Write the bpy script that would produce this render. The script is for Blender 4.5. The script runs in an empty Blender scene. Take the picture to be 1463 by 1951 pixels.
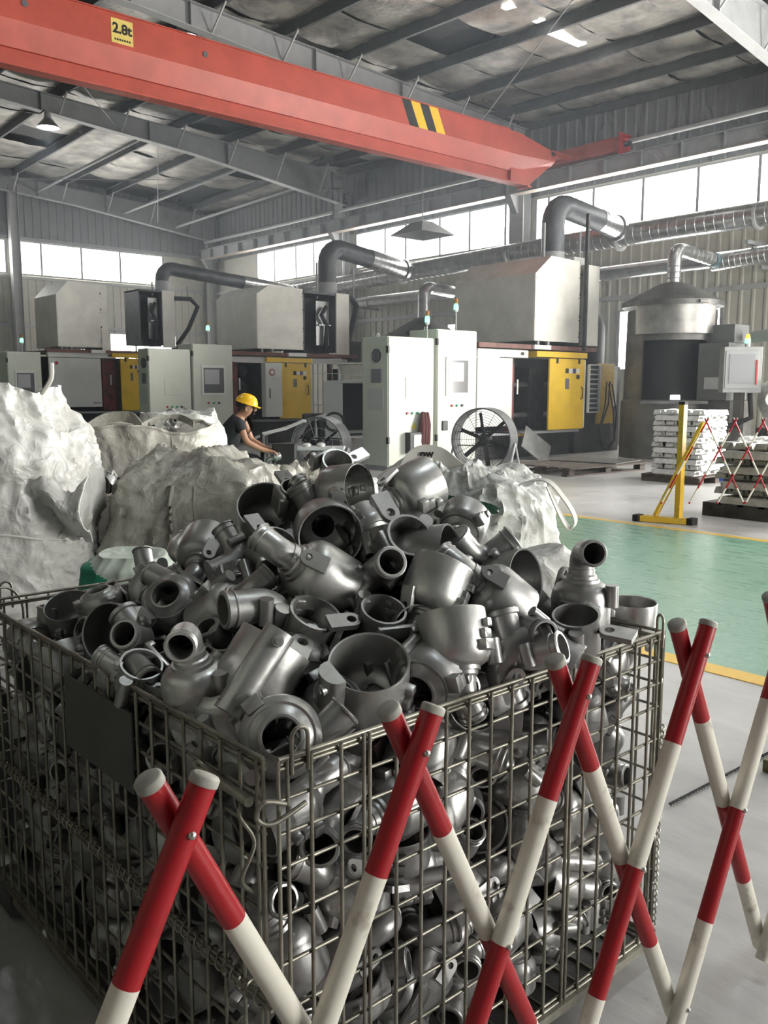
import bpy, bmesh, math, random
from mathutils import Vector, Matrix, Quaternion, noise
R = math.radians
scene = bpy.context.scene
col = scene.collection

# ------------------------------------------------------------------ camera
cam_data = bpy.data.cameras.new('camera')
cam = bpy.data.objects.new('camera', cam_data)
col.objects.link(cam)
cam.location = (0.0, 0.0, 1.45)
cam.rotation_euler = (R(90.0 - 7.98), 0.0, R(48.5 - 90.0))
cam_data.sensor_fit = 'VERTICAL'
cam_data.sensor_height = 36.0
cam_data.lens = 1680.0 / 1951.0 * 36.0
cam_data.clip_start = 0.05
cam_data.clip_end = 300.0
scene.camera = cam

# ------------------------------------------------------------------ world, exposure
scene.view_settings.view_transform = 'Standard'
scene.view_settings.look = 'None'
scene.view_settings.gamma = 1.0
scene.view_settings.use_curve_mapping = False
scene.view_settings.exposure = 0.36
world = bpy.data.worlds.new('sky')
scene.world = world
world.use_nodes = True
wn = world.node_tree.nodes
bg = wn['Background']
bg.inputs['Color'].default_value = (0.86, 0.93, 1.0, 1.0)
bg.inputs['Strength'].default_value = 4.0
scene.cycles.max_bounces = 5
scene.cycles.diffuse_bounces = 3
scene.cycles.glossy_bounces = 3
scene.cycles.use_adaptive_sampling = True
scene.cycles.adaptive_threshold = 0.08
scene.cycles.adaptive_min_samples = 12
scene.cycles.transmission_bounces = 2
scene.cycles.volume_bounces = 0
scene.cycles.sample_clamp_indirect = 4.0
scene.cycles.caustics_reflective = False
scene.cycles.caustics_refractive = False
PANE_LIGHT = 7.0            # daylight coming through the frosted window panes

def daylight(name, loc, size, aim, power, color=(1.0, 0.975, 0.93)):
    """daylight entering through an opening of the hall (door or window band)"""
    d = bpy.data.lights.new(name, 'AREA')
    d.shape = 'RECTANGLE'
    d.size, d.size_y = size
    d.energy = power
    d.color = color
    o = bpy.data.objects.new(name, d)
    col.objects.link(o)
    o.location = loc
    o.rotation_euler = Vector(aim).to_track_quat('-Z', 'Z').to_euler()
    return o
# open loading door in the wall behind the camera, open side door in the long wall
daylight('daylight_loading_door', (9.0, -9.7, 2.6), (6.0, 5.0), (-0.1, 1, -0.05), 1450)
daylight('daylight_side_door', (19.7, 1.5, 2.6), (6.0, 5.0), (-1, 0, -0.05), 2900)

# ------------------------------------------------------------------ materials
MATS = {}
def mat(name, rgb, rough=0.6, metal=0.0, var=0.0, scale=6.0, bump=0.0, bscale=30.0, rgb2=None,
        spec=0.5, stretch=(1, 1, 1), emit=None, estr=1.0, detail=5.0, rvar=0.0, lo=0.35, hi=0.68, trans=0.0, coat=0.0):
    """procedural material: base colour with noise variation, noise bump, optional emission"""
    if name in MATS:
        return MATS[name]
    m = bpy.data.materials.new(name)
    m.use_nodes = True
    nt = m.node_tree
    b = nt.nodes['Principled BSDF']
    b.inputs['Base Color'].default_value = (*rgb, 1)
    b.inputs['Roughness'].default_value = rough
    b.inputs['Metallic'].default_value = metal
    b.inputs['Specular IOR Level'].default_value = spec
    if coat:
        b.inputs['Coat Weight'].default_value = coat
        b.inputs['Coat Roughness'].default_value = 0.15
    tc = mp = None
    if var or bump or rgb2 or rvar:
        tc = nt.nodes.new('ShaderNodeTexCoord')
        oi = nt.nodes.new('ShaderNodeObjectInfo')
        ad = nt.nodes.new('ShaderNodeVectorMath'); ad.operation = 'ADD'
        sc = nt.nodes.new('ShaderNodeVectorMath'); sc.operation = 'SCALE'
        cb = nt.nodes.new('ShaderNodeCombineXYZ')
        for k in range(3):
            nt.links.new(oi.outputs['Random'], cb.inputs[k])
        nt.links.new(cb.outputs[0], sc.inputs[0]); sc.inputs['Scale'].default_value = 37.0
        nt.links.new(tc.outputs['Object'], ad.inputs[0]); nt.links.new(sc.outputs[0], ad.inputs[1])
        mp = nt.nodes.new('ShaderNodeMapping')
        mp.inputs['Scale'].default_value = stretch
        nt.links.new(ad.outputs[0], mp.inputs['Vector'])
    if var or rgb2:
        n = nt.nodes.new('ShaderNodeTexNoise')
        n.inputs['Scale'].default_value = scale
        n.inputs['Detail'].default_value = detail
        n.inputs['Roughness'].default_value = 0.6
        nt.links.new(mp.outputs[0], n.inputs['Vector'])
        r = nt.nodes.new('ShaderNodeValToRGB')
        r.color_ramp.elements[0].position = lo
        r.color_ramp.elements[1].position = hi
        c2 = rgb2 if rgb2 else tuple(max(0, c * (1 - var)) for c in rgb)
        c1 = rgb if rgb2 else tuple(min(1, c * (1 + var)) for c in rgb)
        r.color_ramp.elements[0].color = (*c2, 1)
        r.color_ramp.elements[1].color = (*c1, 1)
        nt.links.new(n.outputs['Fac'], r.inputs['Fac'])
        nt.links.new(r.outputs['Color'], b.inputs['Base Color'])
        if rvar:
            mr = nt.nodes.new('ShaderNodeMapRange')
            mr.inputs['From Min'].default_value = 0.3; mr.inputs['From Max'].default_value = 0.7
            mr.inputs['To Min'].default_value = rough - rvar; mr.inputs['To Max'].default_value = rough + rvar
            nt.links.new(n.outputs['Fac'], mr.inputs['Value'])
            nt.links.new(mr.outputs[0], b.inputs['Roughness'])
    if bump:
        n2 = nt.nodes.new('ShaderNodeTexNoise')
        n2.inputs['Scale'].default_value = bscale
        n2.inputs['Detail'].default_value = 4.0
        nt.links.new(mp.outputs[0], n2.inputs['Vector'])
        bp = nt.nodes.new('ShaderNodeBump')
        bp.inputs['Strength'].default_value = bump
        bp.inputs['Distance'].default_value = 0.02
        nt.links.new(n2.outputs['Fac'], bp.inputs['Height'])
        nt.links.new(bp.outputs[0], b.inputs['Normal'])
    if emit:
        b.inputs['Emission Color'].default_value = (*emit, 1)
        b.inputs['Emission Strength'].default_value = estr
    if trans:
        b.inputs['Transmission Weight'].default_value = trans
    MATS[name] = m
    return m

M_FLOOR_GREY = None
m_wall = mat('painted_wall_sheet', (0.62, 0.605, 0.52), 0.55, var=0.06, scale=3)
m_wall_up = mat('upper_wall_sheet', (0.25, 0.26, 0.265), 0.6, var=0.06, scale=3)
m_steel = mat('grey_painted_steel', (0.36, 0.37, 0.38), 0.5, var=0.08, scale=4)
m_steel_lt = mat('pale_painted_steel', (0.52, 0.53, 0.53), 0.5, var=0.06, scale=4)
m_darksteel = mat('dark_purlin_steel', (0.12, 0.125, 0.13), 0.5, var=0.15, scale=5)
m_foil = mat('dusty_foil_quilt', (0.46, 0.44, 0.39), 0.42, 0.45, rgb2=(0.20, 0.19, 0.175), scale=1.6, bump=0.5, bscale=9, lo=0.36, hi=0.6)
m_black_sheet = mat('dark_sheet', (0.035, 0.036, 0.038), 0.6, var=0.2, scale=4)
m_crane = mat('crane_red_paint', (0.44, 0.075, 0.05), 0.45, var=0.12, scale=2.2)
m_yellow = mat('yellow_paint', (0.80, 0.52, 0.03), 0.42, var=0.06, scale=4)
m_yellow_dirty = mat('worn_yellow_paint', (0.72, 0.46, 0.04), 0.45, rgb2=(0.42, 0.28, 0.06), scale=9, lo=0.25, hi=0.5)
m_black = mat('black_paint', (0.018, 0.018, 0.02), 0.45)
m_rubber = mat('black_rubber', (0.02, 0.02, 0.022), 0.75)
m_cab = mat('pale_green_cabinet_paint', (0.60, 0.63, 0.55), 0.4, var=0.03, scale=3)
m_panel = mat('off_white_panel_paint', (0.70, 0.71, 0.68), 0.4, var=0.04, scale=3)
m_sheetmetal = mat('brushed_sheet_metal', (0.78, 0.765, 0.71), 0.42, 0.2, rgb2=(0.62, 0.605, 0.555), scale=2.2, bump=0.12, bscale=3, lo=0.3, hi=0.7)
m_galv = mat('galvanised_sheet', (0.62, 0.63, 0.62), 0.28, 0.85, rgb2=(0.40, 0.41, 0.42), scale=5, lo=0.3, hi=0.7)
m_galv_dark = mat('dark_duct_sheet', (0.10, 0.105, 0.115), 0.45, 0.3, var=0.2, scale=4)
m_soot = mat('sooty_furnace_steel', (0.19, 0.185, 0.175), 0.5, 0.4, rgb2=(0.06, 0.06, 0.06), scale=2.2, lo=0.3, hi=0.75)
m_soot_dark = mat('black_furnace_mouth', (0.012, 0.012, 0.013), 0.7)
m_machine_dark = mat('oily_machine_steel', (0.07, 0.068, 0.065), 0.5, 0.3, rgb2=(0.02, 0.02, 0.02), scale=6)
m_rust_red = mat('rusty_red_beam', (0.17, 0.075, 0.06), 0.6, var=0.3, scale=6)
m_glass_dark = mat('grey_display_glass', (0.16, 0.16, 0.17), 0.12)
m_screen = mat('pale_display', (0.45, 0.46, 0.48), 0.2)
m_green_lamp = mat('green_signal_glow', (0.1, 0.9, 0.5), 0.3, emit=(0.10, 1.0, 0.50), estr=5.0)
m_amber_lamp = mat('amber_signal', (0.9, 0.45, 0.05), 0.3, emit=(1.0, 0.6, 0.05), estr=1.2)
m_red_plastic = mat('red_plastic', (0.45, 0.02, 0.02), 0.35)
m_green_plastic = mat('green_plastic', (0.02, 0.28, 0.16), 0.35)
m_white = mat('white_plastic', (0.75, 0.75, 0.73), 0.4)
m_pallet = mat('weathered_pallet_wood', (0.13, 0.105, 0.085), 0.8, rgb2=(0.06, 0.05, 0.045), scale=8, stretch=(1, 6, 6))
m_ingot = mat('bright_aluminium_ingot', (0.80, 0.80, 0.78), 0.42, 0.55, var=0.1, scale=14, bump=0.5, bscale=40)
m_ingot_grey = mat('dull_aluminium_ingot', (0.42, 0.42, 0.40), 0.5, 0.4, var=0.15, scale=12, bump=0.5, bscale=40)
m_cast = mat('cast_aluminium', (0.46, 0.46, 0.45), 0.38, 0.7, rgb2=(0.31, 0.31, 0.305), scale=7, bump=0.05, bscale=30, rvar=0.1)
m_cast_b = mat('cast_aluminium_dark', (0.34, 0.34, 0.335), 0.40, 0.7, rgb2=(0.22, 0.22, 0.22), scale=7, bump=0.05, bscale=30, rvar=0.1)
m_cast_c = mat('cast_aluminium_bright', (0.60, 0.60, 0.58), 0.34, 0.7, rgb2=(0.43, 0.43, 0.42), scale=7, bump=0.05, bscale=30, rvar=0.08)
m_wire = mat('greasy_zinc_wire', (0.40, 0.385, 0.32), 0.40, 0.6, rgb2=(0.20, 0.19, 0.155), scale=12)
m_plate = mat('dull_grey_plate', (0.11, 0.11, 0.105), 0.6, 0.3, var=0.1, scale=8)
def woven(name, rgb, rgb2, sheen=0.42):
    """woven plastic cloth: soft colour patches and sharp crumple creases in the bump"""
    m = bpy.data.materials.new(name); m.use_nodes = True
    nt = m.node_tree; b = nt.nodes['Principled BSDF']
    b.inputs['Roughness'].default_value = sheen
    tc = nt.nodes.new('ShaderNodeTexCoord')
    n1 = nt.nodes.new('ShaderNodeTexNoise'); n1.inputs['Scale'].default_value = 3.0; n1.inputs['Detail'].default_value = 6
    nt.links.new(tc.outputs['Object'], n1.inputs['Vector'])
    r = nt.nodes.new('ShaderNodeValToRGB')
    r.color_ramp.elements[0].position = 0.32; r.color_ramp.elements[0].color = (*rgb2, 1)
    r.color_ramp.elements[1].position = 0.60; r.color_ramp.elements[1].color = (*rgb, 1)
    nt.links.new(n1.outputs['Fac'], r.inputs['Fac']); nt.links.new(r.outputs['Color'], b.inputs['Base Color'])
    prev = None
    for sc, st, dist in ((4.0, 0.45, 0.04), (10.0, 0.45, 0.014)):
        n = nt.nodes.new('ShaderNodeTexNoise'); n.inputs['Scale'].default_value = sc; n.inputs['Detail'].default_value = 2.0; n.inputs['Distortion'].default_value = 1.1
        nt.links.new(tc.outputs['Object'], n.inputs['Vector'])
        s1 = nt.nodes.new('ShaderNodeMath'); s1.operation = 'SUBTRACT'; s1.inputs[1].default_value = 0.5; nt.links.new(n.outputs['Fac'], s1.inputs[0])
        s2 = nt.nodes.new('ShaderNodeMath'); s2.operation = 'ABSOLUTE'; nt.links.new(s1.outputs[0], s2.inputs[0])
        s3 = nt.nodes.new('ShaderNodeMath'); s3.operation = 'POWER'; s3.inputs[1].default_value = 0.6; nt.links.new(s2.outputs[0], s3.inputs[0])
        bp = nt.nodes.new('ShaderNodeBump'); bp.invert = True
        bp.inputs['Strength'].default_value = st; bp.inputs['Distance'].default_value = dist
        nt.links.new(s3.outputs[0], bp.inputs['Height'])
        if prev: nt.links.new(prev.outputs[0], bp.inputs['Normal'])
        prev = bp
    nt.links.new(prev.outputs[0], b.inputs['Normal'])
    return m
m_bag = woven('white_woven_bag', (0.64, 0.635, 0.605), (0.54, 0.535, 0.505))
m_bag_cream = woven('cream_woven_bag', (0.70, 0.68, 0.61), (0.56, 0.54, 0.47))
m_bag_grey = woven('dirty_grey_woven_bag', (0.42, 0.41, 0.36), (0.29, 0.28, 0.24))
m_bag_pale = woven('pale_translucent_bag', (0.66, 0.665, 0.63), (0.50, 0.51, 0.48))
m_sack = mat('pale_green_woven_sack', (0.55, 0.62, 0.54), 0.5, var=0.06, scale=5)
m_sack_green = mat('green_printed_sack', (0.03, 0.30, 0.18), 0.5, var=0.15, scale=6)
m_red_pole = mat('red_pole_paint', (0.36, 0.010, 0.016), 0.32, rgb2=(0.22, 0.010, 0.014), scale=9, lo=0.22, hi=0.45)
m_white_pole = mat('white_pole_paint', (0.74, 0.71, 0.62), 0.4, rgb2=(0.45, 0.41, 0.34), scale=22, lo=0.26, hi=0.42)
m_cap = mat('grey_pole_cap', (0.34, 0.33, 0.29), 0.6, var=0.15, scale=30)
m_bolt = mat('zinc_bolt', (0.55, 0.54, 0.50), 0.3, 0.9)
m_skin = mat('skin', (0.42, 0.22, 0.14), 0.5)
m_shirt = mat('black_cotton', (0.016, 0.017, 0.022), 0.8)
m_trouser = mat('black_trousers', (0.014, 0.014, 0.017), 0.8)
m_helmet = mat('yellow_helmet', (0.85, 0.50, 0.02), 0.25)
m_glove = mat('dark_glove', (0.03, 0.03, 0.03), 0.7)
m_cord = mat('dark_green_cord', (0.015, 0.06, 0.035), 0.5)
m_ink = mat('black_ink', (0.01, 0.01, 0.01), 0.6)
m_pane = mat('daylit_frosted_pane', (0.9, 0.9, 0.9), 0.3, emit=(1.0, 0.99, 0.96), estr=PANE_LIGHT)
m_lamp = mat('lit_lamp_glass', (0.9, 0.9, 0.9), 0.3, emit=(0.80, 0.93, 1.0), estr=6.0)
m_maroon = mat('maroon_cloth', (0.11, 0.03, 0.03), 0.8)

def floor_paint(name, c1, c2, rough, rv, scale=0.7):
    """worn floor: colour patches, long scuffs in the gloss, faint bump"""
    m = bpy.data.materials.new(name); m.use_nodes = True
    nt = m.node_tree; b = nt.nodes['Principled BSDF']
    tc = nt.nodes.new('ShaderNodeTexCoord')
    n1 = nt.nodes.new('ShaderNodeTexNoise'); n1.inputs['Scale'].default_value = scale; n1.inputs['Detail'].default_value = 8; n1.inputs['Roughness'].default_value = 0.65
    n2 = nt.nodes.new('ShaderNodeTexNoise'); n2.inputs['Scale'].default_value = 3.0; n2.inputs['Detail'].default_value = 7; n2.inputs['Roughness'].default_value = 0.7
    mp = nt.nodes.new('ShaderNodeMapping'); mp.inputs['Rotation'].default_value = (0, 0, 0.35); mp.inputs['Scale'].default_value = (4.0, 0.8, 1)
    nt.links.new(tc.outputs['Object'], n1.inputs['Vector'])
    nt.links.new(tc.outputs['Object'], mp.inputs['Vector']); nt.links.new(mp.outputs[0], n2.inputs['Vector'])
    r = nt.nodes.new('ShaderNodeValToRGB')
    r.color_ramp.elements[0].position = 0.3; r.color_ramp.elements[0].color = (*c2, 1)
    r.color_ramp.elements[1].position = 0.62; r.color_ramp.elements[1].color = (*c1, 1)
    mx = nt.nodes.new('ShaderNodeMix'); mx.data_type = 'FLOAT'
    mx.inputs['Factor'].default_value = 0.45
    nt.links.new(n1.outputs['Fac'], mx.inputs['A']); nt.links.new(n2.outputs['Fac'], mx.inputs['B'])
    nt.links.new(mx.outputs['Result'], r.inputs['Fac'])
    nt.links.new(r.outputs['Color'], b.inputs['Base Color'])
    mr = nt.nodes.new('ShaderNodeMapRange')
    mr.inputs['From Min'].default_value = 0.3; mr.inputs['From Max'].default_value = 0.7
    mr.inputs['To Min'].default_value = rough - rv; mr.inputs['To Max'].default_value = rough + rv
    nt.links.new(n2.outputs['Fac'], mr.inputs['Value']); nt.links.new(mr.outputs[0], b.inputs['Roughness'])
    bp = nt.nodes.new('ShaderNodeBump'); bp.inputs['Strength'].default_value = 0.12; bp.inputs['Distance'].default_value = 0.01
    nt.links.new(n2.outputs['Fac'], bp.inputs['Height']); nt.links.new(bp.outputs[0], b.inputs['Normal'])
    return m
m_floor = floor_paint('worn_concrete_floor', (0.58, 0.575, 0.56), (0.36, 0.355, 0.345), 0.40, 0.14)
m_green_floor = floor_paint('green_epoxy_lane', (0.25, 0.43, 0.33), (0.13, 0.33, 0.22), 0.30, 0.10)
m_line = mat('yellow_lane_paint', (0.78, 0.50, 0.08), 0.4, rgb2=(0.55, 0.38, 0.10), scale=9, lo=0.25, hi=0.45)

# ------------------------------------------------------------------ mesh helpers
def Lk(o):
    col.objects.link(o); return o

class MB:
    """collects shapes, builds ONE mesh object"""
    def __init__(s):
        s.v = []; s.f = []; s.m = []; s.cur = 0
    def add(s, vs, fs):
        n = len(s.v)
        s.v += [Vector(a) for a in vs]
        s.f += [tuple(i + n for i in f) for f in fs]
        s.m += [s.cur] * len(fs)
        return s
    def slot(s, i):
        s.cur = i; return s
    def box(s, a, b, bev=0.0):
        x0, y0, z0 = (min(a[i], b[i]) for i in range(3)); x1, y1, z1 = (max(a[i], b[i]) for i in range(3))
        if bev <= 0:
            vs = [(x0,y0,z0),(x1,y0,z0),(x1,y1,z0),(x0,y1,z0),(x0,y0,z1),(x1,y0,z1),(x1,y1,z1),(x0,y1,z1)]
            return s.add(vs, [(0,3,2,1),(4,5,6,7),(0,1,5,4),(1,2,6,5),(2,3,7,6),(3,0,4,7)])
        bm = bmesh.new()
        bmesh.ops.create_cube(bm, size=1.0, matrix=Matrix.Translation(((x0+x1)/2,(y0+y1)/2,(z0+z1)/2)) @ Matrix.Diagonal((x1-x0,y1-y0,z1-z0,1)))
        bmesh.ops.bevel(bm, geom=list(bm.edges), offset=bev, segments=2, affect='EDGES', profile=0.5)
        bm.verts.index_update()
        s.add([v.co.copy() for v in bm.verts], [tuple(v.index for v in f.verts) for f in bm.faces])
        bm.free(); return s
    def obox(s, M, sx, sy, sz, bev=0.0):
        t = MB(); t.box((-sx/2,-sy/2,-sz/2),(sx/2,sy/2,sz/2), bev)
        return s.add([M @ v for v in t.v], t.f)
    def bar(s, p, q, w, h, up=(0,0,1)):
        """rectangular bar from p to q"""
        p, q = Vector(p), Vector(q); d = (q - p); L = d.length; d = d / L
        u = Vector(up)
        if abs(d.dot(u)) > 0.98: u = Vector((0, 1, 0))
        x = d.cross(u).normalized(); z = x.cross(d)
        M = Matrix((x, d, z)).transposed().to_4x4(); M.translation = (p + q) / 2
        return s.obox(M, w, L, h)
    def prism(s, poly, axis, a, b):
        """polygon extruded along axis ('x','y','z') from a to b; poly is in the two other axes"""
        n = len(poly)
        def mk(u, w, t):
            return {'x': (t, u, w), 'y': (u, t, w), 'z': (u, w, t)}[axis]
        vs = [mk(u, w, a) for u, w in poly] + [mk(u, w, b) for u, w in poly]
        fs = [tuple(range(n)), tuple(range(2*n-1, n-1, -1))]
        fs += [(i, i + n, (i+1) % n + n, (i+1) % n) for i in range(n)]
        return s.add(vs, fs)
    def cyl(s, p, q, r, n=12, r2=None, caps=True):
        p, q = Vector(p), Vector(q); d = (q - p).normalized()
        u = Vector((0,0,1)) if abs(d.z) < 0.9 else Vector((1,0,0))
        x = d.cross(u).normalized(); y = d.cross(x)
        r2 = r if r2 is None else r2
        vs = []
        for c, rr in ((p, r), (q, r2)):
            for i in range(n):
                a = 2*math.pi*i/n
                vs.append(c + x*math.cos(a)*rr + y*math.sin(a)*rr)
        fs = [(i, i+n, (i+1) % n + n, (i+1) % n) for i in range(n)]
        if caps: fs += [tuple(range(n)), tuple(range(2*n-1, n-1, -1))]
        return s.add(vs, fs)
    def tube(s, pts, r, n=8, closed=False, caps=True, radii=None):
        pts = [Vector(p) for p in pts]; m = len(pts)
        tang = []
        for i in range(m):
            a = pts[(i-1) % m] if (closed or i > 0) else pts[0]
            b = pts[(i+1) % m] if (closed or i < m-1) else pts[-1]
            t = (b - a); tang.append(t.normalized() if t.length > 1e-9 else Vector((0,0,1)))
        u = Vector((0,0,1)) if abs(tang[0].z) < 0.9 else Vector((1,0,0))
        x = tang[0].cross(u).normalized()
        vs = []
        for i in range(m):
            t = tang[i]
            x = (x - t * x.dot(t))
            x = x.normalized() if x.length > 1e-6 else t.orthogonal().normalized()
            y = t.cross(x)
            rr = radii[i] if radii else r
            for k in range(n):
                a = 2*math.pi*k/n
                vs.append(pts[i] + x*math.cos(a)*rr + y*math.sin(a)*rr)
        fs = []
        for i in range(m if closed else m-1):
            j = (i+1) % m
            for k in range(n):
                fs.append((i*n+k, i*n+(k+1) % n, j*n+(k+1) % n, j*n+k))
        if caps and not closed:
            fs += [tuple(range(n-1, -1, -1)), tuple(range((m-1)*n, m*n))]
        return s.add(vs, fs)
    def lathe(s, prof, n=24, M=None, closed=False, arc=2*math.pi, a0=0.0):
        """revolve (r,z) profile about z; closed joins last to first profile point"""
        full = abs(arc - 2*math.pi) < 1e-6
        k = len(prof); cols = n if full else n + 1
        vs = []
        for i in range(cols):
            a = a0 + arc*i/n
            for r, z in prof:
                vs.append(Vector((r*math.cos(a), r*math.sin(a), z)))
        if M is not None: vs = [M @ v for v in vs]
        fs = []
        for i in range(n):
            j = (i+1) % cols
            for t in range(k if closed else k-1):
                w = (t+1) % k
                fs.append((i*k+t, j*k+t, j*k+w, i*k+w))
        return s.add(vs, fs)
    def ring(s, c, nrm, Rr, r, n=24, k=6):
        nrm = Vector(nrm).normalized(); x = nrm.orthogonal().normalized(); y = nrm.cross(x); c = Vector(c)
        return s.tube([c + x*math.cos(2*math.pi*i/n)*Rr + y*math.sin(2*math.pi*i/n)*Rr for i in range(n)], r, k, closed=True)
    def mesh(s, name, mats, smooth=None, center=True, at=None):
        me = bpy.data.meshes.new(name)
        c = Vector((0,0,0))
        if at is not None: c = Vector(at)
        elif center and s.v:
            lo = Vector([min(v[i] for v in s.v) for i in range(3)]); hi = Vector([max(v[i] for v in s.v) for i in range(3)])
            c = (lo + hi) / 2
        me.from_pydata([v - c for v in s.v], [], s.f)
        for m in (mats if isinstance(mats, (list, tuple)) else [mats]): me.materials.append(m)
        if max(s.m, default=0): me.polygons.foreach_set('material_index', s.m)
        bm = bmesh.new(); bm.from_mesh(me); bmesh.ops.recalc_face_normals(bm, faces=bm.faces); bm.to_mesh(me); bm.free()
        if smooth is not None:
            me.polygons.foreach_set('use_smooth', [True]*len(me.polygons))
            me.set_sharp_from_angle(angle=R(smooth))
        me.update()
        return me, c
    def build(s, name, mats, parent=None, smooth=None, center=True):
        me, c = s.mesh(name, mats, smooth, center)
        o = Lk(bpy.data.objects.new(name, me))
        place(o, c, parent)
        return o

def wpos(o):
    """world position of an unrotated chain of parents"""
    p = Vector(o.location)
    while o.parent: o = o.parent; p += o.location
    return p
def place(o, c, parent=None):
    if parent is not None:
        o.parent = parent; o.location = Vector(c) - wpos(parent)
    else:
        o.location = c
def tag(o, label=None, cat=None, group=None, kind=None):
    if label: o['label'] = label
    if cat: o['category'] = cat
    if group: o['group'] = group
    if kind: o['kind'] = kind
    return o
def empty(name, loc, label=None, cat=None, group=None, kind=None):
    o = Lk(bpy.data.objects.new(name, None)); o.location = loc
    o.empty_display_size = 0.1
    return tag(o, label, cat, group, kind)
def piece(name, me, loc, parent=None, rot=None):
    """another object on shared mesh data"""
    o = Lk(bpy.data.objects.new(name, me)); place(o, loc, parent)
    if rot is not None: o.rotation_euler = rot
    return o
def copy_tree(o, parent=None):
    c = Lk(o.copy()); c.parent = parent
    for ch in list(o.children): copy_tree(ch, c)
    return c
def text_mesh(body, size, depth=0.002, font_scale=(1, 1)):
    """flat lettering as mesh data"""
    cu = bpy.data.curves.new('lettering', 'FONT'); cu.body = body; cu.size = size; cu.extrude = depth
    cu.offset = size*0.035; cu.align_x = 'CENTER'; cu.align_y = 'CENTER'
    to = Lk(bpy.data.objects.new('lettering', cu))
    dg = bpy.context.evaluated_depsgraph_get()
    me = bpy.data.meshes.new_from_object(to.evaluated_get(dg))
    bpy.data.objects.remove(to)
    return me
# ------------------------------------------------------------------ hall shell
XW, YE, XL, YB = 20.0, 33.6, -12.0, -10.0      # long window wall, end wall, blind wall, wall behind camera
fl = MB().box((XL, YB, -0.2), (XW + 0.3, YE + 0.3, 0.0)).build('floor', m_floor)
tag(fl, 'worn pale grey concrete workshop floor', 'floor', kind='structure')
g = MB().box((4.30, YB, -0.05), (8.20, YE, 0.003)).build('trim_1', m_green_floor)
tag(g, 'glossy green epoxy walkway lane across the floor', 'floor marking', kind='structure')
g = MB().box((4.16, YB, -0.05), (4.30, YE, 0.004)).build('trim_2', m_line)
tag(g, 'near yellow border line of the green walkway', 'floor marking', kind='structure')
g = MB().box((8.20, YB, -0.05), (8.31, YE, 0.004)).build('trim_3', m_line)
tag(g, 'far yellow border line of the green walkway', 'floor marking', kind='structure')

RAF = [-10.0, 0.5, 8.5, 16.6, 24.5, 33.2]
ROFF = [-0.45, -0.45, -0.40, -0.22, -0.05, -0.25]
def roff(y):
    for i in range(len(RAF) - 1):
        if y <= RAF[i+1]:
            t = (y - RAF[i]) / (RAF[i+1] - RAF[i]); t = min(1, max(0, t)); return ROFF[i]*(1-t) + ROFF[i+1]*t
    return ROFF[-1]
def rtop(x, y):            # top of the rafters
    return 9.72 - 0.050 * abs(x) + roff(y)
def rbot(x, y):
    ax = abs(x)
    pts = [(0, 9.25), (8.5, 8.87), (14.0, 8.46), (20.0, 7.72)]
    for (x0, z0), (x1, z1) in zip(pts, pts[1:]):
        if ax <= x1:
            return z0 + (z1 - z0) * (ax - x0) / (x1 - x0) + roff(y)
    return pts[-1][1] + roff(y)

# walls: backing slab with the corrugated sheets as pieces
def sheet_mesh(name, h, m, along, w=0.9, d=0.028):
    """trapezoid-ribbed sheet, w wide and h high; along 'y' faces -x, along 'x' faces -y"""
    prof = []
    for k in range(3):
        b = -w/2 + k*w/3
        prof += [(b, 0), (b + 0.19, 0), (b + 0.215, -d), (b + 0.265, -d), (b + 0.285, 0)]
    prof += [(w/2, 0), (w/2, 0.012), (-w/2, 0.012)]
    mb = MB()
    n = len(prof)
    for zz in (0, h):
        for u, t in prof:
            mb.v.append(Vector((t, u, zz)) if along == 'y' else Vector((u, t, zz)))
    mb.f = [(i, (i+1) % n, (i+1) % n + n, i + n) for i in range(n)]; mb.m = [0]*n
    me, c = mb.mesh(name, m, center=False)
    return me
wr = MB().box((XW + 0.08, YB, 0), (XW + 0.3, YE + 0.3, 9.2)).build('wall_right', m_wall)
tag(wr, 'long factory wall of ribbed cream metal sheets below the window band', 'wall', kind='structure')
we = MB().box((XL, YE + 0.08, 0), (XW + 0.3, YE + 0.3, 10)).build('wall_end', m_wall)
tag(we, 'far end wall of ribbed pale metal sheets with high windows', 'wall', kind='structure')
wl = MB().box((XL - 0.3, YB, 0), (XL, YE + 0.3, 10)).build('wall_left', m_wall_up)
tag(wl, 'blind grey wall on the far side of the hall', 'wall', kind='structure')
wb = MB().box((XL, YB - 0.3, 0), (XW + 0.3, YB, 10)).build('wall_back', m_wall_up)
tag(wb, 'grey wall behind the photographer', 'wall', kind='structure')
s_lo = sheet_mesh('wall_sheet', 5.45, m_wall, 'y'); s_hi = sheet_mesh('wall_sheet', 2.15, m_wall_up, 'y')
y = 5.0
while y < YE:
    piece('wall_sheet', s_lo, (XW + 0.05, y, 0), wr)
    piece('wall_sheet', s_hi, (XW + 0.05, y, 6.72), wr)
    y += 0.9
e_lo = sheet_mesh('wall_sheet', 5.50, m_wall, 'x'); e_hi = sheet_mesh('wall_sheet', 3.0, m_wall_up, 'x')
x = 8.0
while x < XW:
    piece('wall_sheet', e_lo, (x, YE + 0.05, 0), we)
    piece('wall_sheet', e_hi, (x, YE + 0.05, 6.80), we)
    x += 0.9
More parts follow.
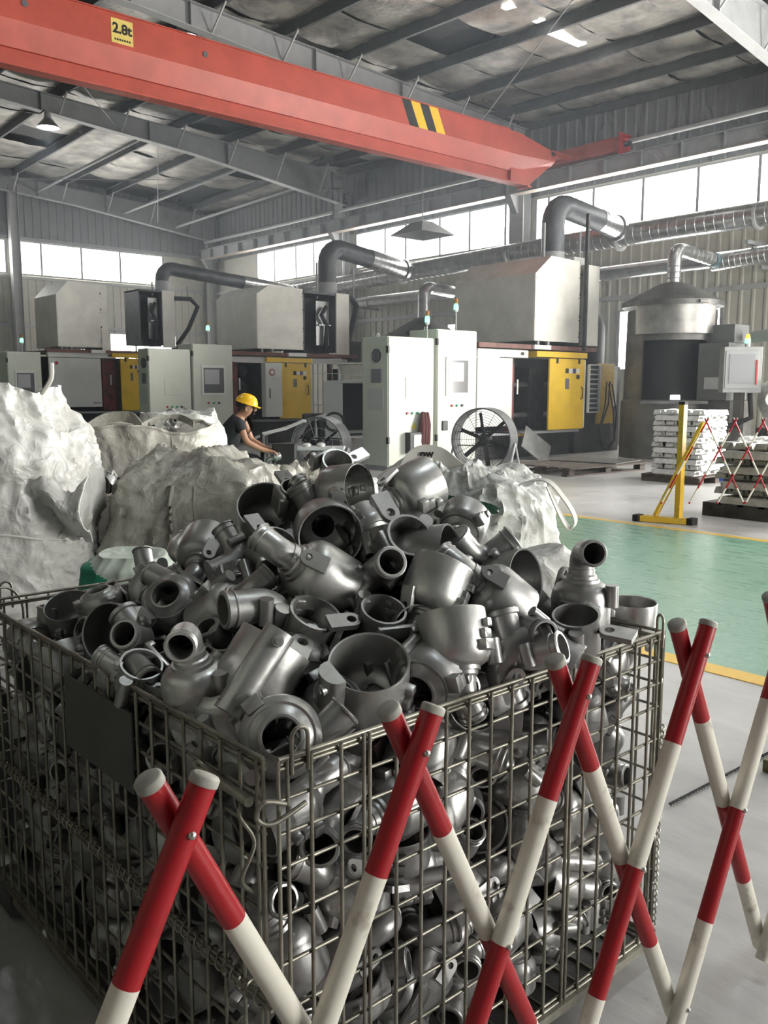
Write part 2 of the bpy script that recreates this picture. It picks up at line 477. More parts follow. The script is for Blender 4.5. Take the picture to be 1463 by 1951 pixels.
# girts on the walls
gm = MB().box((XW - 0.03, 5, 3.70), (XW + 0.05, YE, 3.82)).build('wall_girt', m_steel_lt, wr)
gm = MB().box((XW - 0.03, 5, 5.36), (XW + 0.05, YE, 5.47)).build('wall_girt', m_steel_lt, wr)
gm = MB().box((8, YE - 0.03, 3.70), (XW, YE + 0.05, 3.80)).build('wall_girt', m_steel_lt, we)
gm = MB().box((8, YE - 0.03, 5.42), (XW, YE + 0.05, 5.52)).build('wall_girt', m_steel_lt, we)
gm = MB().box((8, YE - 0.03, 6.80), (XW, YE + 0.05, 6.92)).build('wall_girt', m_steel, we)

def window(name, along, c, a, b, z0, z1, mull, label, fw=0.05):
    """window band: frame bars and one daylit pane between each pair of mullions"""
    base = (c, (a+b)/2, z0) if along == 'y' else ((a+b)/2, c, z0)
    e = empty(name, base, label, 'window', kind='structure')
    def bx(u0, u1, w0, w1, t0, t1):
        mb = MB()
        return mb.box((c + t0, u0, w0), (c + t1, u1, w1)) if along == 'y' else mb.box((u0, c + t0, w0), (u1, c + t1, w1))
    bx(a, b, z1 - fw, z1, -0.05, 0.04).build('frame_bar', m_steel_lt, e)
    bx(a, b, z0, z0 + fw, -0.05, 0.04).build('frame_bar', m_steel_lt, e)
    ms = [a] + list(mull) + [b]
    for u in ms: bx(u - 0.035, u + 0.035, z0 + fw, z1 - fw, -0.05, 0.035).build('mullion', m_steel, e)
    for u, w in zip(ms, ms[1:]):
        bx(u + 0.035, w - 0.035, z0 + fw, z1 - fw, 0.0, 0.012).build('pane', m_pane, e)
    return e
window('window_1', 'y', XW, 8.9, 16.2, 5.50, 6.66, [9.86, 11.35, 12.83, 14.30, 15.76], 'window band above the furnace and its pipe, right of the crane end')
window('window_2', 'y', XW, 17.1, 24.0, 5.50, 6.70, [17.3, 18.7, 19.95, 21.5, 22.5], 'window band of the middle bay behind the metal lamp shade')
window('window_3', 'y', XW, 24.9, 30.1, 5.50, 6.72, [25.2, 26.4, 27.5, 28.9], 'window band of the last bay beside the far corner')
window('window_4', 'x', YE, 11.97, 17.7, 5.56, 6.78, [12.77, 14.30, 15.86], 'four bright panes high on the far end wall')
window('window_5', 'x', YE, 8.2, 11.5, 5.56, 6.78, [9.7], 'high end wall window left of the steel column, cut by the frame')
window('window_6', 'x', YE, 13.3, 18.2, 2.25, 3.62, [14.2, 15.3, 16.4], 'low bright end wall window behind the sheet metal hoods')
window('window_7', 'y', XW, 10.6, 13.4, 1.9, 3.45, [12.0], 'low bright window behind the furnace tower')
window('window_8', 'y', XW, 17.4, 19.6, 2.2, 3.45, [18.5], 'low bright window behind the tall middle control cabinet')
window('window_9', 'y', XW, -6.5, 7.6, 5.50, 6.66, [-5, -3.5, -2, -0.5, 1, 2.5, 4, 5.5], 'window band of the bays outside the right edge of the photo')

# steel columns
def h_column(name, x, y, z1, label, wide=0.22):
    mb = MB()
    mb.box((x - 0.16, y - wide/2, 0), (x - 0.14, y + wide/2, z1)); mb.box((x + 0.14, y - wide/2, 0), (x + 0.16, y + wide/2, z1))
    mb.box((x - 0.14, y - 0.006, 0), (x + 0.14, y + 0.006, z1))
    mb.box((x - 0.2, y - 0.16, 0), (x + 0.2, y + 0.16, 0.02))
    return tag(mb.build(name, m_steel_lt), label, 'column', 'hall columns', 'structure')
h_column('steel_column', 19.75, 8.5, 7.6, 'pale steel column in the window wall, right of the furnace')
h_column('steel_column', 19.75, 16.6, 7.9, 'pale steel column in the window wall under the crane end', 0.5)
h_column('steel_column', 19.75, 24.5, 8.1, 'pale steel column in the window wall above the middle hood', 0.4)
h_column('steel_column', 19.75, 33.3, 7.9, 'steel column in the far corner of the hall')
h_column('steel_column', 11.74, 33.3, 8.6, 'steel column on the end wall at the left of the photo', 0.3)

# rafters: web, flanges, stiffeners and braces
for i, yy in enumerate(RAF[1:]):
    lab = ['steel roof beam over the photographer', 'steel roof beam at the upper right corner of the photo', 'steel roof beam running just behind the red crane girder',
           'steel roof beam below the red crane girder at the left', 'steel roof beam against the far end wall'][i]
    e = empty('roof_beam', (10, yy, rbot(10, yy)), lab, 'roof beam', kind='structure')
    xs = [-11.9, -8, -4, 0, 4, 8.5, 11, 14, 17, 19.9]
    mb = MB()
    for x0, x1 in zip(xs, xs[1:]):
        mb.prism([(x0, rbot(x0, yy)), (x1, rbot(x1, yy)), (x1, rtop(x1, yy)), (x0, rtop(x0, yy))], 'y', yy - 0.006, yy + 0.006)
    mb.build('web', m_steel, e)
    mb = MB(); mt = MB()
    for x0, x1 in zip(xs, xs[1:]):
        z0, z1 = rbot(x0, yy), rbot(x1, yy); mb.prism([(x0, z0), (x1, z1), (x1, z1 - 0.016), (x0, z0 - 0.016)], 'y', yy - 0.12, yy + 0.12)
        z0, z1 = rtop(x0, yy), rtop(x1, yy); mt.prism([(x0, z0), (x1, z1), (x1, z1 + 0.016), (x0, z0 + 0.016)], 'y', yy - 0.12, yy + 0.12)
    mb.build('bottom_flange', m_steel_lt, e); mt.build('top_flange', m_steel, e)
    for xs_ in (6.5, 9.5, 12.6, 15.2, 19.3):
        for sgn in (-1, 1):
            MB().box((xs_ - 0.008, yy + sgn*0.006, rbot(xs_, yy)), (xs_ + 0.008, yy + sgn*0.11, rtop(xs_, yy))).build('stiffener', m_steel, e)
    for xs_ in (6.5, 8.25, 10.0, 11.75, 13.5, 15.25, 17.0, 18.7):
        for sgn in (-1, 1):
            if yy > 33 and sgn > 0: continue
            MB().bar((xs_, yy + sgn*0.03, rbot(xs_, yy) + 0.02), (xs_, yy + sgn*0.62, rtop(xs_, yy + sgn*0.62) + 0.05), 0.035, 0.035).build('knee_brace', m_steel_lt, e)

# roof: dark deck, sagging foil quilts between the purlins
mb = MB()
xs = [-12, -6, 0, 6, 12, 20.3]; n = len(xs)
for yy in RAF[:-1] + [33.9]:
    for x in xs: mb.v.append(Vector((x, yy, rtop(x, min(yy, 33.2)) + 0.36)))
for j in range(len(RAF) - 1):
    for i in range(n - 1):
        mb.f.append((j*n+i, j*n+i+1, (j+1)*n+i+1, (j+1)*n+i)); mb.m.append(0)
ce = mb.build('ceiling', m_black_sheet)
tag(ce, 'dark metal roof deck lined with sagging silver foil insulation', 'ceiling', kind='structure')
PUR = [-10, -6.5, -3, 0.5, 4.0, 6.5, 8.25, 10.0, 11.75, 13.5, 15.25, 17.0, 18.7, 20.0]
rng = random.Random(5)
for j in range(1, len(RAF) - 1):
    ya, yb = RAF[j] + 0.02, RAF[j+1] - 0.02
    for k in range(len(PUR) - 1):
        xa, xb = PUR[k], PUR[k+1]
        # one long quilt per purlin gap, split in strips with their own sag
        ns = 1 if xb < 5 else 5
        for s_ in range(ns):
            y0 = ya + (yb - ya)*s_/ns + 0.01; y1 = ya + (yb - ya)*(s_+1)/ns - 0.01
            if xb > 6 and rng.random() < 0.10: continue
            sag = 0.05 + 0.09*rng.random(); sd = rng.random()*50
            nx, ny = (8, 8) if xb > 5 else (3, 3)
            mb = MB()
            for b in range(ny + 1):
                for a in range(nx + 1):
                    u, v = a/nx, b/ny
                    x = xa + 0.03 + (xb - xa - 0.06)*u; y = y0 + (y1 - y0)*v
                    z = rtop(x, y) + 0.24 - sag*math.sin(math.pi*u)*(0.7 + 0.3*math.sin(math.pi*v)) + 0.035*noise.noise((x*2.1 + sd, y*1.7, sd)) + 0.02*noise.noise((x*6 + sd, y*2, sd))
                    mb.v.append(Vector((x, y, z)))
            for b in range(ny):
                for a in range(nx):
                    q = b*(nx+1) + a
                    mb.f.append((q, q+1, q+nx+2, q+nx+1)); mb.m.append(0)
            mb.build('insulation_sheet', m_foil, ce, smooth=60)
for k, xp in enumerate(PUR):
    for j in range(1, len(RAF) - 1):
        ya, yb = RAF[j], RAF[j+1]
        p, q = Vector((xp, ya, rtop(xp, ya) + 0.13)), Vector((xp, yb, rtop(xp, yb) + 0.13))
        if xp < 3: continue
        mb = MB()
        mb.bar(p, q, 0.012, 0.22)
        mb.bar(p + Vector((0.03, 0, -0.105)), q + Vector((0.03, 0, -0.105)), 0.07, 0.012)
        mb.bar(p + Vector((-0.03, 0, 0.105)), q + Vector((-0.03, 0, 0.105)), 0.07, 0.012)
        o = mb.build('roof_purlin', m_darksteel, ce)
# roof bracing rods and tie struts
for a, b in (((13.0, 24.7), (17.2, 32.9)), ((17.2, 24.7), (10.5, 32.9)), ((12.5, 8.7), (17.5, 16.4)), ((5.5, 16.9), (11.5, 24.3))):
    o = MB().cyl((*a, rbot(a[0], a[1]) + 0.12), (*b, rbot(b[0], b[1]) + 0.12), 0.012, 6).build('bracing_rod', m_steel, ce)
for xx in (18.1, 15.9, 12.6):
    o = MB().cyl((xx, 24.6, rbot(xx, 24.6) + 0.18), (xx, 33.1, rbot(xx, 33.1) + 0.18), 0.05, 10).build('tie_strut', m_steel, ce)
for yy, xa_, xb_ in ((12.20, 13.95, 15.05), (12.28, 15.42, 16.55)):
    o = MB().box((xa_, yy - 0.11, rtop(xa_, yy) + 0.115), (xb_, yy + 0.11, rtop(xa_, yy) + 0.125)).build('lit_roof_slot', m_pane, ce)

# unseen glowing roof strips, added to light the castings from the upper right
for yy in (4.4, -4.6):
    for k in range(3):
        xa_ = 6 + k*3.6
        o = MB().box((xa_, yy - 0.3, rtop(xa_, yy) + 0.10), (xa_ + 3.4, yy + 0.3, rtop(xa_, yy) + 0.11)).build('lit_roof_slot', m_pane, ce)

# eaves strut pipes along the long wall
for j, (ya, yb) in enumerate(((4.0, 16.4), (16.8, 24.3), (24.7, 33.2))):
    o = MB().cyl((19.45, ya, 7.42), (19.45, yb, 7.42), 0.06, 12).build('eaves_strut', m_steel_lt, None, 40)
    tag(o, ['pale round eaves strut right of the crane end', 'pale round eaves strut behind the crane girder', 'pale round eaves strut near the far corner'][j], 'strut', kind='structure')
# crane runway: I-beam with stiffeners on brackets
e = empty('runway_beam', (19.35, 16, 6.72), 'grey crane runway beam along the top of the window band', 'runway beam', kind='structure')
MB().box((19.20, 2, 6.70), (19.50, 33.3, 6.725)).build('bottom_flange', mat('worn_flange_paint', (0.46, 0.40, 0.34), 0.5, var=0.1, scale=4), e)
MB().box((19.20, 2, 7.08), (19.50, 33.3, 7.105)).build('top_flange', m_steel, e)
MB().box((19.34, 2, 6.725), (19.36, 33.3, 7.08)).build('web', m_steel, e)
MB().box((19.32, 2, 7.105), (19.38, 33.3, 7.15)).build('rail', m_darksteel, e)
st = MB().box((-0.06, -0.006, 0), (0.06, 0.006, 0.355)).mesh('stiffener', m_steel, center=False)[0]
yy = 3.0
while yy < 33:
    piece('stiffener', st, (19.275, yy, 6.725), e); yy += 1.05
for yy in (8.5, 16.6, 24.5, 33.0):
    MB().prism([(19.2, 6.70), (19.6, 6.70), (19.6, 6.25), (19.5, 6.25)], 'y', yy - 0.1, yy + 0.1).build('bracket', m_steel, e)

# high bay lamps
def high_bay(x, y, z, label, on):
    e = empty('high_bay_lamp', (x, y, z), label, 'lamp', 'high bay lamps')
    MB().lathe([(0.05, 0.42), (0.08, 0.40), (0.09, 0.28), (0.12, 0.22), (0.14, 0.2)], 16, Matrix.Translation((x, y, z))).build('housing', m_steel_lt, e, 40)
    MB().lathe([(0.14, 0.2), (0.29, 0.02), (0.30, 0.0), (0.285, 0.0), (0.13, 0.19)], 24, Matrix.Translation((x, y, z))).build('shade', m_galv, e, 40)
    MB().lathe([(0.0, 0.02), (0.27, 0.02), (0.27, 0.01), (0.0, 0.0)], 24, Matrix.Translation((x, y, z))).build('diffuser', m_lamp, e, 40)
    MB().cyl((x, y, z + 0.42), (x, y, rbot(x, y) + 0.3), 0.012, 6).build('hanger', m_steel, e)
    if on:
        d = bpy.data.lights.new('high_bay_light', 'SPOT'); d.energy = on; d.spot_size = R(130); d.spot_blend = 0.6; d.color = (0.88, 0.95, 1.0); d.shadow_soft_size = 0.25
        o = Lk(bpy.data.objects.new('high_bay_light', d)); o.location = (0, 0, -0.03); o.parent = e
high_bay(9.60, 24.27, 8.28, 'lit round high bay lamp hanging at the left below the crane', 260)
high_bay(9.75, 17.2, 8.60, 'lit high bay lamp showing just above the crane girder', 260)
high_bay(9.6, 8.0, 8.0, 'high bay lamp of the bay in front of the crane', 420)
high_bay(3.0, 12.0, 8.3, 'high bay lamp left of the photo over the bags', 300)
high_bay(3.5, 0.5, 8.3, 'high bay lamp above the photographer', 300)
# dark conduit with lamp wires seen by the left lamp
o = MB().tube([(6.5, 24.1, 8.60), (8.6, 24.15, 8.52), (9.4, 24.25, 8.60), (9.52, 24.27, 8.72)], 0.02, 6).build('lamp_cable', m_black); tag(o, 'dark cable running to the left high bay lamp', 'cable')

# ------------------------------------------------------------------ bridge crane
cy = 14.7
e = empty('bridge_crane', (12, cy, 6.35), 'red single girder bridge crane with a 2.8t plate and hazard stripes', 'crane')
X0, X1 = -11, 17.15
def gz(d): return 6.36 + d
# box girder: upright web above, sloping wedge below, I-beam flange at the bottom
mb = MB(); prof = [(-0.22, 0.66), (-0.22, 1.17), (0.22, 1.17), (0.22, 0.66), (0.07, 0.30), (-0.07, 0.30)]
mb.prism([(cy + a, gz(b)) for a, b in prof], 'x', X0, X1)
# tapered nose towards the end truck
p0 = [(X1, cy + a, gz(b)) for a, b in prof]; p1 = [(18.55, cy + a, gz(b)) for a, b in [(-0.22, 0.72), (-0.22, 0.93), (0.22, 0.93), (0.22, 0.72), (0.07, 0.62), (-0.07, 0.62)]]
mb.add(p0 + p1, [tuple(range(6)), tuple(range(11, 5, -1))] + [(i, i+6, (i+1) % 6 + 6, (i+1) % 6) for i in range(6)])
mb.build('box_girder', m_crane, e)
MB().box((X0, cy - 0.25, gz(1.17)), (16.8, cy + 0.25, gz(1.19))).build('top_plate', m_crane, e)
MB().box((X0, cy - 0.011, gz(0.06)), (17.6, cy + 0.011, gz(0.30))).build('lower_web', m_crane, e)
MB().box((X0, cy - 0.13, gz(0.02)), (17.7, cy + 0.13, gz(0.055))).build('lower_flange', m_crane, e)
MB().prism([(17.0, gz(0.06)), (17.7, gz(0.06)), (18.5, gz(0.62)), (18.5, gz(0.80)), (17.0, gz(0.40))], 'y', cy - 0.1, cy + 0.1).build('nose_web', m_crane, e)
# end truck on the rail
tr = MB().box((19.12, 13.0, 7.17), (19.46, 16.4, 7.50)).build('end_truck', m_crane, e)
MB().box((18.4, cy - 0.22, 7.20), (19.12, cy + 0.22, 7.34)).build('end_connection', m_crane, e)
MB().box((19.05, 12.96, 7.08), (19.52, 13.0, 7.58)).build('buffer_plate', m_red_plastic, e)
MB().cyl((19.3, 12.80, 7.33), (19.3, 12.96, 7.33), 0.06, 10).build('buffer', m_rubber, e)
for yy in (13.4, 16.0): MB().cyl((19.30, yy, 7.22), (19.42, yy, 7.22), 0.11, 16).build('wheel', m_darksteel, e)
# hazard stripes, each a painted band on the web
for k in range(4):
    xb_ = 13.55 + k*0.27
    mb = MB()
    mb.prism([(xb_, gz(0.665)), (xb_ + 0.27, gz(0.665)), (xb_ + 0.27 - 0.25, gz(1.17)), (xb_ - 0.25, gz(1.17))], 'y', cy - 0.222, cy - 0.2205)
    mb.build('hazard_stripe', m_black if k % 2 == 0 else m_yellow, e)
# bolt holes on the web
for xh in (5.46, 8.60): MB().cyl((xh, cy - 0.235, gz(0.93)), (xh, cy - 0.2, gz(0.93)), 0.05, 14).build('bolt_hole', m_darksteel, e)
pl = MB().box((6.85, cy - 0.225, gz(0.72)), (7.23, cy - 0.2205, gz(1.10))).build('capacity_plate', mat('yellow_plate', (0.72, 0.56, 0.16), 0.45, var=0.08, scale=20), e)
tm = text_mesh('2.8t', 0.215, 0.001); tm.materials.append(m_ink)
o = piece('lettering', tm, (7.04, cy - 0.227, gz(0.945)), pl, (R(90), 0, 0))
for k in range(7): MB().box((6.90 + k*0.042, cy - 0.2275, gz(0.765)), (6.93 + k*0.042, cy - 0.2252, gz(0.795))).build('lettering', m_ink, pl)
MB().box((17.55, cy - 0.18, gz(-0.02)), (17.7, cy + 0.18, gz(0.02))).build('stop_plate', m_crane, e)
# hanging sheet metal shade by the windows
o = MB()
o.lathe([(0.95, 0.0), (0.36, 0.34), (0.34, 0.34), (0.92, 0.0)], 4, Matrix.Translation((18.2, 18.9, 5.80)) @ Matrix.Rotation(R(45), 4, 'Z'), closed=True)
e = empty('pendant_hood', (18.2, 18.9, 5.8), 'grey pyramid sheet metal shade hanging before the middle windows', 'hood')
o.build('shade', m_steel_lt, e)
MB().box((17.96, 18.66, 6.13), (18.44, 19.14, 6.17)).build('top_plate', m_steel, e)
MB().cyl((18.2, 18.9, 6.17), (18.2, 18.9, rtop(18.2, 18.9) + 0.2), 0.015, 6).build('hanger', m_steel, e)
# ------------------------------------------------------------------ die casting machines
def door_handle(parent, x, y, z, h=0.22):
    MB().tube([(x, y, z), (x, y - 0.05, z + 0.03), (x, y - 0.05, z + h - 0.03), (x, y, z + h)], 0.012, 6).build('handle', m_black, parent)
def hood(parent, x0, x1, y0, y1, zb, zc, zt, ch):
    """sheet metal fume hood with a sloping shoulder on the left side, built of folded panels"""
    h = MB()
    h.prism([(x0, zb), (x1, zb), (x1, zt - 0.03), (x0 + ch, zt), (x0, zc)], 'y', y0, y1)
    o = h.build('fume_hood', m_sheetmetal, parent)
    t = 0.006
    MB().prism([(x0 + 0.03, zb + 0.03), (x1 - 0.02, zb + 0.03), (x1 - 0.02, zt - 0.06), (x0 + ch + 0.02, zt - 0.035), (x0 + 0.03, zc - 0.01)], 'y', y0 - t, y0).build('front_panel', m_sheetmetal, o)
    MB().box((x0 - t, y0 + 0.02, zb + 0.02), (x0, y1 - 0.02, zc - 0.02)).build('side_panel', m_sheetmetal, o)
    for z in (zb + 0.12, zb + (zc - zb)*0.35, zb + (zc - zb)*0.7, zc + 0.02):
        MB().cyl((x1 - 0.035, y0 - 0.014, z), (x1 - 0.035, y0, z), 0.012, 8).build('rivet', m_black, o)
        MB().box((x1 - 0.01, y0 - 0.014, z + 0.05), (x1 + 0.012, y0 + 0.02, z + 0.11)).build('hinge', m_black, o)
    return o
def machine(label, Y, dep, panel, openx, door, zb, zt, platform, hd, logo=False, gap_red=None, box=None):
    x0 = panel[0]; x1 = door[1]
    e = empty('die_casting_machine', ((x0 + x1)/2, Y, 0), label, 'machine', 'die casting machines')
    MB().box((x0 + 0.1, Y + 0.35, 0.0), (x1 + 0.1, Y + dep, zb)).build('machine_bed', m_machine_dark, e)
    MB().box((x0, Y + 0.02, zb - 0.07), (x1, Y + 0.4, zb - 0.02)).build('sill', m_steel, e)
    if panel[1] > panel[0] + 0.05:
        MB().box((panel[0], Y - 0.02, zb + 0.12), (panel[1], Y + 0.03, zt - 0.05), 0.006).build('sliding_panel', m_panel, e)
        MB().box((panel[0] - 0.02, Y - 0.04, zt - 0.04), (openx[0] + 0.45, Y + 0.1, zt + 0.12), 0.02).build('guide_beam', m_panel, e)
        MB().lathe([(0, 0.0), (0.055, 0.0), (0.055, 0.008), (0, 0.012)], 16, Matrix.Translation((openx[0] + 0.25, Y - 0.04, zt + 0.045)) @ Matrix.Rotation(R(90), 4, 'X') @ Matrix.Diagonal((1, 0.6, 1, 1))).build('maker_badge', m_black, e)
    else:
        MB().box((panel[0] - 0.9, Y - 0.04, zt - 0.02), (x1 + 1.3, Y + 0.06, zt + 0.11)).build('guide_beam', m_steel_lt, e)
    # inside of the open guard: platens, tie bars, red columns
    MB().box((x0 - 0.3, Y + 0.95, zb), (x1 + 0.3, Y + 1.0, zt)).build('rear_guard', m_black_sheet, e)
    MB().box((openx[0] + 0.0, Y + 0.45, zb), (openx[0] + 0.25, Y + 0.95, zt - 0.15)).build('platen', m_machine_dark, e)
    MB().box((openx[1] + 0.1, Y + 0.5, zb), (openx[1] + 0.6, Y + 0.95, zt - 0.2)).build('platen', m_machine_dark, e)
    for z in (zb + 0.3, zb + 0.95): MB().cyl((x0 + 0.2, Y + 0.6, z), (x1, Y + 0.6, z), 0.06, 14).build('tie_bar', m_galv, e, 40)
    if gap_red:
        for a, b in gap_red: MB().box((a, Y + 0.18, zb), (b, Y + 0.32, zt)).build('red_column', mat('dark_red_paint', (0.28, 0.045, 0.035), 0.5, rgb2=(0.06, 0.03, 0.03), scale=5), e)
    MB().box((openx[0] + 0.33, Y + 0.15, zb + 0.75), (openx[0] + 0.37, Y + 0.17, zb + 1.05)).build('gauge_strip', m_white, e)
    # yellow sliding door with header, hooks, window, stickers and handle
    d = MB().box((door[0], Y - 0.09, zb), (door[1], Y - 0.045, zt - 0.03), 0.006).build('sliding_door', m_yellow, e)
    MB().box((door[0] + 0.02, Y - 0.10, zt - 0.20), (door[1] - 0.02, Y - 0.088, zt - 0.17)).build('crease', m_yellow, d)
    w = door[1] - door[0]
    MB().box((door[0] + w*0.44, Y - 0.094, zb + (zt - zb)*0.56), (door[0] + w*0.55, Y - 0.088, zb + (zt - zb)*0.71)).build('door_window', m_glass_dark, d)
    for k, mm in enumerate((m_ink, m_white, mat('blue_sticker', (0.03, 0.04, 0.22), 0.4), m_white)):
        MB().box((door[0] + w*(0.44 + 0.105*k), Y - 0.093, zt - 0.33), (door[0] + w*(0.53 + 0.105*k), Y - 0.088, zt - 0.23)).build('sticker', mm, d)
    MB().box((door[0] + w*0.76, Y - 0.093, zt - 0.45), (door[0] + w*0.85, Y - 0.088, zt - 0.36)).build('sticker', m_ink, d)
    door_handle(d, door[1] - 0.12, Y - 0.09, zb + (zt - zb)*0.42, 0.26)
    for f in (0.18, 0.80): MB().box((door[0] + w*f, Y - 0.11, zt - 0.13), (door[0] + w*f + 0.05, Y - 0.085, zt + 0.0)).build('hanger_hook', m_black, d)
    MB().box((door[0] - w*0.38, Y - 0.12, zt - 0.01), (door[1] + 0.04, Y + 0.12, zt + 0.11), 0.006).build('door_header', m_yellow, e)
    MB().box((door[1], Y - 0.06, zb + 0.02), (door[1] + 0.07, Y + 0.1, zt - 0.04)).build('door_post', m_panel, e)
    # rusty platform carrying the hood
    pa, pb, pz = platform
    MB().box((pa, Y - 0.1, pz), (pb, Y + 0.05, pz + 0.09)).build('platform_beam', m_rust_red, e)
    MB().box((pa, Y + 1.9, pz), (pb, Y + 2.0, pz + 0.09)).build('platform_beam', m_rust_red, e)
    MB().box((pa, Y + 0.05, pz + 0.02), (pb, Y + 1.9, pz + 0.05)).build('platform_deck', m_machine_dark, e)
    for xx in (pa + 0.1, pb - 0.1):
        MB().box((xx - 0.05, Y + 1.0, 0), (xx + 0.05, Y + 1.1, pz)).build('platform_leg', m_rust_red, e)
    MB().box((pa + (pb-pa)*0.42, Y - 0.16, pz + 0.0), (pa + (pb-pa)*0.56, Y - 0.1, pz + 0.09)).build('light_fitting', m_white, e)
    for f in (0.30, 0.52): MB().box((hd[0] + (hd[1]-hd[0])*f - 0.3, Y - 0.02, pz + 0.09), (hd[0] + (hd[1]-hd[0])*f - 0.24, Y + 0.04, hd[4] + 0.02)).build('hood_foot', m_steel, e)
    hood(e, *hd)
    return e

# right machine
m3 = machine('die casting machine right of the front cabinets, open guard and yellow door, tall grey hood', 11.75, 2.6, (12.79, 13.83), (13.85, 14.9), (14.93, 16.15), 0.58, 2.10,
        (12.74, 16.55, 2.24), (14.45, 15.95, 11.7, 13.95, 2.42, 3.76, 4.15, 0.5), gap_red=[(13.95, 14.12)])
MB().box((16.03, 11.6, 2.36), (16.5, 11.75, 4.06), 0.006).build('exhaust_panel', m_sheetmetal, m3)
MB().box((15.97, 11.55, 2.25), (16.03, 11.62, 5.1)).build('hood_post', m_machine_dark, m3)
MB().box((16.03, 11.75, 2.36), (16.5, 12.9, 4.04)).build('exhaust_box', m_galv_dark, m3)
# louvre frame, rear yellow guard and machine tail
f = MB().box((16.28, 11.62, 0.92), (16.30, 11.68, 1.97)).box((16.68, 11.62, 0.92), (16.70, 11.68, 1.97)).box((16.30, 11.62, 1.95), (16.68, 11.68, 1.97)).box((16.30, 11.62, 0.92), (16.68, 11.68, 0.94)).build('louvre_frame', m_panel, m3)
MB().box((16.30, 11.68, 0.92), (16.68, 11.70, 1.97)).build('louvre_back', m_black_sheet, m3)
for k in range(9): MB().obox(Matrix.Translation((16.49, 11.65, 1.02 + k*0.105)) @ Matrix.Rotation(R(35), 4, 'X'), 0.37, 0.05, 0.006).build('louvre_slat', m_steel, m3)
MB().box((16.74, 11.72, 0.66), (17.36, 11.77, 2.0), 0.006).build('rear_guard_door', m_yellow_dirty, m3)
MB().box((17.37, 11.75, 1.05), (17.52, 11.79, 1.95)).build('warning_panel', m_panel, m3)
MB().box((16.3, 12.0, 0), (18.0, 13.4, 1.95)).build('machine_tail', m_machine_dark, m3)
MB().lathe([(0.0, 1.35), (0.25, 1.32), (0.42, 1.1), (0.5, 0.9), (0.5, 0.0)], 16, Matrix.Translation((17.35, 12.6, 1.95))).build('dark_accumulator', m_black_sheet, m3, 40)
MB().bar((14.0, 11.55, 0.5), (14.7, 11.45, 0.05), 0.5, 0.02, up=(0, -1, 0.3)).build('drip_tray', m_galv, m3)
MB().box((13.9, 11.7, 0.48), (14.4, 11.72, 0.53)).build('yellow_bumper', m_yellow_dirty, m3)
# hanging cables on its right
for k, (dx, zl) in enumerate(((0.0, 0.18), (0.12, 0.10))):
    o = MB().tube([(16.9 + dx, 11.60, 1.60), (16.75 + dx, 11.52, 1.1), (16.45, 11.45, 0.5), (16.5, 11.40, zl + 0.06), (16.75, 11.40, zl), (17.0, 11.42, 0.3), (17.05 + dx, 11.5, 0.9), (16.95 + dx, 11.58, 1.55)], 0.018, 6).build('hanging_cable', m_rubber, m3, 60)

# middle machine
m2 = machine('die casting machine in the middle behind the worker, cream lit hood and yellow door', 19.3, 2.6, (12.8, 12.8), (11.95, 12.8), (13.35, 14.38), 0.66, 2.13,
        (11.9, 16.0, 2.28), (12.73, 14.17, 19.25, 21.2, 2.46, 3.82, 4.07, 0.38), gap_red=[(12.1, 12.25)])
MB().box((12.82, 19.05, 0.72), (13.33, 19.25, 2.1), 0.01).build('valve_cabinet', m_panel, m2)
MB().cyl((13.02, 19.04, 1.86), (13.02, 19.05, 1.86), 0.09, 18).build('round_badge', m_red_plastic, m2)
MB().cyl((13.02, 19.035, 1.86), (13.02, 19.041, 1.86), 0.06, 18).build('round_badge', m_white, m2)
MB().box((12.93, 19.04, 1.2), (12.96, 19.05, 1.45)).build('latch', m_black, m2)
for k in range(3): MB().lathe([(0.16, -0.25), (0.22, -0.2), (0.22, 0.2), (0.16, 0.25), (0.0, 0.25)], 18, Matrix.Translation((12.45, 19.9, 1.0 + 0.45*k)) @ Matrix.Rotation(R(90), 4, 'Y')).build('hydraulic_drum', m_machine_dark, m2, 40)
MB().box((14.45, 19.2, 1.84), (15.6, 19.26, 1.86)).build('guard_rail', m_steel_lt, m2)
MB().box((14.45, 19.2, 1.0), (15.3, 19.26, 1.02)).build('guard_rail', m_steel_lt, m2)
MB().box((15.6, 19.35, 0.6), (15.68, 19.43, 2.28)).build('platform_leg', m_rust_red, m2)
MB().box((15.9, 19.6, 0.1), (16.6, 20.2, 2.0)).build('hydraulic_unit', m_machine_dark, m2)

# left machine
m1 = machine('left die casting machine with a wide off white panel and pale pentagon hood', 25.0, 2.4, (9.56, 11.08), (11.1, 11.64), (11.66, 12.35), 0.80, 2.36,
        (9.5, 12.5, 2.46), (9.85, 11.13, 24.95, 26.6, 2.62, 4.06, 4.45, 0.35), gap_red=[(11.2, 11.6)])
MB().box((11.13, 25.0, 2.55), (11.36, 26.2, 4.42)).build('exhaust_panel', m_sheetmetal, m1)
MB().box((11.13, 24.92, 2.55), (11.36, 25.0, 3.1)).build('exhaust_flap', m_sheetmetal, m1)
MB().cyl((9.78, 24.97, 2.16), (9.78, 24.98, 2.16), 0.05, 16).build('round_badge', m_red_plastic, m1)
MB().box((10.8, 24.97, 1.0), (11.05, 24.978, 1.06)).build('nameplate', m_screen, m1)

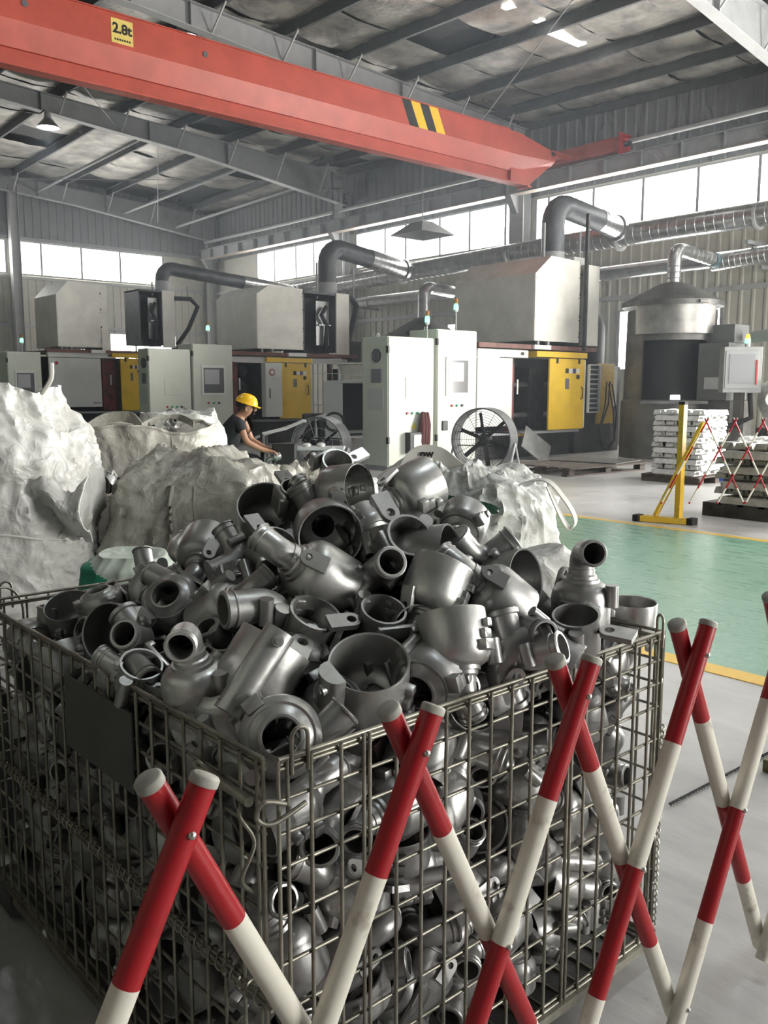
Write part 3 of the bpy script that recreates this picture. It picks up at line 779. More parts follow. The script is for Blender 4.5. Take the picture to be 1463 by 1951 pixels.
# exhaust boxes with ducts above the machines
def exhaust(parent, x0, x1, xp, y, zb, zt):
    """open dark cabinet: back, cheeks, bright right hand panel, pipe work inside"""
    MB().box((x0, y + 0.9, zb), (x1, y + 0.95, zt)).build('exhaust_back', m_galv_dark, parent)
    MB().box((x0, y, zb), (x0 + 0.03, y + 0.9, zt)).build('exhaust_cheek', m_galv_dark, parent)
    MB().box((x0, y, zt - 0.05), (x1, y + 0.9, zt)).build('exhaust_top', m_galv_dark, parent)
    MB().box((xp, y - 0.01, zb - 0.06), (x1, y + 0.04, zt + 0.02), 0.006).build('exhaust_panel', m_sheetmetal, parent)
    MB().box((xp + 0.0, y + 0.04, zb), (xp + 0.03, y + 0.9, zt)).build('exhaust_cheek', m_galv_dark, parent)
    MB().box((x0 + 0.55*(xp-x0), y + 0.25, zb + 0.2), (xp - 0.05, y + 0.3, zt - 0.2)).build('filter_plate', m_galv, parent)
    MB().tube([(x0 + 0.75*(xp-x0), y + 0.15, zb + 0.1), (x0 + 0.8*(xp-x0), y + 0.12, zb + 0.7), (x0 + 0.62*(xp-x0), y + 0.12, zb + 1.0), (x0 + 0.78*(xp-x0), y + 0.12, zt - 0.35)], 0.06, 8).build('bent_hose', m_rubber, parent, 60)
    MB().box((x0 + 0.55*(xp-x0), y + 0.1, zb + 0.72), (xp - 0.1, y + 0.2, zb + 0.75)).build('shelf_bar', m_galv, parent)
exhaust(m2, 14.22, 15.78, 15.33, 19.3, 2.42, 4.0)
exhaust(m1, 12.35, 13.52, 13.12, 25.0, 2.75, 4.38)
# thick black hoses hanging from the boxes
MB().tube([(15.78, 19.6, 3.9), (16.1, 19.6, 3.95), (16.3, 19.6, 3.75), (16.15, 19.6, 3.2), (15.95, 19.6, 2.7), (16.0, 19.6, 2.3)], 0.09, 10).build('black_hose', m_rubber, m2, 60)
MB().box((15.9, 19.4, 2.2), (16.3, 19.8, 2.75)).build('pump_head', m_machine_dark, m2)
MB().tube([(13.5, 25.2, 4.2), (14.2, 25.2, 4.22), (14.45, 25.2, 4.0), (14.1, 25.2, 3.3), (13.7, 25.2, 2.8)], 0.07, 10).build('black_hose', m_rubber, m1, 60)
MB().box((13.7, 25.1, 2.35), (14.9, 25.6, 2.75)).build('pump_head', m_machine_dark, m1)

# ------------------------------------------------------------------ control cabinets
def cabinet(name, label, x0, x1, y0, dep, h, kind, beacon=None, vent=True):
    e = empty(name, ((x0+x1)/2, y0 + dep/2, 0), label, 'cabinet', 'pale control cabinets')
    b = MB().box((x0, y0 + 0.025, 0.08), (x1, y0 + dep, h), 0.008).build('body', m_cab, e)
    MB().box((x0 + 0.02, y0 + 0.05, 0), (x1 - 0.02, y0 + dep - 0.03, 0.08)).build('plinth', m_steel, e)
    d = MB().box((x0 + 0.01, y0, 0.10), (x1 - 0.01, y0 + 0.025, h - 0.012), 0.008).build('door', m_cab, e)
    w = x1 - x0; xm = (x0 + x1)/2
    if vent:
        MB().lathe([(0, 0), (0.12, 0), (0.12, 0.012), (0.10, 0.014), (0.10, 0.004), (0, 0.004)], 24, Matrix.Translation((x0, y0 + dep*0.45, h - 0.33)) @ Matrix.Rotation(R(-90), 4, 'Y')).build('fan_grille', m_black, e)
        for k in range(4): MB().ring((x0 - 0.012, y0 + dep*0.45, h - 0.33), (1, 0, 0), 0.03 + 0.022*k, 0.003, 18, 4).build('grille_ring', m_steel, e)
        MB().box((x0 - 0.01, y0 + dep*0.26, h - 0.80), (x0, y0 + dep*0.65, h - 0.56)).build('filter_panel', mat('grey_filter', (0.19, 0.19, 0.22), 0.7), e)
        MB().box((x0 - 0.006, y0 + dep*0.2, h - 1.27), (x0, y0 + dep*0.8, h - 0.90)).build('cover_plate', mat('pale_cover', (0.50, 0.52, 0.50), 0.4), e)
    for z in (h - 0.22, 0.55): MB().box((x0 - 0.015, y0 - 0.012, z - 0.07), (x0 + 0.02, y0 + 0.05, z + 0.05)).build('hinge', m_black, e)
    if kind == 'screen':
        s = MB().box((x0 + w*0.2, y0 - 0.02, h - 1.22), (x0 + w*0.80, y0, h - 0.50), 0.006).build('window_frame', m_panel, d)
        MB().box((x0 + w*0.25, y0 - 0.024, h - 1.16), (x0 + w*0.755, y0 - 0.018, h - 0.56)).build('display', m_glass_dark, s)
        MB().box((x0 + w*0.27, y0 - 0.027, h - 0.95), (x0 + w*0.64, y0 - 0.022, h - 0.60)).build('display_page', m_screen, s)
        for k, mm in enumerate((m_red_plastic, m_green_plastic, m_black)):
            MB().cyl((x0 + w*(0.36 + 0.13*k), y0 - 0.03, h - 1.40), (x0 + w*(0.36 + 0.13*k), y0, h - 1.40), 0.025, 10).build('push_button', mm, d)
        MB().box((x0 + w*0.12, y0 - 0.03, h - 1.86), (x0 + w*0.25, y0, h - 1.68), 0.01).build('latch', m_black, d)
        MB().box((x0 + w*0.30, y0 - 0.004, h - 1.72), (x0 + w*0.42, y0, h - 1.56)).build('notice', mat('notice_yellow', (0.75, 0.6, 0.05), 0.5), d) if 'warning' in label else None
    else:
        pn = MB().box((x0 + w*0.36, y0 - 0.012, h - 1.07), (x0 + w*0.70, y0, h - 0.70), 0.004).build('cover_plate', m_cab, d)
        for k, mm in enumerate((m_red_plastic, m_green_plastic, m_green_plastic, m_black)):
            MB().cyl((x0 + w*(0.40 + 0.115*k), y0 - 0.03, h - 1.34), (x0 + w*(0.40 + 0.115*k), y0, h - 1.34), 0.024, 10).build('push_button', mm, d)
        MB().tube([(x0 + w*0.74, y0 - 0.03, h - 1.34), (x0 + w*0.83, y0 - 0.05, h - 1.38), (x0 + w*0.84, y0 - 0.04, h - 1.7), (x0 + w*0.80, y0 - 0.02, h - 1.95)], 0.008, 5).build('cord', m_rubber, d)
        me_ = MB().box((x0 + w*0.36, y0 - 0.14, h - 2.05), (x0 + w*0.70, y0, h - 1.68)).build('meter_box', m_black, d)
        MB().box((x0 + w*0.43, y0 - 0.15, h - 1.98), (x0 + w*0.68, y0 - 0.14, h - 1.72)).build('meter_face', m_white, me_)
        if h > 1.9: MB().prism([(x0 + w*0.50, 0.36), (x0 + w*0.62, 0.36), (x0 + w*0.56, 0.54)] if h - 2.0 < 0.3 else [(x0 + w*0.50, h - 1.62), (x0 + w*0.62, h - 1.62), (x0 + w*0.56, h - 1.5)], 'y', y0 - 0.004, y0).build('warning_sticker', mat('notice_yellow', (0.75, 0.6, 0.05), 0.5), d)
    if beacon:
        bx, by, bz = beacon
        MB().cyl((bx, by, h), (bx, by, bz - 0.1), 0.012, 6).build('beacon_stalk', m_steel_lt, e)
        MB().cyl((bx, by, bz - 0.10), (bx, by, bz - 0.06), 0.04, 12).build('beacon_base', m_white, e)
        MB().lathe([(0.0, 0.11), (0.035, 0.10), (0.045, 0.05), (0.045, 0.0), (0.0, 0.0)], 14, Matrix.Translation((bx, by, bz - 0.06))).build('green_beacon', m_green_lamp, e, 40)
        MB().cyl((bx, by, bz + 0.05), (bx, by, bz + 0.14), 0.035, 12).build('amber_beacon', mat('amber_lens', (0.35, 0.15, 0.04), 0.3), e)
    MB().ring((x0 + 0.12, y0 + dep*0.6, h + 0.035), (1, 0, 0), 0.03, 0.008, 12, 5).build('lifting_eye', m_white, e)
    return e
cabinet('control_cabinet', 'nearest pale cabinet with a green-grey side, round vent and meter box', 10.34, 11.45, 11.57, 0.70, 2.35, 'meter', (11.40, 11.7, 2.70))
cabinet('control_cabinet', 'tall pale cabinet with a framed display, beside the right drum fan', 11.63, 12.69, 11.66, 0.75, 2.53, 'screen', (12.25, 11.8, 2.98), vent=False)
cabinet('control_cabinet', 'pale cabinet with side vent left of the worker, over the rimmed bag', 9.50, 10.58, 18.86, 0.52, 2.36, 'meter')
cabinet('control_cabinet', 'pale cabinet with framed display and yellow warning notice, left of the worker', 10.66, 11.76, 18.90, 0.7, 2.50, 'screen', (11.15, 19.0, 2.90), vent=False)
cabinet('control_cabinet', 'leftmost pale cabinet above the big white bag', 8.20, 9.10, 24.3, 0.6, 2.42, 'screen', (8.68, 24.5, 2.74), vent=False)
cabinet('control_cabinet', 'cabinet cut by the left frame edge, behind the big white bag', 6.95, 8.03, 24.5, 0.6, 2.38, 'meter', vent=False)
# maroon cloth bag hanging from the meter box cabinet
mb = MB()
for k in range(3):
    mb.tube([(11.1 + 0.06*k, 11.50, 1.02), (11.06 + 0.07*k, 11.46, 0.8), (11.04 + 0.07*k, 11.46, 0.5), (11.06 + 0.06*k, 11.47, 0.26)], 0.05, 8, radii=[0.03, 0.055, 0.06, 0.035])
o = mb.build('hanging_cloth', m_maroon, None, 60); tag(o, 'maroon cloth hanging on the nearest pale cabinet', 'cloth')

# ------------------------------------------------------------------ ducts
def spiral_duct(name, pts, r, m, parent, rib=0.16, ribs=True, n=20):
    o = MB().tube(pts, r, n).build(name, m, parent, 50)
    if ribs:
        pts = [Vector(p) for p in pts]
        for a, b in zip(pts, pts[1:]):
            L = (b - a).length; k = max(1, int(L / rib)); d = (b - a).normalized()
            if L < 0.3: continue
            mb = MB()
            for i in range(k):
                mb.ring(a + d*(L*(i + 0.5)/k), d, r, 0.006, n, 4)
            q = mb.build('spiral_seam', m, o, 50); q['kind'] = 'stuff'
    return o
e = empty('main_duct', (18.7, 17, 4.6), 'large ribbed exhaust duct running under the window band', 'duct')
spiral_duct('duct_run', [(18.7, 5.5, 5.10), (18.7, 14.0, 5.06), (18.7, 20.2, 4.92), (18.7, 26, 4.78)], 0.26, m_galv, e, 0.22)
for yy in (9.2, 12.6, 16.0, 20.3, 24.0): MB().cyl((18.7, yy - 0.03, 5.12 - 0.016*(yy-5)), (18.7, yy + 0.03, 5.12 - 0.016*(yy-5)), 0.29, 20).build('flange_ring', m_steel_lt, e, 40)
for yy in (9.4, 17.4, 25.4): MB().box((18.6, yy - 0.04, 4.5), (20.0, yy + 0.04, 4.58)).build('wall_bracket', m_steel, e)
e = empty('lower_duct', (19.35, 16, 4.1), 'slimmer bright duct running along the wall under the main duct', 'duct')
spiral_duct('duct_run', [(19.4, 5.5, 4.38), (19.4, 14.5, 4.32), (19.4, 23.2, 4.28)], 0.18, m_galv, e, ribs=False)
for yy in (8.4, 13.6, 18.5, 22.6): MB().cyl((19.4, yy - 0.02, 4.38 - 0.006*(yy-5)), (19.4, yy + 0.02, 4.38 - 0.006*(yy-5)), 0.20, 20).build('flange_ring', m_galv, e, 40)
MB().cyl((19.4, 19.96, 4.29), (19.4, 20.04, 4.29), 0.19, 20).build('red_mark', mat('red_mark', (0.42, 0.12, 0.08), 0.5), e, 40)
for yy in (9.4, 17.4, 22.9): MB().box((19.3, yy - 0.03, 4.05), (20.0, yy + 0.03, 4.12)).build('wall_bracket', m_steel, e)
def elbow(c, r, a0, a1, n, plane='xz'):
    return [(c[0] + r*math.cos(a0 + (a1-a0)*i/n), c[1], c[2] + r*math.sin(a0 + (a1-a0)*i/n)) for i in range(n+1)]
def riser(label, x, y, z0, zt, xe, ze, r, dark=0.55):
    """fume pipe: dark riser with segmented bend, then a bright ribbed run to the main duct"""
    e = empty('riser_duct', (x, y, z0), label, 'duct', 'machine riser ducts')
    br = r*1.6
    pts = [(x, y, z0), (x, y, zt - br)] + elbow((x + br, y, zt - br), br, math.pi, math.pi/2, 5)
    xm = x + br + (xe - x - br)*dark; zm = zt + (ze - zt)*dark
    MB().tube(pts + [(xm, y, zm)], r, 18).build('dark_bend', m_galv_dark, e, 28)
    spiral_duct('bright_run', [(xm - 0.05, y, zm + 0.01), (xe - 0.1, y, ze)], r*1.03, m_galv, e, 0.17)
    MB().cyl((xe - 0.16, y, ze), (xe - 0.06, y, ze), r*1.2, 18).build('flange_ring', m_galv, e, 40)
    MB().cyl((x, y, z0), (x, y, z0 + 0.35), r*1.05, 18).build('collar', m_steel, e, 40)
    MB().cyl((x - r - 0.18, y - 0.1, z0 - 0.1), (x - r - 0.18, y - 0.1, zt - 0.45), 0.03, 8).build('stay_rod', m_steel, e)
    MB().cyl((x + r + 0.6, y - 0.1, z0 - 0.1), (x + r + 0.6, y - 0.1, zt - 0.5), 0.025, 8).build('stay_rod', m_steel, e)
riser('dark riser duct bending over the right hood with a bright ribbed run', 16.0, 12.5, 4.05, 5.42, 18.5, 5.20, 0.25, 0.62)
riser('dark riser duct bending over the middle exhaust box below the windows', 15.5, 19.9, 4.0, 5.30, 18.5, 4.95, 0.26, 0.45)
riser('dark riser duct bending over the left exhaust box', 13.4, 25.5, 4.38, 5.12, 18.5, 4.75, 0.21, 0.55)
o = MB().box((16.25, 12.1, 4.05), (16.75, 12.5, 4.30), 0.01).build('junction_box', m_white); tag(o, 'small white junction box on top of the right hood', 'box')
# ------------------------------------------------------------------ furnace tower
fx, fy = 17.05, 10.15
def T(z=0): return Matrix.Translation((fx, fy, z))
e = empty('melting_furnace', (fx, fy, 0), 'round sooty melting furnace tower with a cone roof and black mouth', 'furnace')
face = math.atan2(-fy, -fx) + 0.10     # direction the mouth looks, towards the aisle
half = R(42)
MB().lathe([(0.98, 0.0), (0.98, 1.18), (0.94, 1.22)], 40, T()).build('lower_shell', m_soot, e, 40)
MB().lathe([(0.93, 1.2), (0.90, 3.05), (0.86, 3.05), (0.88, 1.25)], 40, T(), closed=True, arc=2*math.pi - 2*half, a0=face + half).build('upper_shell', m_soot, e, 40)
MB().lathe([(0.915, 2.42), (0.90, 3.05), (0.85, 3.05), (0.86, 2.42)], 20, T(), closed=True, arc=2*half, a0=face - half).build('mouth_lintel', m_soot, e, 40)
MB().lathe([(0.60, 1.2), (0.60, 3.05)], 30, T()).build('dark_lining', m_soot_dark, e, 40)
MB().lathe([(0.0, 1.21), (0.9, 1.21), (0.9, 1.17), (0, 1.17)], 30, T()).build('mouth_floor', m_soot_dark, e, 40)
vs = MB().lathe([(0.975, 2.55), (0.985, 3.16), (0.97, 3.16), (0.955, 2.55)], 18, T(), closed=True, arc=2*half + 0.35, a0=face - half - 0.17).build('splash_apron', mat('smoked_sheet', (0.40, 0.39, 0.37), 0.38, 0.6, rgb2=(0.20, 0.195, 0.19), scale=3, lo=0.3, hi=0.7), e, 40)
MB().lathe([(1.03, 3.12), (1.03, 3.22), (0.30, 3.60), (0.14, 3.64), (0.14, 3.60), (1.0, 3.12)], 36, T(), closed=True).build('cone_roof', m_soot, e, 40)
for k in range(4):
    a = face + 0.5 + k*1.57
    MB().obox(T(3.17) @ Matrix.Rotation(a, 4, 'Z') @ Matrix.Translation((1.03, 0, 0)), 0.08, 0.2, 0.06, 0.01).build('roof_lug', m_soot, e)
fw_ = Vector((math.cos(face), math.sin(face), 0)); sd_ = Vector((-fw_.y, fw_.x, 0)); fc = Vector((fx, fy, 0))
MB().obox(Matrix.Translation(fc + fw_*0.95 + Vector((0, 0, 1.17))) @ Matrix.Rotation(face, 4, 'Z'), 0.3, 1.3, 0.06).build('mouth_sill', m_soot, e)
p = fc + fw_*0.80 - sd_*(-0.05) + Vector((0, 0, 1.24))
MB().obox(Matrix.Translation(p) @ Matrix.Rotation(face, 4, 'Z'), 0.05, 0.2, 0.16, 0.02).build('bright_block', mat('glowing_white_block', (0.85, 0.85, 0.82), 0.5, emit=(1, 0.98, 0.94), estr=1.2), e)  # white block with a weak glow of its own
MB().obox(Matrix.Translation(fc + fw_*0.985 + sd_*0.45 + Vector((0, 0, 0.45))) @ Matrix.Rotation(face + 0.2, 4, 'Z'), 0.03, 0.32, 0.55, 0.01).build('heat_patch', mat('scorched_patch', (0.24, 0.21, 0.19), 0.6, var=0.3, scale=8), e)
# flue pipe from the cone to the wall duct
fp = MB().tube([(fx, fy, 3.55), (fx, fy, 4.10)] + elbow((fx + 0.22, fy, 4.10), 0.22, math.pi, math.pi/2, 5) + [(fx + 0.5, fy, 4.32)], 0.14, 16).build('flue_pipe', m_galv, e, 28)
spiral_duct('flue_run', [(fx + 0.45, fy, 4.32), (fx + 1.55, fy, 4.25)], 0.145, m_galv, e, 0.16)
MB().cyl((fx + 1.5, fy, 4.25), (fx + 1.75, fy, 4.24), 0.16, 16).build('flue_sleeve', mat('teal_sleeve', (0.10, 0.17, 0.19), 0.5), e, 40)
for k in range(3): MB().ring((fx, fy, 3.72 + 0.12*k), (0, 0, 1), 0.142, 0.008, 18, 4).build('flue_seam', m_galv, e)
e2 = empty('flexible_duct', (18.9, 8.5, 4.0), 'corrugated flexible duct at the right edge beyond the furnace pipe', 'duct')
spiral_duct('duct_run', [(18.9, 10.3, 4.22), (18.9, 8.6, 4.30), (18.9, 5.0, 4.40)], 0.19, m_galv, e2, 0.13)
# furnace side: burner housing, pedestal, control box
MB().box((16.75, 8.62, 0.0), (17.7, 9.4, 1.2)).build('side_bed', m_soot, e)
MB().box((16.75, 8.70, 1.2), (17.6, 9.35, 2.35), 0.02).build('burner_housing', mat('dark_grey_housing', (0.16, 0.165, 0.165), 0.5, var=0.1, scale=4), e)
MB().box((17.0, 8.72, 2.35), (17.6, 9.3, 2.72), 0.02).build('burner_housing', mat('dark_grey_housing', (0.16, 0.165, 0.165), 0.5), e)
MB().obox(Matrix.Translation((16.735, 9.0, 1.55)), 0.012, 0.36, 0.24, 0.005).build('nameplate', m_steel_lt, e)
e3 = empty('furnace_control_box', (16.4, 8.3, 0), 'grey control box with a red edge and amber beacon beside the furnace', 'cabinet')
bm_ = Matrix.Translation((16.42, 8.28, 1.80)) @ Matrix.Rotation(R(-48), 4, 'Z')
m_greybox = mat('grey_box_paint', (0.34, 0.35, 0.35), 0.45, var=0.05, scale=4)
bx_ = MB().obox(bm_, 0.70, 0.35, 0.86, 0.008).build('box_body', m_greybox, e3)
MB().obox(bm_ @ Matrix.Translation((-0.02, -0.18, 0.0)), 0.60, 0.02, 0.70, 0.005).build('box_door', m_greybox, bx_)
MB().obox(bm_ @ Matrix.Translation((-0.02, -0.195, 0.02)), 0.46, 0.01, 0.54).build('display', mat('grey_display', (0.25, 0.26, 0.27), 0.35), bx_)
MB().obox(bm_ @ Matrix.Translation((0.25, -0.20, -0.05)), 0.03, 0.02, 0.46).build('red_edge', m_red_plastic, bx_)
MB().box((16.35, 8.2, 0), (16.5, 8.35, 1.4)).build('post', m_soot, e3)
MB().cyl((16.5, 8.2, 2.23), (16.5, 8.2, 2.30), 0.05, 12).build('beacon_base', m_steel_lt, e3)
MB().cyl((16.5, 8.2, 2.30), (16.5, 8.2, 2.38), 0.05, 12).build('green_beacon', m_green_lamp, e3, 40)
MB().lathe([(0, 0.1), (0.03, 0.09), (0.05, 0.0)], 12, Matrix.Translation((16.5, 8.2, 2.38))).build('amber_beacon', m_amber_lamp, e3, 40)
o = MB().tube([(17.3, 8.5, 2.45), (17.3, 8.1, 2.50), (17.3, 7.8, 2.42), (17.3, 7.65, 2.2), (17.3, 7.6, 1.5), (17.3, 7.6, 0.3)], 0.12, 14).build('furnace_hose', mat('grey_green_pipe', (0.25, 0.28, 0.26), 0.5), None, 50); tag(o, 'grey green bent pipe behind the furnace control box', 'pipe')
e4 = empty('blower_unit', (17.0, 7.6, 0), 'dark blower unit with pale fan scroll at the right edge', 'machine')
MB().box((16.6, 7.0, 0), (17.3, 8.0, 0.7)).build('blower_base', m_machine_dark, e4)
MB().lathe([(0.34, -0.12), (0.36, -0.12), (0.36, 0.12), (0.34, 0.12), (0.12, 0.12), (0.12, -0.12)], 24, Matrix.Translation((16.7, 7.7, 1.25)) @ Matrix.Rotation(R(60), 4, 'Z') @ Matrix.Rotation(R(90), 4, 'X'), closed=True).build('fan_scroll', m_bag_pale, e4, 40)
MB().tube([(16.5, 8.1, 1.35), (16.4, 8.0, 0.9), (16.3, 8.3, 0.75), (16.2, 8.6, 0.7)], 0.05, 8).build('black_hose', m_rubber, e4, 50)
MB().box((16.6, 7.55, 0.7), (16.9, 7.85, 1.0)).build('scroll_foot', m_steel, e4)
# small blue container
o = MB().lathe([(0.0, 0.0), (0.10, 0.0), (0.11, 0.2), (0.05, 0.27), (0.05, 0.32), (0.0, 0.32)], 14, Matrix.Translation((13.3, 6.95, 0.0))).build('blue_bottle', mat('blue_plastic', (0.02, 0.10, 0.50), 0.3), None, 40); o.location.z += 0
tag(o, 'blue plastic container on the floor behind the small barrier', 'container')

# ------------------------------------------------------------------ second furnace seen far behind the cabinets
f2x, f2y = 17.3, 17.9
e = empty('melting_furnace', (f2x, f2y, 0), 'second furnace with a flat cone roof behind the tall middle cabinet', 'furnace')
Tm = Matrix.Translation((f2x, f2y, 0))
MB().lathe([(0.95, 0.0), (0.95, 2.75)], 30, Tm).build('shell', m_soot, e, 40)
MB().lathe([(1.15, 2.75), (1.15, 2.85), (0.25, 3.35), (0.14, 3.38)], 30, Tm).build('cone_roof', m_soot, e, 40)
MB().tube([(f2x, f2y, 3.3), (f2x, f2y, 3.95)] + elbow((f2x + 0.25, f2y, 3.95), 0.25, math.pi, math.pi/2, 5) + [(f2x + 1.2, f2y, 4.15)], 0.17, 16).build('flue_pipe', m_galv, e, 28)
MB().cyl((f2x + 1.15, f2y, 4.15), (f2x + 1.4, f2y, 4.15), 0.19, 16).build('flue_sleeve', mat('teal_sleeve', (0.10, 0.17, 0.19), 0.5), e, 40)
# ------------------------------------------------------------------ pallet with a dark sheet before the right machine
e = empty('pallet', (13.0, 9.6, 0), 'dark weathered wooden pallet on the floor before the right machine', 'pallet')
pm = Matrix.Translation((12.95, 9.45, 0)) @ Matrix.Rotation(R(-4), 4, 'Z')
for k in range(6): MB().obox(pm @ Matrix.Translation((0, -0.65 + k*0.26, 0.135)), 2.1, 0.20, 0.025).build('deck_board', m_pallet, e)
for yy in (-0.62, 0.0, 0.62):
    MB().obox(pm @ Matrix.Translation((0, yy, 0.012)), 2.1, 0.12, 0.024).build('bottom_board', m_pallet, e)
    for xx in (-0.95, 0.0, 0.95): MB().obox(pm @ Matrix.Translation((xx, yy, 0.073)), 0.14, 0.14, 0.098).build('block', m_pallet, e)
o = MB().obox(pm @ Matrix.Translation((0.55, 0.05, 0.156)) @ Matrix.Rotation(R(12), 4, 'Z'), 1.0, 1.3, 0.016).build('steel_sheet', m_plate); tag(o, 'dark flat steel sheet lying on the wooden pallet', 'sheet')
o = MB().obox(pm @ Matrix.Translation((1.3, 0.8, 0.06)), 0.34, 0.16, 0.12, 0.02).build('white_ingot', m_ingot); tag(o, 'single bright ingot on the floor beside the pallet', 'ingot')
# ------------------------------------------------------------------ drum fans
def drum_fan(label, c, nrm, rad, dep, front_grille=True):
    n = Vector(nrm).normalized(); c = Vector(c)
    x = n.cross(Vector((0, 0, 1))).normalized(); y = x.cross(n)
    Mf = Matrix((x, y, n)).transposed().to_4x4(); Mf.translation = c
    e = empty('drum_fan', (c.x, c.y, 0), label, 'fan', 'drum fans')
    MB().lathe([(rad, -dep/2), (rad + 0.012, -dep/2 - 0.008), (rad + 0.012, dep/2 + 0.008), (rad, dep/2), (rad - 0.006, dep/2), (rad - 0.006, -dep/2)], 48, Mf, closed=True).build('drum', mat('fan_drum_steel', (0.20, 0.205, 0.21), 0.4, 0.5, var=0.1, scale=6), e, 40)
    g = MB()
    k = 12 if front_grille else 3
    for i in range(1, k + 1): g.ring(Mf @ Vector((0, 0, dep/2)), n, rad*i/(k + 0.2), 0.003, 36, 4)
    for i in range(12 if front_grille else 5):
        a = 2*math.pi*i/(12 if front_grille else 5)
        g.cyl(Mf @ Vector((0.06*math.cos(a), 0.06*math.sin(a), dep/2)), Mf @ Vector((rad*math.cos(a), rad*math.sin(a), dep/2)), 0.004, 5)
    q = g.build('wire_grille', m_black if front_grille else m_steel, e); 
    MB().lathe([(0, -0.13), (0.09, -0.13), (0.10, 0.02), (0.06, 0.06), (0, 0.06)], 18, Mf).build('motor', m_machine_dark, e, 40)
    for i in range(6):
        a = 2*math.pi*i/6 + 0.35
        Mb = Mf @ Matrix.Rotation(a, 4, 'Z') @ Matrix.Translation((rad*0.50, 0, 0.0)) @ Matrix.Rotation(R(32), 4, 'X')
        MB().obox(Mb, rad*0.74, rad*0.15, 0.006).build('blade', m_black, e)
    for s_ in (-1, 1):
        MB().bar(Mf @ Vector((-rad, s_*rad*0.22, -0.06)), Mf @ Vector((rad, s_*rad*0.22, -0.06)), 0.03, 0.02).build('motor_bracket', m_black, e)
        p = Mf @ Vector((s_*(rad + 0.03), -rad*0.1, 0)); f = Vector((p.x, p.y, 0.02))
        MB().cyl(p, f + n*0.30, 0.018, 8).build('stand_leg', m_steel_lt, e); MB().cyl(p, f - n*0.30, 0.018, 8).build('stand_leg', m_steel_lt, e)
        MB().cyl(f + n*0.34, f - n*0.34, 0.018, 8).build('stand_foot', m_steel_lt, e)
    MB().cyl(Vector((*(Mf @ Vector((-rad - 0.03, 0, 0)))[:2], 0.03)) - n*0.3, Vector((*(Mf @ Vector((rad + 0.03, 0, 0)))[:2], 0.03)) - n*0.3, 0.015, 8).build('stand_rail', m_steel_lt, e)
    return e
CF = Vector((0.6626, 0.749, 0)); CRT = Vector((0.749, -0.6626, 0))       # aisle directions: into the hall, across it
drum_fan('right drum fan with a black wire grille before the pale panel', (11.12, 10.02, 0.60), (-CF*0.88 - CRT*0.48), 0.52, 0.34)
drum_fan('left drum fan with an open grey drum behind the crumpled bags', (9.15, 11.95, 0.50), (-CF*0.9 - CRT*0.35), 0.47, 0.36, False)
# ------------------------------------------------------------------ worker seated on a stool
wx, wy = 5.82, 9.655
def WP(f, z, s=0.0):     # f metres forward (to the right in the photo), s metres towards the camera
    return Vector((wx, wy, z)) + CRT*f - CF*s
def skinned(name, joints, edges, m, parent, root=0, sub=2):
    me = bpy.data.meshes.new(name)
    me.from_pydata([Vector(j[0]) - WP(0, 0) for j in joints], edges, [])
    me.materials.append(m)
    o = Lk(bpy.data.objects.new(name, me))
    o.modifiers.new('skin', 'SKIN').use_smooth_shade = True
    lay = me.skin_vertices[0].data if me.skin_vertices else None
    if lay is None:
        bm = bmesh.new(); bm.from_mesh(me); bm.verts.layers.skin.verify(); bm.to_mesh(me); bm.free(); lay = me.skin_vertices[0].data
    for i, j in enumerate(joints):
        r = j[1]; lay[i].radius = r if isinstance(r, tuple) else (r, r); lay[i].use_root = (i == root)
    sm = o.modifiers.new('sub', 'SUBSURF'); sm.levels = sub; sm.render_levels = sub
    o.parent = parent; o.location = (0, 0, 0)
    return o
per = empty('person', WP(0, 0), 'worker in yellow helmet and black clothes bending over a work piece', 'person')
def limb(s):
    return [(WP(0.26, 1.03, 0.17*s), 0.05), (WP(0.34, 0.80, 0.21*s), 0.042), (WP(0.52, 0.70, 0.14*s), 0.036), (WP(0.60, 0.68, 0.12*s), 0.028)]
J = [(WP(0, 0.58), 0.13), (WP(0.07, 0.80), 0.125), (WP(0.17, 1.01), 0.12), (WP(0.24, 1.09), 0.07), (WP(0.275, 1.13), 0.06), (WP(0.32, 1.165), 0.075), (WP(0.335, 1.225), 0.095), (WP(0.325, 1.29), 0.08)]
E_ = [(i, i+1) for i in range(7)]
for s in (1, -1):
    b = len(J); J += limb(s); E_ += [(2, b), (b, b+1), (b+1, b+2), (b+2, b+3)]
    h = WP(0.64, 0.67, 0.12*s)
    pb = len(J); J.append((h, (0.032, 0.02))); E_.append((b+3, pb))
    for k in range(4):
        f0 = len(J); off = (k - 1.5)*0.017
        J += [(h + CRT*0.035 - CF*off, 0.009), (h + CRT*0.065 - CF*off + Vector((0, 0, -0.025)), 0.008), (h + CRT*0.070 - CF*off + Vector((0, 0, -0.05)), 0.007)]
        E_ += [(pb, f0), (f0, f0+1), (f0+1, f0+2)]
    f0 = len(J); J += [(h + CRT*0.01 + CF*0.035*s, 0.009), (h + CRT*0.04 + CF*0.035*s + Vector((0, 0, -0.02)), 0.008)]; E_ += [(pb, f0), (f0, f0+1)]
    b = len(J); J += [(WP(0.03, 0.54, 0.10*s), 0.085), (WP(0.42, 0.56, 0.14*s), 0.068), (WP(0.40, 0.14, 0.14*s), 0.045), (WP(0.41, 0.07, 0.14*s), 0.04), (WP(0.55, 0.04, 0.15*s), 0.035)]
    E_ += [(0, b), (b, b+1), (b+1, b+2), (b+2, b+3), (b+3, b+4)]
skinned('body', J, E_, m_skin, per)
JS = [(WP(-0.01, 0.55), 0.175), (WP(0.06, 0.80), 0.172), (WP(0.16, 1.00), 0.16), (WP(0.23, 1.085), 0.10)]
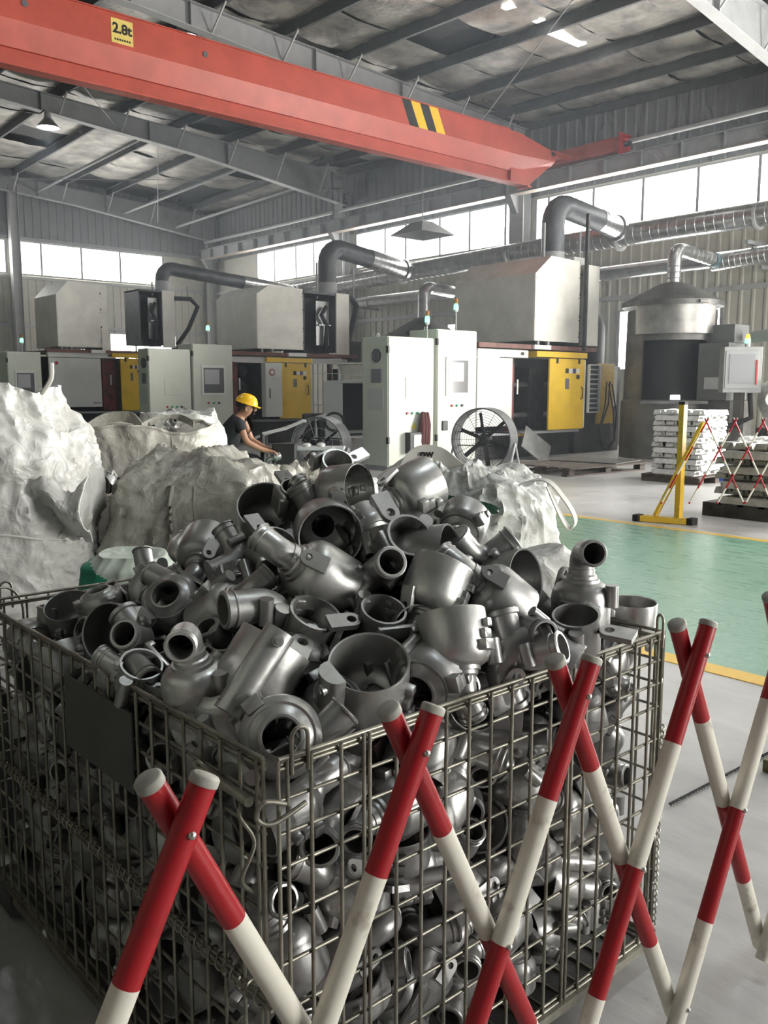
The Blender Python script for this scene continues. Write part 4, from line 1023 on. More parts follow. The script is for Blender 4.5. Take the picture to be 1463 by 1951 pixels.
ES = [(0, 1), (1, 2), (2, 3)]
for s in (1, -1):
    b = len(JS); JS += [(WP(0.25, 1.02, 0.17*s), 0.078), (WP(0.31, 0.90, 0.20*s), 0.068)]; ES += [(2, b), (b, b+1)]
skinned('shirt', JS, ES, m_shirt, per)
JT = [(WP(-0.02, 0.56), 0.15)]; ET = []
for s in (1, -1):
    b = len(JT); JT += [(WP(0.03, 0.54, 0.10*s), 0.105), (WP(0.43, 0.56, 0.14*s), 0.085), (WP(0.40, 0.16, 0.14*s), 0.066), (WP(0.40, 0.10, 0.14*s), 0.068)]
    ET += [(0, b), (b, b+1), (b+1, b+2), (b+2, b+3)]
skinned('trousers', JT, ET, m_trouser, per)
for s in (1, -1):
    MB().obox(Matrix.Translation(WP(0.46, 0.045, 0.145*s)) @ Matrix.Rotation(math.atan2(CRT.y, CRT.x), 4, 'Z'), 0.27, 0.10, 0.09, 0.03).build('shoe', m_black, per, 40)
hm = Matrix.Translation(WP(0.325, 1.265)) @ Matrix.Rotation(math.atan2(CRT.y, CRT.x), 4, 'Z') @ Matrix.Rotation(R(18), 4, 'Y')
MB().lathe([(0.135, -0.005), (0.130, 0.0), (0.122, 0.04), (0.10, 0.085), (0.06, 0.115), (0.0, 0.125)], 28, hm @ Matrix.Diagonal((1.1, 0.95, 1, 1))).build('helmet', m_helmet, per, 50)
MB().obox(hm @ Matrix.Translation((0.13, 0, -0.004)), 0.10, 0.19, 0.010, 0.004).build('helmet_brim', m_helmet, per, 40)
hd_ = WP(0.335, 1.22); 
MB().obox(Matrix.Translation(WP(0.43, 1.185)) @ Matrix.Rotation(math.atan2(CRT.y, CRT.x), 4, 'Z') @ Matrix.Rotation(R(20), 4, 'Y'), 0.035, 0.026, 0.05, 0.01).build('nose', m_skin, per, 50)
for s in (1, -1):
    MB().obox(Matrix.Translation(WP(0.415, 1.215, 0.032*s)), 0.012, 0.022, 0.010, 0.003).build('eye', m_ink, per)
    MB().obox(Matrix.Translation(WP(0.33, 1.195, 0.096*s)), 0.035, 0.02, 0.055, 0.008).build('ear', m_skin, per, 50)
MB().obox(Matrix.Translation(WP(0.415, 1.135)) @ Matrix.Rotation(math.atan2(CRT.y, CRT.x), 4, 'Z'), 0.012, 0.05, 0.008).build('mouth', mat('lips', (0.30, 0.11, 0.09), 0.5), per)
MB().lathe([(0.10, -0.07), (0.112, -0.02), (0.11, 0.02)], 20, hm @ Matrix.Translation((-0.02, 0, 0)), arc=math.pi*1.2, a0=math.pi*0.4).build('hair', m_ink, per, 50)
e = empty('work_stool', WP(-0.03, 0), 'low stool under the worker, behind the bags', 'stool')
MB().cyl(WP(-0.03, 0.36), WP(-0.03, 0.40), 0.17, 20).build('seat', m_black, e)
for k in range(4):
    a = math.pi/4 + k*math.pi/2
    MB().cyl(WP(-0.03 + 0.12*math.cos(a), 0.36, 0.12*math.sin(a)), WP(-0.03 + 0.16*math.cos(a), 0.0, 0.16*math.sin(a)), 0.014, 8).build('leg', m_steel, e)
casting_in_hand = WP(0.68, 0.60)
# ------------------------------------------------------------------ work table, white stand with a basin, black chair
e = empty('work_table', WP(1.1, 0, -0.3), 'small steel work table to the right of the worker', 'table')
tc = WP(1.05, 0, -0.4); ta = math.atan2(CRT.y, CRT.x)
MB().obox(Matrix.Translation(tc + Vector((0, 0, 0.68))) @ Matrix.Rotation(ta, 4, 'Z'), 0.95, 0.5, 0.03, 0.004).build('table_top', m_steel_lt, e)
for dx in (-0.4, 0.4):
    for dy in (-0.2, 0.2): MB().obox(Matrix.Translation(tc + CRT*dx + CF*dy + Vector((0, 0, 0.333))) @ Matrix.Rotation(ta, 4, 'Z'), 0.05, 0.05, 0.665).build('leg', m_steel_lt, e)
o = MB().obox(Matrix.Translation(WP(0.78, 0.58, -0.1)) @ Matrix.Rotation(ta, 4, 'Z'), 0.3, 0.26, 0.36, 0.02).build('tool_motor', m_black, None); tag(o, 'black grinder motor between the worker and the table', 'motor')
MB().obox(Matrix.Translation(WP(0.78, 0.2, -0.1)) @ Matrix.Rotation(ta, 4, 'Z'), 0.12, 0.12, 0.4).build('pedestal', m_machine_dark, o)
o = MB().tube([WP(0.45, 0.86, -0.45), WP(0.75, 0.93, -0.5), WP(0.98, 1.03, -0.5), WP(1.02, 1.02, -0.5)], 0.022, 8).build('lever_bar', m_steel_lt); tag(o, 'pale steel lever bar beside the worker', 'bar')
MB().cyl(WP(0.45, 0.86, -0.45), WP(0.45, 0.0, -0.45), 0.03, 8).build('stand', m_machine_dark, o)
for k in range(3):
    o = MB().lathe([(0.0, 0.0), (0.05, 0.0), (0.06, 0.03), (0.03, 0.05), (0.0, 0.05)], 12, Matrix.Translation(tc + CRT*(-0.2 + 0.18*k) + CF*0.05*k + Vector((0, 0, 0.695)))).build('small_part', m_ingot, None, 40); tag(o, ['bright small part left on the work table', 'bright small part in the middle of the work table', 'bright small part right on the work table'][k], 'part')
o = MB().obox(Matrix.Translation((9.35, 13.1, 0.78)) @ Matrix.Rotation(R(-41), 4, 'Z') @ Matrix.Rotation(R(-18), 4, 'Y'), 1.3, 0.6, 0.05, 0.01).build('sloping_chute', m_steel); tag(o, 'grey sloping sheet chute behind the left drum fan', 'chute')
for dx in (-0.45, 0.45): MB().cyl((9.35 + dx*0.75, 13.1 - dx*0.66, 0.0), (9.35 + dx*0.75, 13.1 - dx*0.66, 0.76 + dx*0.3), 0.025, 8).build('leg', m_steel, o)
e = empty('white_stand', (12.6, 15.3, 0), 'white open stand carrying a basin, left of the nearest cabinet', 'stand')
for a, b in (((11.95, 14.9, 0.0), (12.0, 15.5, 1.58)), ((13.05, 14.9, 0.0), (13.1, 15.5, 1.58)), ((11.95, 14.85, 1.56), (13.1, 15.5, 1.62))):
    MB().box(a, b, 0.006).build('panel', m_panel, e)
MB().box((12.0, 15.42, 0.5), (13.05, 15.48, 1.56)).build('back_panel', m_black_sheet, e)
MB().box((12.0, 14.92, 0.48), (13.05, 15.45, 0.52)).build('shelf', m_panel, e)
o = MB().lathe([(0.0, 0.0), (0.33, 0.0), (0.40, 0.34), (0.45, 0.36), (0.43, 0.38), (0.38, 0.35), (0.31, 0.03), (0, 0.03)], 28, Matrix.Translation((12.6, 15.17, 1.62)) @ Matrix.Diagonal((1.15, 0.6, 1, 1)) ).build('basin', m_bag_cream, None, 40); tag(o, 'cream plastic basin standing on the white stand', 'basin')
e = empty('black_chair', (9.75, 12.4, 0), 'black chair with a loop arm left of the nearest cabinet', 'chair')
MB().box((9.5, 12.45, 0.42), (10.0, 12.95, 0.52), 0.03).build('seat', m_rubber, e, 40)
MB().box((9.5, 12.92, 0.55), (10.0, 12.99, 1.0), 0.03).build('backrest', m_rubber, e, 40)
MB().ring((9.95, 12.6, 0.85), (0.5, 0.6, 0.25), 0.17, 0.025, 20, 6).build('arm_loop', m_rubber, e, 60)
MB().cyl((9.75, 12.7, 0.08), (9.75, 12.7, 0.42), 0.03, 10).build('post', m_black, e)
for k in range(5):
    a = k*2*math.pi/5; MB().bar((9.75, 12.7, 0.10), (9.75 + 0.27*math.cos(a), 12.7 + 0.27*math.sin(a), 0.04), 0.04, 0.04).build('leg', m_black, e)
# machine bits behind the stand
e = empty('guard_frame', (14.6, 17.4, 0), 'white mesh guard frame left of the nearest cabinet', 'frame')
for a, b in (((13.9, 17.4, 0), (13.95, 17.45, 2.05)), ((14.9, 17.4, 0), (14.95, 17.45, 2.05)), ((13.9, 17.4, 2.0), (14.95, 17.45, 2.05))): MB().box(a, b).build('frame_bar', m_panel, e)
for k in range(6): MB().box((13.95, 17.41, 1.35 + 0.11*k), (14.9, 17.43, 1.38 + 0.11*k)).build('mesh_bar', m_steel, e)
# ------------------------------------------------------------------ stacks of ingots on the right
ing = MB()
ing.prism([(-0.11, 0.0), (0.11, 0.0), (0.085, 0.075), (-0.085, 0.075)], 'y', -0.36, 0.36)
ing.box((-0.05, -0.41, 0.02), (0.05, -0.36, 0.06)); ing.box((-0.05, 0.36, 0.02), (0.05, 0.41, 0.06)); ing.box((-0.03, -0.1, 0.075), (0.03, 0.1, 0.082))
ing_a = ing.mesh('ingot', m_ingot, center=False)[0]
ing_b = ing.mesh('ingot', m_ingot_grey, center=False)[0]
def pallet_base(name, label, Mx, w, d, h, m):
    e = empty(name, Mx.translation, label, 'pallet')
    for k in range(5): MB().obox(Mx @ Matrix.Translation((0, -d/2 + 0.09 + k*(d - 0.18)/4, h - 0.012)), w, 0.16, 0.024).build('deck_board', m, e)
    for xx in (-w/2 + 0.08, 0, w/2 - 0.08): MB().obox(Mx @ Matrix.Translation((xx, 0, (h - 0.024)/2)), 0.12, d, h - 0.024).build('bearer', m, e)
    return e
ORD = ['first', 'second', 'third', 'fourth', 'fifth', 'sixth', 'seventh', 'eighth', 'ninth', 'tenth', 'eleventh', 'twelfth']
def ingot_stack(me, c, rz, layers, n, z0, dz, labels, group):
    for L in range(layers):
        for k in range(n):
            a = rz + (math.pi/2 if L % 2 else 0)
            off = (k - (n-1)/2)*0.225
            p = Vector(c) + Matrix.Rotation(a, 3, 'Z') @ Vector((off, 0, 0)) + Vector((rng.uniform(-.015, .015), rng.uniform(-.015, .015), z0 + L*dz))
            o = piece('aluminium_ingot', me, p, None, (0, 0, a + rng.uniform(-0.02, 0.02)))
            tag(o, labels % (ORD[L], ORD[k]), 'ingot', group)
S1 = Matrix.Translation((12.85, 7.25, 0)) @ Matrix.Rotation(R(0), 4, 'Z')
pallet_base('pallet', 'wooden pallet under the bright ingot stack beside the yellow post', S1, 1.1, 1.0, 0.12, m_pallet)
ingot_stack(ing_a, (12.85, 7.25, 0), 0, 12, 4, 0.12, 0.084, 'bright ingot behind the yellow post, %s layer from the floor, %s in its row', 'bright ingot stack')
S2 = Matrix.Translation((10.0, 4.55, 0))
pallet_base('pallet', 'dark pallet under the dull grey ingot stack at the right edge', S2, 1.15, 1.15, 0.16, m_machine_dark)
ingot_stack(ing_b, (10.0, 4.55, 0), 0, 8, 5, 0.16, 0.086, 'dull grey ingot behind the small barrier, %s layer from below, %s in its row', 'dull ingot stack')
ingot_stack(ing_a, (14.2, 6.6, 0), 0.3, 8, 4, 0.0, 0.084, 'bright ingot of the rear right stack, %s layer from the floor, %s in its row', 'rear ingot stack')
# ------------------------------------------------------------------ far expanding barrier and its yellow post
e = empty('barrier_post', (8.58, 5.05, 0), 'yellow steel barrier post with a slanted brace on a short foot', 'post')
MB().bar((8.62, 4.95, 0.05), (8.62, 4.95, 1.28), 0.075, 0.06).build('upright', m_yellow_dirty, e)
MB().box((8.585, 4.915, 1.28), (8.655, 4.985, 1.31)).build('cap', m_rubber, e)
MB().bar((8.55, 5.18, 0.08), (8.62, 4.71, 1.10), 0.10, 0.03).build('brace', m_yellow_dirty, e)
MB().bar((8.50, 5.33, 0.035), (8.66, 4.84, 0.035), 0.10, 0.06).build('foot', m_yellow_dirty, e)
for p in ((8.49, 5.36), (8.665, 4.815)): MB().box((p[0] - 0.06, p[1] - 0.04, 0.0), (p[0] + 0.06, p[1] + 0.04, 0.075), 0.01).build('rubber_end', m_rubber, e)

# ------------------------------------------------------------------ steel bin left of the basket, unseen stack added for shade
def steel_bin(label, x0, y0, x1, y1, z0, z1):
    e = empty('steel_bin', ((x0+x1)/2, (y0+y1)/2, z0), label, 'bin')
    mm = mat('dark_bin_paint', (0.045, 0.045, 0.042), 0.5, var=0.2, scale=5)
    t_ = 0.012
    MB().box((x0, y0, z0 + 0.1), (x1, y0 + t_, z1)).build('side_wall', mm, e); MB().box((x0, y1 - t_, z0 + 0.1), (x1, y1, z1)).build('side_wall', mm, e)
    MB().box((x0, y0 + t_, z0 + 0.1), (x0 + t_, y1 - t_, z1)).build('side_wall', mm, e); MB().box((x1 - t_, y0 + t_, z0 + 0.1), (x1, y1 - t_, z1)).build('side_wall', mm, e)
    MB().box((x0, y0, z0 + 0.09), (x1, y1, z0 + 0.1)).build('bin_floor', mm, e)
    for x in (x0 + 0.04, x1 - 0.04):
        for y in (y0 + 0.04, y1 - 0.04): MB().box((x - 0.04, y - 0.04, z0), (x + 0.04, y + 0.04, z0 + 0.09)).build('foot', mm, e)
    MB().box((x1 + 0.001, y0 + 0.25, z0 + 0.16), (x1 + 0.006, y1 - 0.25, z1 - 0.1)).build('sign_panel', mat('olive_grey_panel', (0.22, 0.23, 0.20), 0.5), e)
    MB().box((x0 + 0.2, y0 - 0.006, z0 + 0.14), (x1 - 0.14, y0 - 0.001, z1 - 0.04)).build('sign_panel', mat('olive_grey_panel', (0.22, 0.23, 0.20), 0.5), e)
    return e
steel_bin('dark steel bin at the left edge behind the wire basket', -0.15, 2.72, 0.93, 3.55, 0.0, 0.46)
steel_bin('lower of two unseen dark bins added to shade the left floor', -1.5, 0.6, -0.1, 2.6, 0.0, 1.1)  # stack out of view, added to keep light off the left floor
steel_bin('upper of two unseen dark bins added to shade the left floor', -1.5, 0.6, -0.1, 2.6, 1.1, 2.2)
# ------------------------------------------------------------------ woven bulk bags
def fold(p, sd, sc=1.0):
    """crease field for woven cloth: ridged noise in several sizes, warped"""
    q = Vector((p[0]*sc + sd, p[1]*sc - sd*0.7, p[2]*sc + sd*0.3))
    w = Vector((noise.noise(q*1.3), noise.noise(q*1.3 + Vector((7, 3, 1))), noise.noise(q*1.3 + Vector((2, 9, 5)))))
    r = q + w*0.35
    def ridge(v): return max(0.0, 1 - abs(noise.noise(v))*2.6)**1.6
    a = ridge(Vector((r.x*1.9, r.y*1.9, r.z*1.2)))
    b = ridge(Vector((r.x*3.4, r.y*3.4, r.z*2.4)) + Vector((11, 4, 2)))
    c = ridge(Vector((r.x*6.5, r.y*6.5, r.z*5.0)) + Vector((1, 14, 6)))
    d = noise.noise(r*0.9)
    e = ridge(Vector((r.x*12, r.y*12, r.z*13)) + Vector((5, 2, 8)))
    return 0.55*a + 0.42*b + 0.26*c + 0.12*e + 0.45*d - 0.45
def bag_shape(w, d, h, sd, prof, amp=0.05, top='closed', nu=168, nv=96, expo=3.2, lean=(0, 0), topamp=1.5, sink=0.12, mound=0.0):
    """bag skin: super-elliptic tube scaled by prof [(v, scale)], closed top or open rim with a sunk inside"""
    def S(v):
        for (a, sa), (b, sb) in zip(prof, prof[1:]):
            if v <= b:
                t = (v - a)/(b - a); t = t*t*(3 - 2*t); return sa + (sb - sa)*t
        return prof[-1][1]
    mb = MB()
    def P(u, s, z, am):
        c, s_ = math.cos(u), math.sin(u)
        k = (abs(c)**expo + abs(s_)**expo)**(-1/expo)
        x, y = c*k*w/2*s, s_*k*d/2*s
        n = Vector((c/w, s_/d, 0)).normalized()
        f = fold((x*1.1, y*1.1, z), sd)*am
        lz = z/h
        return Vector((x, y, z)) + n*f + Vector((lean[0]*lz*lz, lean[1]*lz*lz, 0))
    for j in range(nv + 1):
        v = j/nv
        for i in range(nu):
            u = 2*math.pi*i/nu
            am = amp*min(1, v*5 + 0.25)
            p = P(u, S(v), v*h, am)
            p.z += 0.9*amp*v*noise.noise((p.x*2.5 + sd, p.y*2.5, sd))*topamp
            mb.v.append(p)
    for j in range(nv):
        for i in range(nu):
            mb.f.append((j*nu + i, j*nu + (i+1) % nu, (j+1)*nu + (i+1) % nu, (j+1)*nu + i)); mb.m.append(0)
    # top: rings shrinking to the middle
    nr = 16
    rim = mb.v[nv*nu:(nv+1)*nu]
    cx = sum((p for p in rim), Vector())/nu
    for r in range(1, nr + 1):
        t = 1 - r/nr
        for i in range(nu):
            p = rim[i]
            q = cx + (p - cx)*t
            if top == 'open':
                q.z = p.z*t + cx.z*(1-t) - sink*min(1, (1-t)*5)
            else:
                q.z = p.z*t + cx.z*(1-t) + mound*(1 - t*t) + amp*topamp*0.75*fold((q.x*1.3, q.y*1.3, 5 + h), sd + 9)*min(1, (1-t)*3)
            mb.v.append(q)
    for r in range(nr):
        for i in range(nu):
            a = (nv + r)*nu; b = (nv + r + 1)*nu
            mb.f.append((a + i, a + (i+1) % nu, b + (i+1) % nu, b + i)); mb.m.append(0)
    mb.f.append(tuple(range(nu-1, -1, -1))); mb.m.append(0)
    return mb
def strap(mb, pts, w=0.05, t=0.006, side=(0, 0, 1)):
    """flat webbing along pts"""
    pts = [Vector(p) for p in pts]; vs = []
    for i, p in enumerate(pts):
        d = (pts[min(i+1, len(pts)-1)] - pts[max(i-1, 0)]).normalized()
        s_ = Vector(side); s_ = (s_ - d*s_.dot(d))
        s_ = s_.normalized() if s_.length > 1e-4 else d.orthogonal().normalized()
        n = d.cross(s_)
        for a, b in ((-1, -1), (1, -1), (1, 1), (-1, 1)): vs.append(p + s_*a*w/2 + n*b*t/2)
    fs = []
    for i in range(len(pts) - 1):
        for k in range(4): fs.append((i*4 + k, i*4 + (k+1) % 4, i*4 + 4 + (k+1) % 4, i*4 + 4 + k))
    fs += [(3, 2, 1, 0), tuple(range(len(vs)-4, len(vs)))]
    return mb.add(vs, fs)
def smoothpath(pts, n=6):
    pts = [Vector(p) for p in pts]; out = []
    for i in range(len(pts) - 1):
        p0, p1, p2, p3 = pts[max(i-1, 0)], pts[i], pts[i+1], pts[min(i+2, len(pts)-1)]
        for k in range(n):
            t = k/n
            out.append(0.5*((2*p1) + (p2 - p0)*t + (2*p0 - 5*p1 + 4*p2 - p3)*t*t + (-p0 + 3*p1 - 3*p2 + p3)*t**3))
    out.append(pts[-1]); return out
def bag(label, c, rz, m, group='bulk bags', name='bulk_bag', **kw):
    e = empty(name, (c[0], c[1], 0), label, 'bag', group)
    mb = bag_shape(**kw)
    Mx = Matrix.Translation((c[0], c[1], c[2] if len(c) > 2 else 0)) @ Matrix.Rotation(rz, 4, 'Z')
    mb.v = [Mx @ v for v in mb.v]
    sk = mb.build('bag_skin', m, e, 70)
    return e, Mx, mb
def seam_on(e, mb, i, nu, j0, j1, m, r=0.006):
    """stitched seam following one vertical line of the bag skin"""
    pts = [mb.v[j*nu + i] for j in range(j0, j1, 2)]
    MB().tube(pts, r, 5).build('seam', m, e, 60)
ROT = math.atan2(CRT.y, CRT.x)
# big white bag on the left, cinched at half height, loose tuft on top
b1, M1, mb1 = bag('big bulging white bulk bag at the left edge with a gathered top', (1.60, 5.10), ROT, m_bag, w=1.06, d=1.05, h=1.46, sd=3.3, expo=2.5,
    prof=[(0, 0.86), (0.08, 0.98), (0.38, 1.02), (0.48, 0.97), (0.58, 1.02), (0.74, 1.02), (0.85, 0.90), (0.93, 0.70), (1.0, 0.66)], amp=0.075, topamp=2.0, nv=120, nu=192, mound=-0.05)
strapm = mat('bag_webbing', (0.66, 0.65, 0.60), 0.6, var=0.06, scale=20)
MB().tube(smoothpath([M1 @ Vector((-0.2, -0.30, 1.40)), M1 @ Vector((-0.02, -0.36, 1.72)), M1 @ Vector((0.05, -0.42, 1.52)), M1 @ Vector((0.18, -0.48, 1.34))]), 0.012, 6).build('loop_strap', strapm, b1, 60)
MB().tube(smoothpath([M1 @ Vector((0.40, -0.25, 1.42)), M1 @ Vector((0.46, -0.27, 1.50)), M1 @ Vector((0.47, -0.28, 1.58))]), 0.012, 6).build('loop_strap', strapm, b1, 60)
MB().tube([mb1.v[57*192 + i] + Vector((0, 0, -0.01)) for i in range(88, 190)], 0.008, 5).build('cinch_cord', strapm, b1, 60)
# flap bulging at the right of the cinch
fl_ = MB(); nn = 22
for j in range(nn + 1):
    for i in range(nn + 1):
        u, v = i/nn, j/nn
        p = M1 @ Vector((0.40 + 0.26*u, -0.36 + 0.10*math.sin(5*v + 2*u) - 0.06*u, 0.66 + 0.30*v + 0.05*math.sin(7*u)*v))
        p += Vector((0, 0, 0.03*fold((u*2, v*2, 1), 4.4))); fl_.v.append(p)
for j in range(nn):
    for i in range(nn): q = j*(nn+1) + i; fl_.f.append((q, q+1, q+nn+2, q+nn+1)); fl_.m.append(0)
o = fl_.build('loose_flap', m_bag, b1, 70); sol = o.modifiers.new('cloth_thickness', 'SOLIDIFY'); sol.thickness = 0.006
# olive grey bag in the middle
b2, M2, mb2 = bag('dirty olive grey bulk bag right behind the pile of castings', (2.72, 4.75), ROT + 0.1, m_bag_grey, w=1.05, d=0.95, h=0.95, sd=8.1, expo=4.2,
    prof=[(0, 0.92), (0.1, 1.02), (0.5, 1.05), (0.85, 0.98), (0.95, 0.92), (1.0, 0.84)], amp=0.085, topamp=2.0, mound=0.06)
seam_on(b2, mb2, 126, 168, 8, 90, m_bag_grey); strap(sb := MB(), [mb2.v[j*168 + 120] + (mb2.v[j*168 + 120] - M2.translation).normalized()*0.004 for j in range(14, 92, 2)], 0.06, 0.006); sb.build('sewn_strap', m_bag_grey, b2, 60)
# darker bag behind, open, holding castings
b3, M3, mb3 = bag('open dirty bag holding loose castings between the white and olive bags', (2.62, 6.05), ROT, m_bag_grey, w=0.95, d=0.9, h=0.74, sd=12.4, expo=4.0,
    prof=[(0, 0.94), (0.1, 1.0), (0.8, 1.03), (1.0, 0.98)], amp=0.05, top='open', topamp=1.6, sink=0.06)
# wide cream bag with a sewn rim
b4, M4, mb4 = bag('cream bulk bag with a corded rim below the left pale cabinets', (3.70, 7.45), ROT + 0.12, m_bag_cream, w=1.18, d=1.05, h=1.10, sd=17.7, expo=5.0,
    prof=[(0, 0.9), (0.1, 0.98), (0.55, 1.05), (1.0, 0.99)], amp=0.075, top='open', topamp=1.5, sink=0.08)
MB().tube([mb4.v[96*168 + i] + Vector((0, 0, 0.01)) for i in range(168)], 0.013, 6, closed=True).build('rim_cord', m_bag_cream, b4, 60)
seam_on(b4, mb4, 105, 168, 6, 96, m_bag_grey); seam_on(b4, mb4, 138, 168, 6, 96, m_bag_grey)
strap(sb := MB(), [mb4.v[j*168 + 102] + (mb4.v[j*168 + 102] - M4.translation).normalized()*0.004 for j in range(6, 97, 2)], 0.07, 0.006); sb.build('sewn_strap', m_bag_grey, b4, 60)
strap(sb := MB(), smoothpath([M4 @ Vector((0.02, -0.35, 1.12)), M4 @ Vector((0.12, -0.2, 1.17)), M4 @ Vector((0.32, -0.15, 1.19)), M4 @ Vector((0.46, -0.3, 1.14))]), 0.06, 0.008, side=(0, 0, 1)); sb.build('loop_strap', m_bag_grey, b4, 60)
strap(sb := MB(), smoothpath([M4 @ Vector((-0.45, -0.3, 1.10)), M4 @ Vector((-0.30, -0.2, 1.19)), M4 @ Vector((-0.10, -0.2, 1.20)), M4 @ Vector((0.0, -0.3, 1.12))]), 0.09, 0.01, side=(0, 0, 1)); sb.build('loop_strap', m_bag_grey, b4, 60)
# white bag further back
bag('white bag with sideways folds left of the worker', (4.75, 8.75), ROT, m_bag_pale, w=0.95, d=0.8, h=1.18, sd=22.0, expo=3.5, prof=[(0, 0.9), (0.1, 1.0), (0.8, 1.0), (1.0, 0.8)], amp=0.06, nv=56, nu=96)
# crumpled bags in front of the worker
bag('crumpled cream bag heap just below the worker', (3.75, 6.25), ROT + 0.3, m_bag_cream, w=0.80, d=0.7, h=0.88, sd=27.3, expo=2.4, prof=[(0, 1.0), (0.2, 1.05), (0.6, 0.9), (0.85, 0.6), (1.0, 0.30)], amp=0.085, topamp=2.2)
bc, Mc_, mbc = bag('flattened cream bag with a torn top behind the pile peak', (3.85, 5.15), ROT, m_bag_cream, w=1.25, d=0.8, h=0.80, sd=31.9, expo=2.8, prof=[(0, 1.0), (0.2, 1.04), (0.65, 0.95), (0.9, 0.75), (1.0, 0.6)], amp=0.10, topamp=2.4)
for k, (dx, dz) in enumerate(((-0.15, 0.80), (0.05, 0.78))):
    strap(sb := MB(), smoothpath([Mc_ @ Vector((dx - 0.06, -0.25, dz)), Mc_ @ Vector((dx - 0.03, -0.32, dz + 0.10)), Mc_ @ Vector((dx + 0.05, -0.34, dz + 0.08)), Mc_ @ Vector((dx + 0.06, -0.3, dz - 0.02))]), 0.05, 0.01, side=(0.3, 0.2, 1)); sb.build('loop_strap', m_bag_cream, bc, 60)
# right white bag with lifting loops
br, Mr_, mbr = bag('translucent white bag right of the pile with a long lifting loop', (3.22, 3.10), ROT, m_bag_pale, w=0.98, d=0.85, h=1.00, sd=37.1, expo=2.8, lean=(0.05, 0), prof=[(0, 0.98), (0.12, 1.04), (0.5, 1.0), (0.8, 0.97), (0.93, 0.86), (1.0, 0.70)], amp=0.10, topamp=1.8, nu=168, nv=96, mound=0.04)
strap(sb := MB(), smoothpath([Mr_ @ Vector((0.24, -0.22, 0.97)), Mr_ @ Vector((0.40, -0.28, 1.02)), Mr_ @ Vector((0.49, -0.32, 0.94)), Mr_ @ Vector((0.545, -0.34, 0.84)), Mr_ @ Vector((0.52, -0.34, 0.795)), Mr_ @ Vector((0.475, -0.33, 0.86)), Mr_ @ Vector((0.42, -0.30, 0.99))], 8), 0.035, 0.006, side=(0.9, 0.2, 0.2)); sb.build('loop_strap', strapm, br, 60)
strap(sb := MB(), smoothpath([Mr_ @ Vector((-0.28, 0.05, 0.97)), Mr_ @ Vector((-0.20, 0.06, 1.11)), Mr_ @ Vector((-0.08, 0.06, 1.12)), Mr_ @ Vector((0.06, 0.02, 1.02)), Mr_ @ Vector((0.20, -0.02, 0.97))], 8), 0.07, 0.008, side=(0, 0, 1)); o = sb.build('loop_strap', strapm, br, 60)
tm = text_mesh('ow', 0.055, 0.001); tm.materials.append(m_ink)
q = piece('ink_mark', tm, Mr_ @ Vector((-0.14, 0.052, 1.118)), br, (R(90), 0, ROT))
strap(sb := MB(), smoothpath([Mr_ @ Vector((-0.16, -0.36, 0.97)), Mr_ @ Vector((-0.04, -0.41, 0.945)), Mr_ @ Vector((0.12, -0.43, 0.915)), Mr_ @ Vector((0.16, -0.43, 0.89)), Mr_ @ Vector((0.06, -0.43, 0.90)), Mr_ @ Vector((-0.08, -0.41, 0.935))], 8), 0.025, 0.008, side=(0, 0, 1)); sb.build('green_tie', m_cord, br, 60)
bag('pale rounded bag lump low at the right behind the basket', (2.98, 2.42), ROT + 0.4, m_bag, w=0.62, d=0.55, h=0.74, sd=43.0, expo=2.6, prof=[(0, 0.95), (0.2, 1.05), (0.7, 0.95), (0.92, 0.7), (1.0, 0.45)], amp=0.05, topamp=1.5, nu=96, nv=50)
# pale sack with a green printed side behind the basket
bs, Ms_, mbs = bag('pale green woven sack with a dark green end behind the left basket corner', (1.56, 3.30), ROT, [m_sack, m_sack_green], group=None, name='woven_sack', w=0.42, d=0.40, h=0.79, sd=51.0, expo=3.5, prof=[(0, 0.95), (0.1, 1.0), (0.75, 1.0), (0.93, 0.85), (1.0, 0.6)], amp=0.03, topamp=1.5, nu=180, nv=110)
sk = bs.children[0].data
for p in sk.polygons:
    c = Ms_.inverted() @ (p.center + wpos(bs.children[0]))
    if c.z < 0.665 or c.x < -0.17 + (0.79 - c.z)*1.6: p.material_index = 1
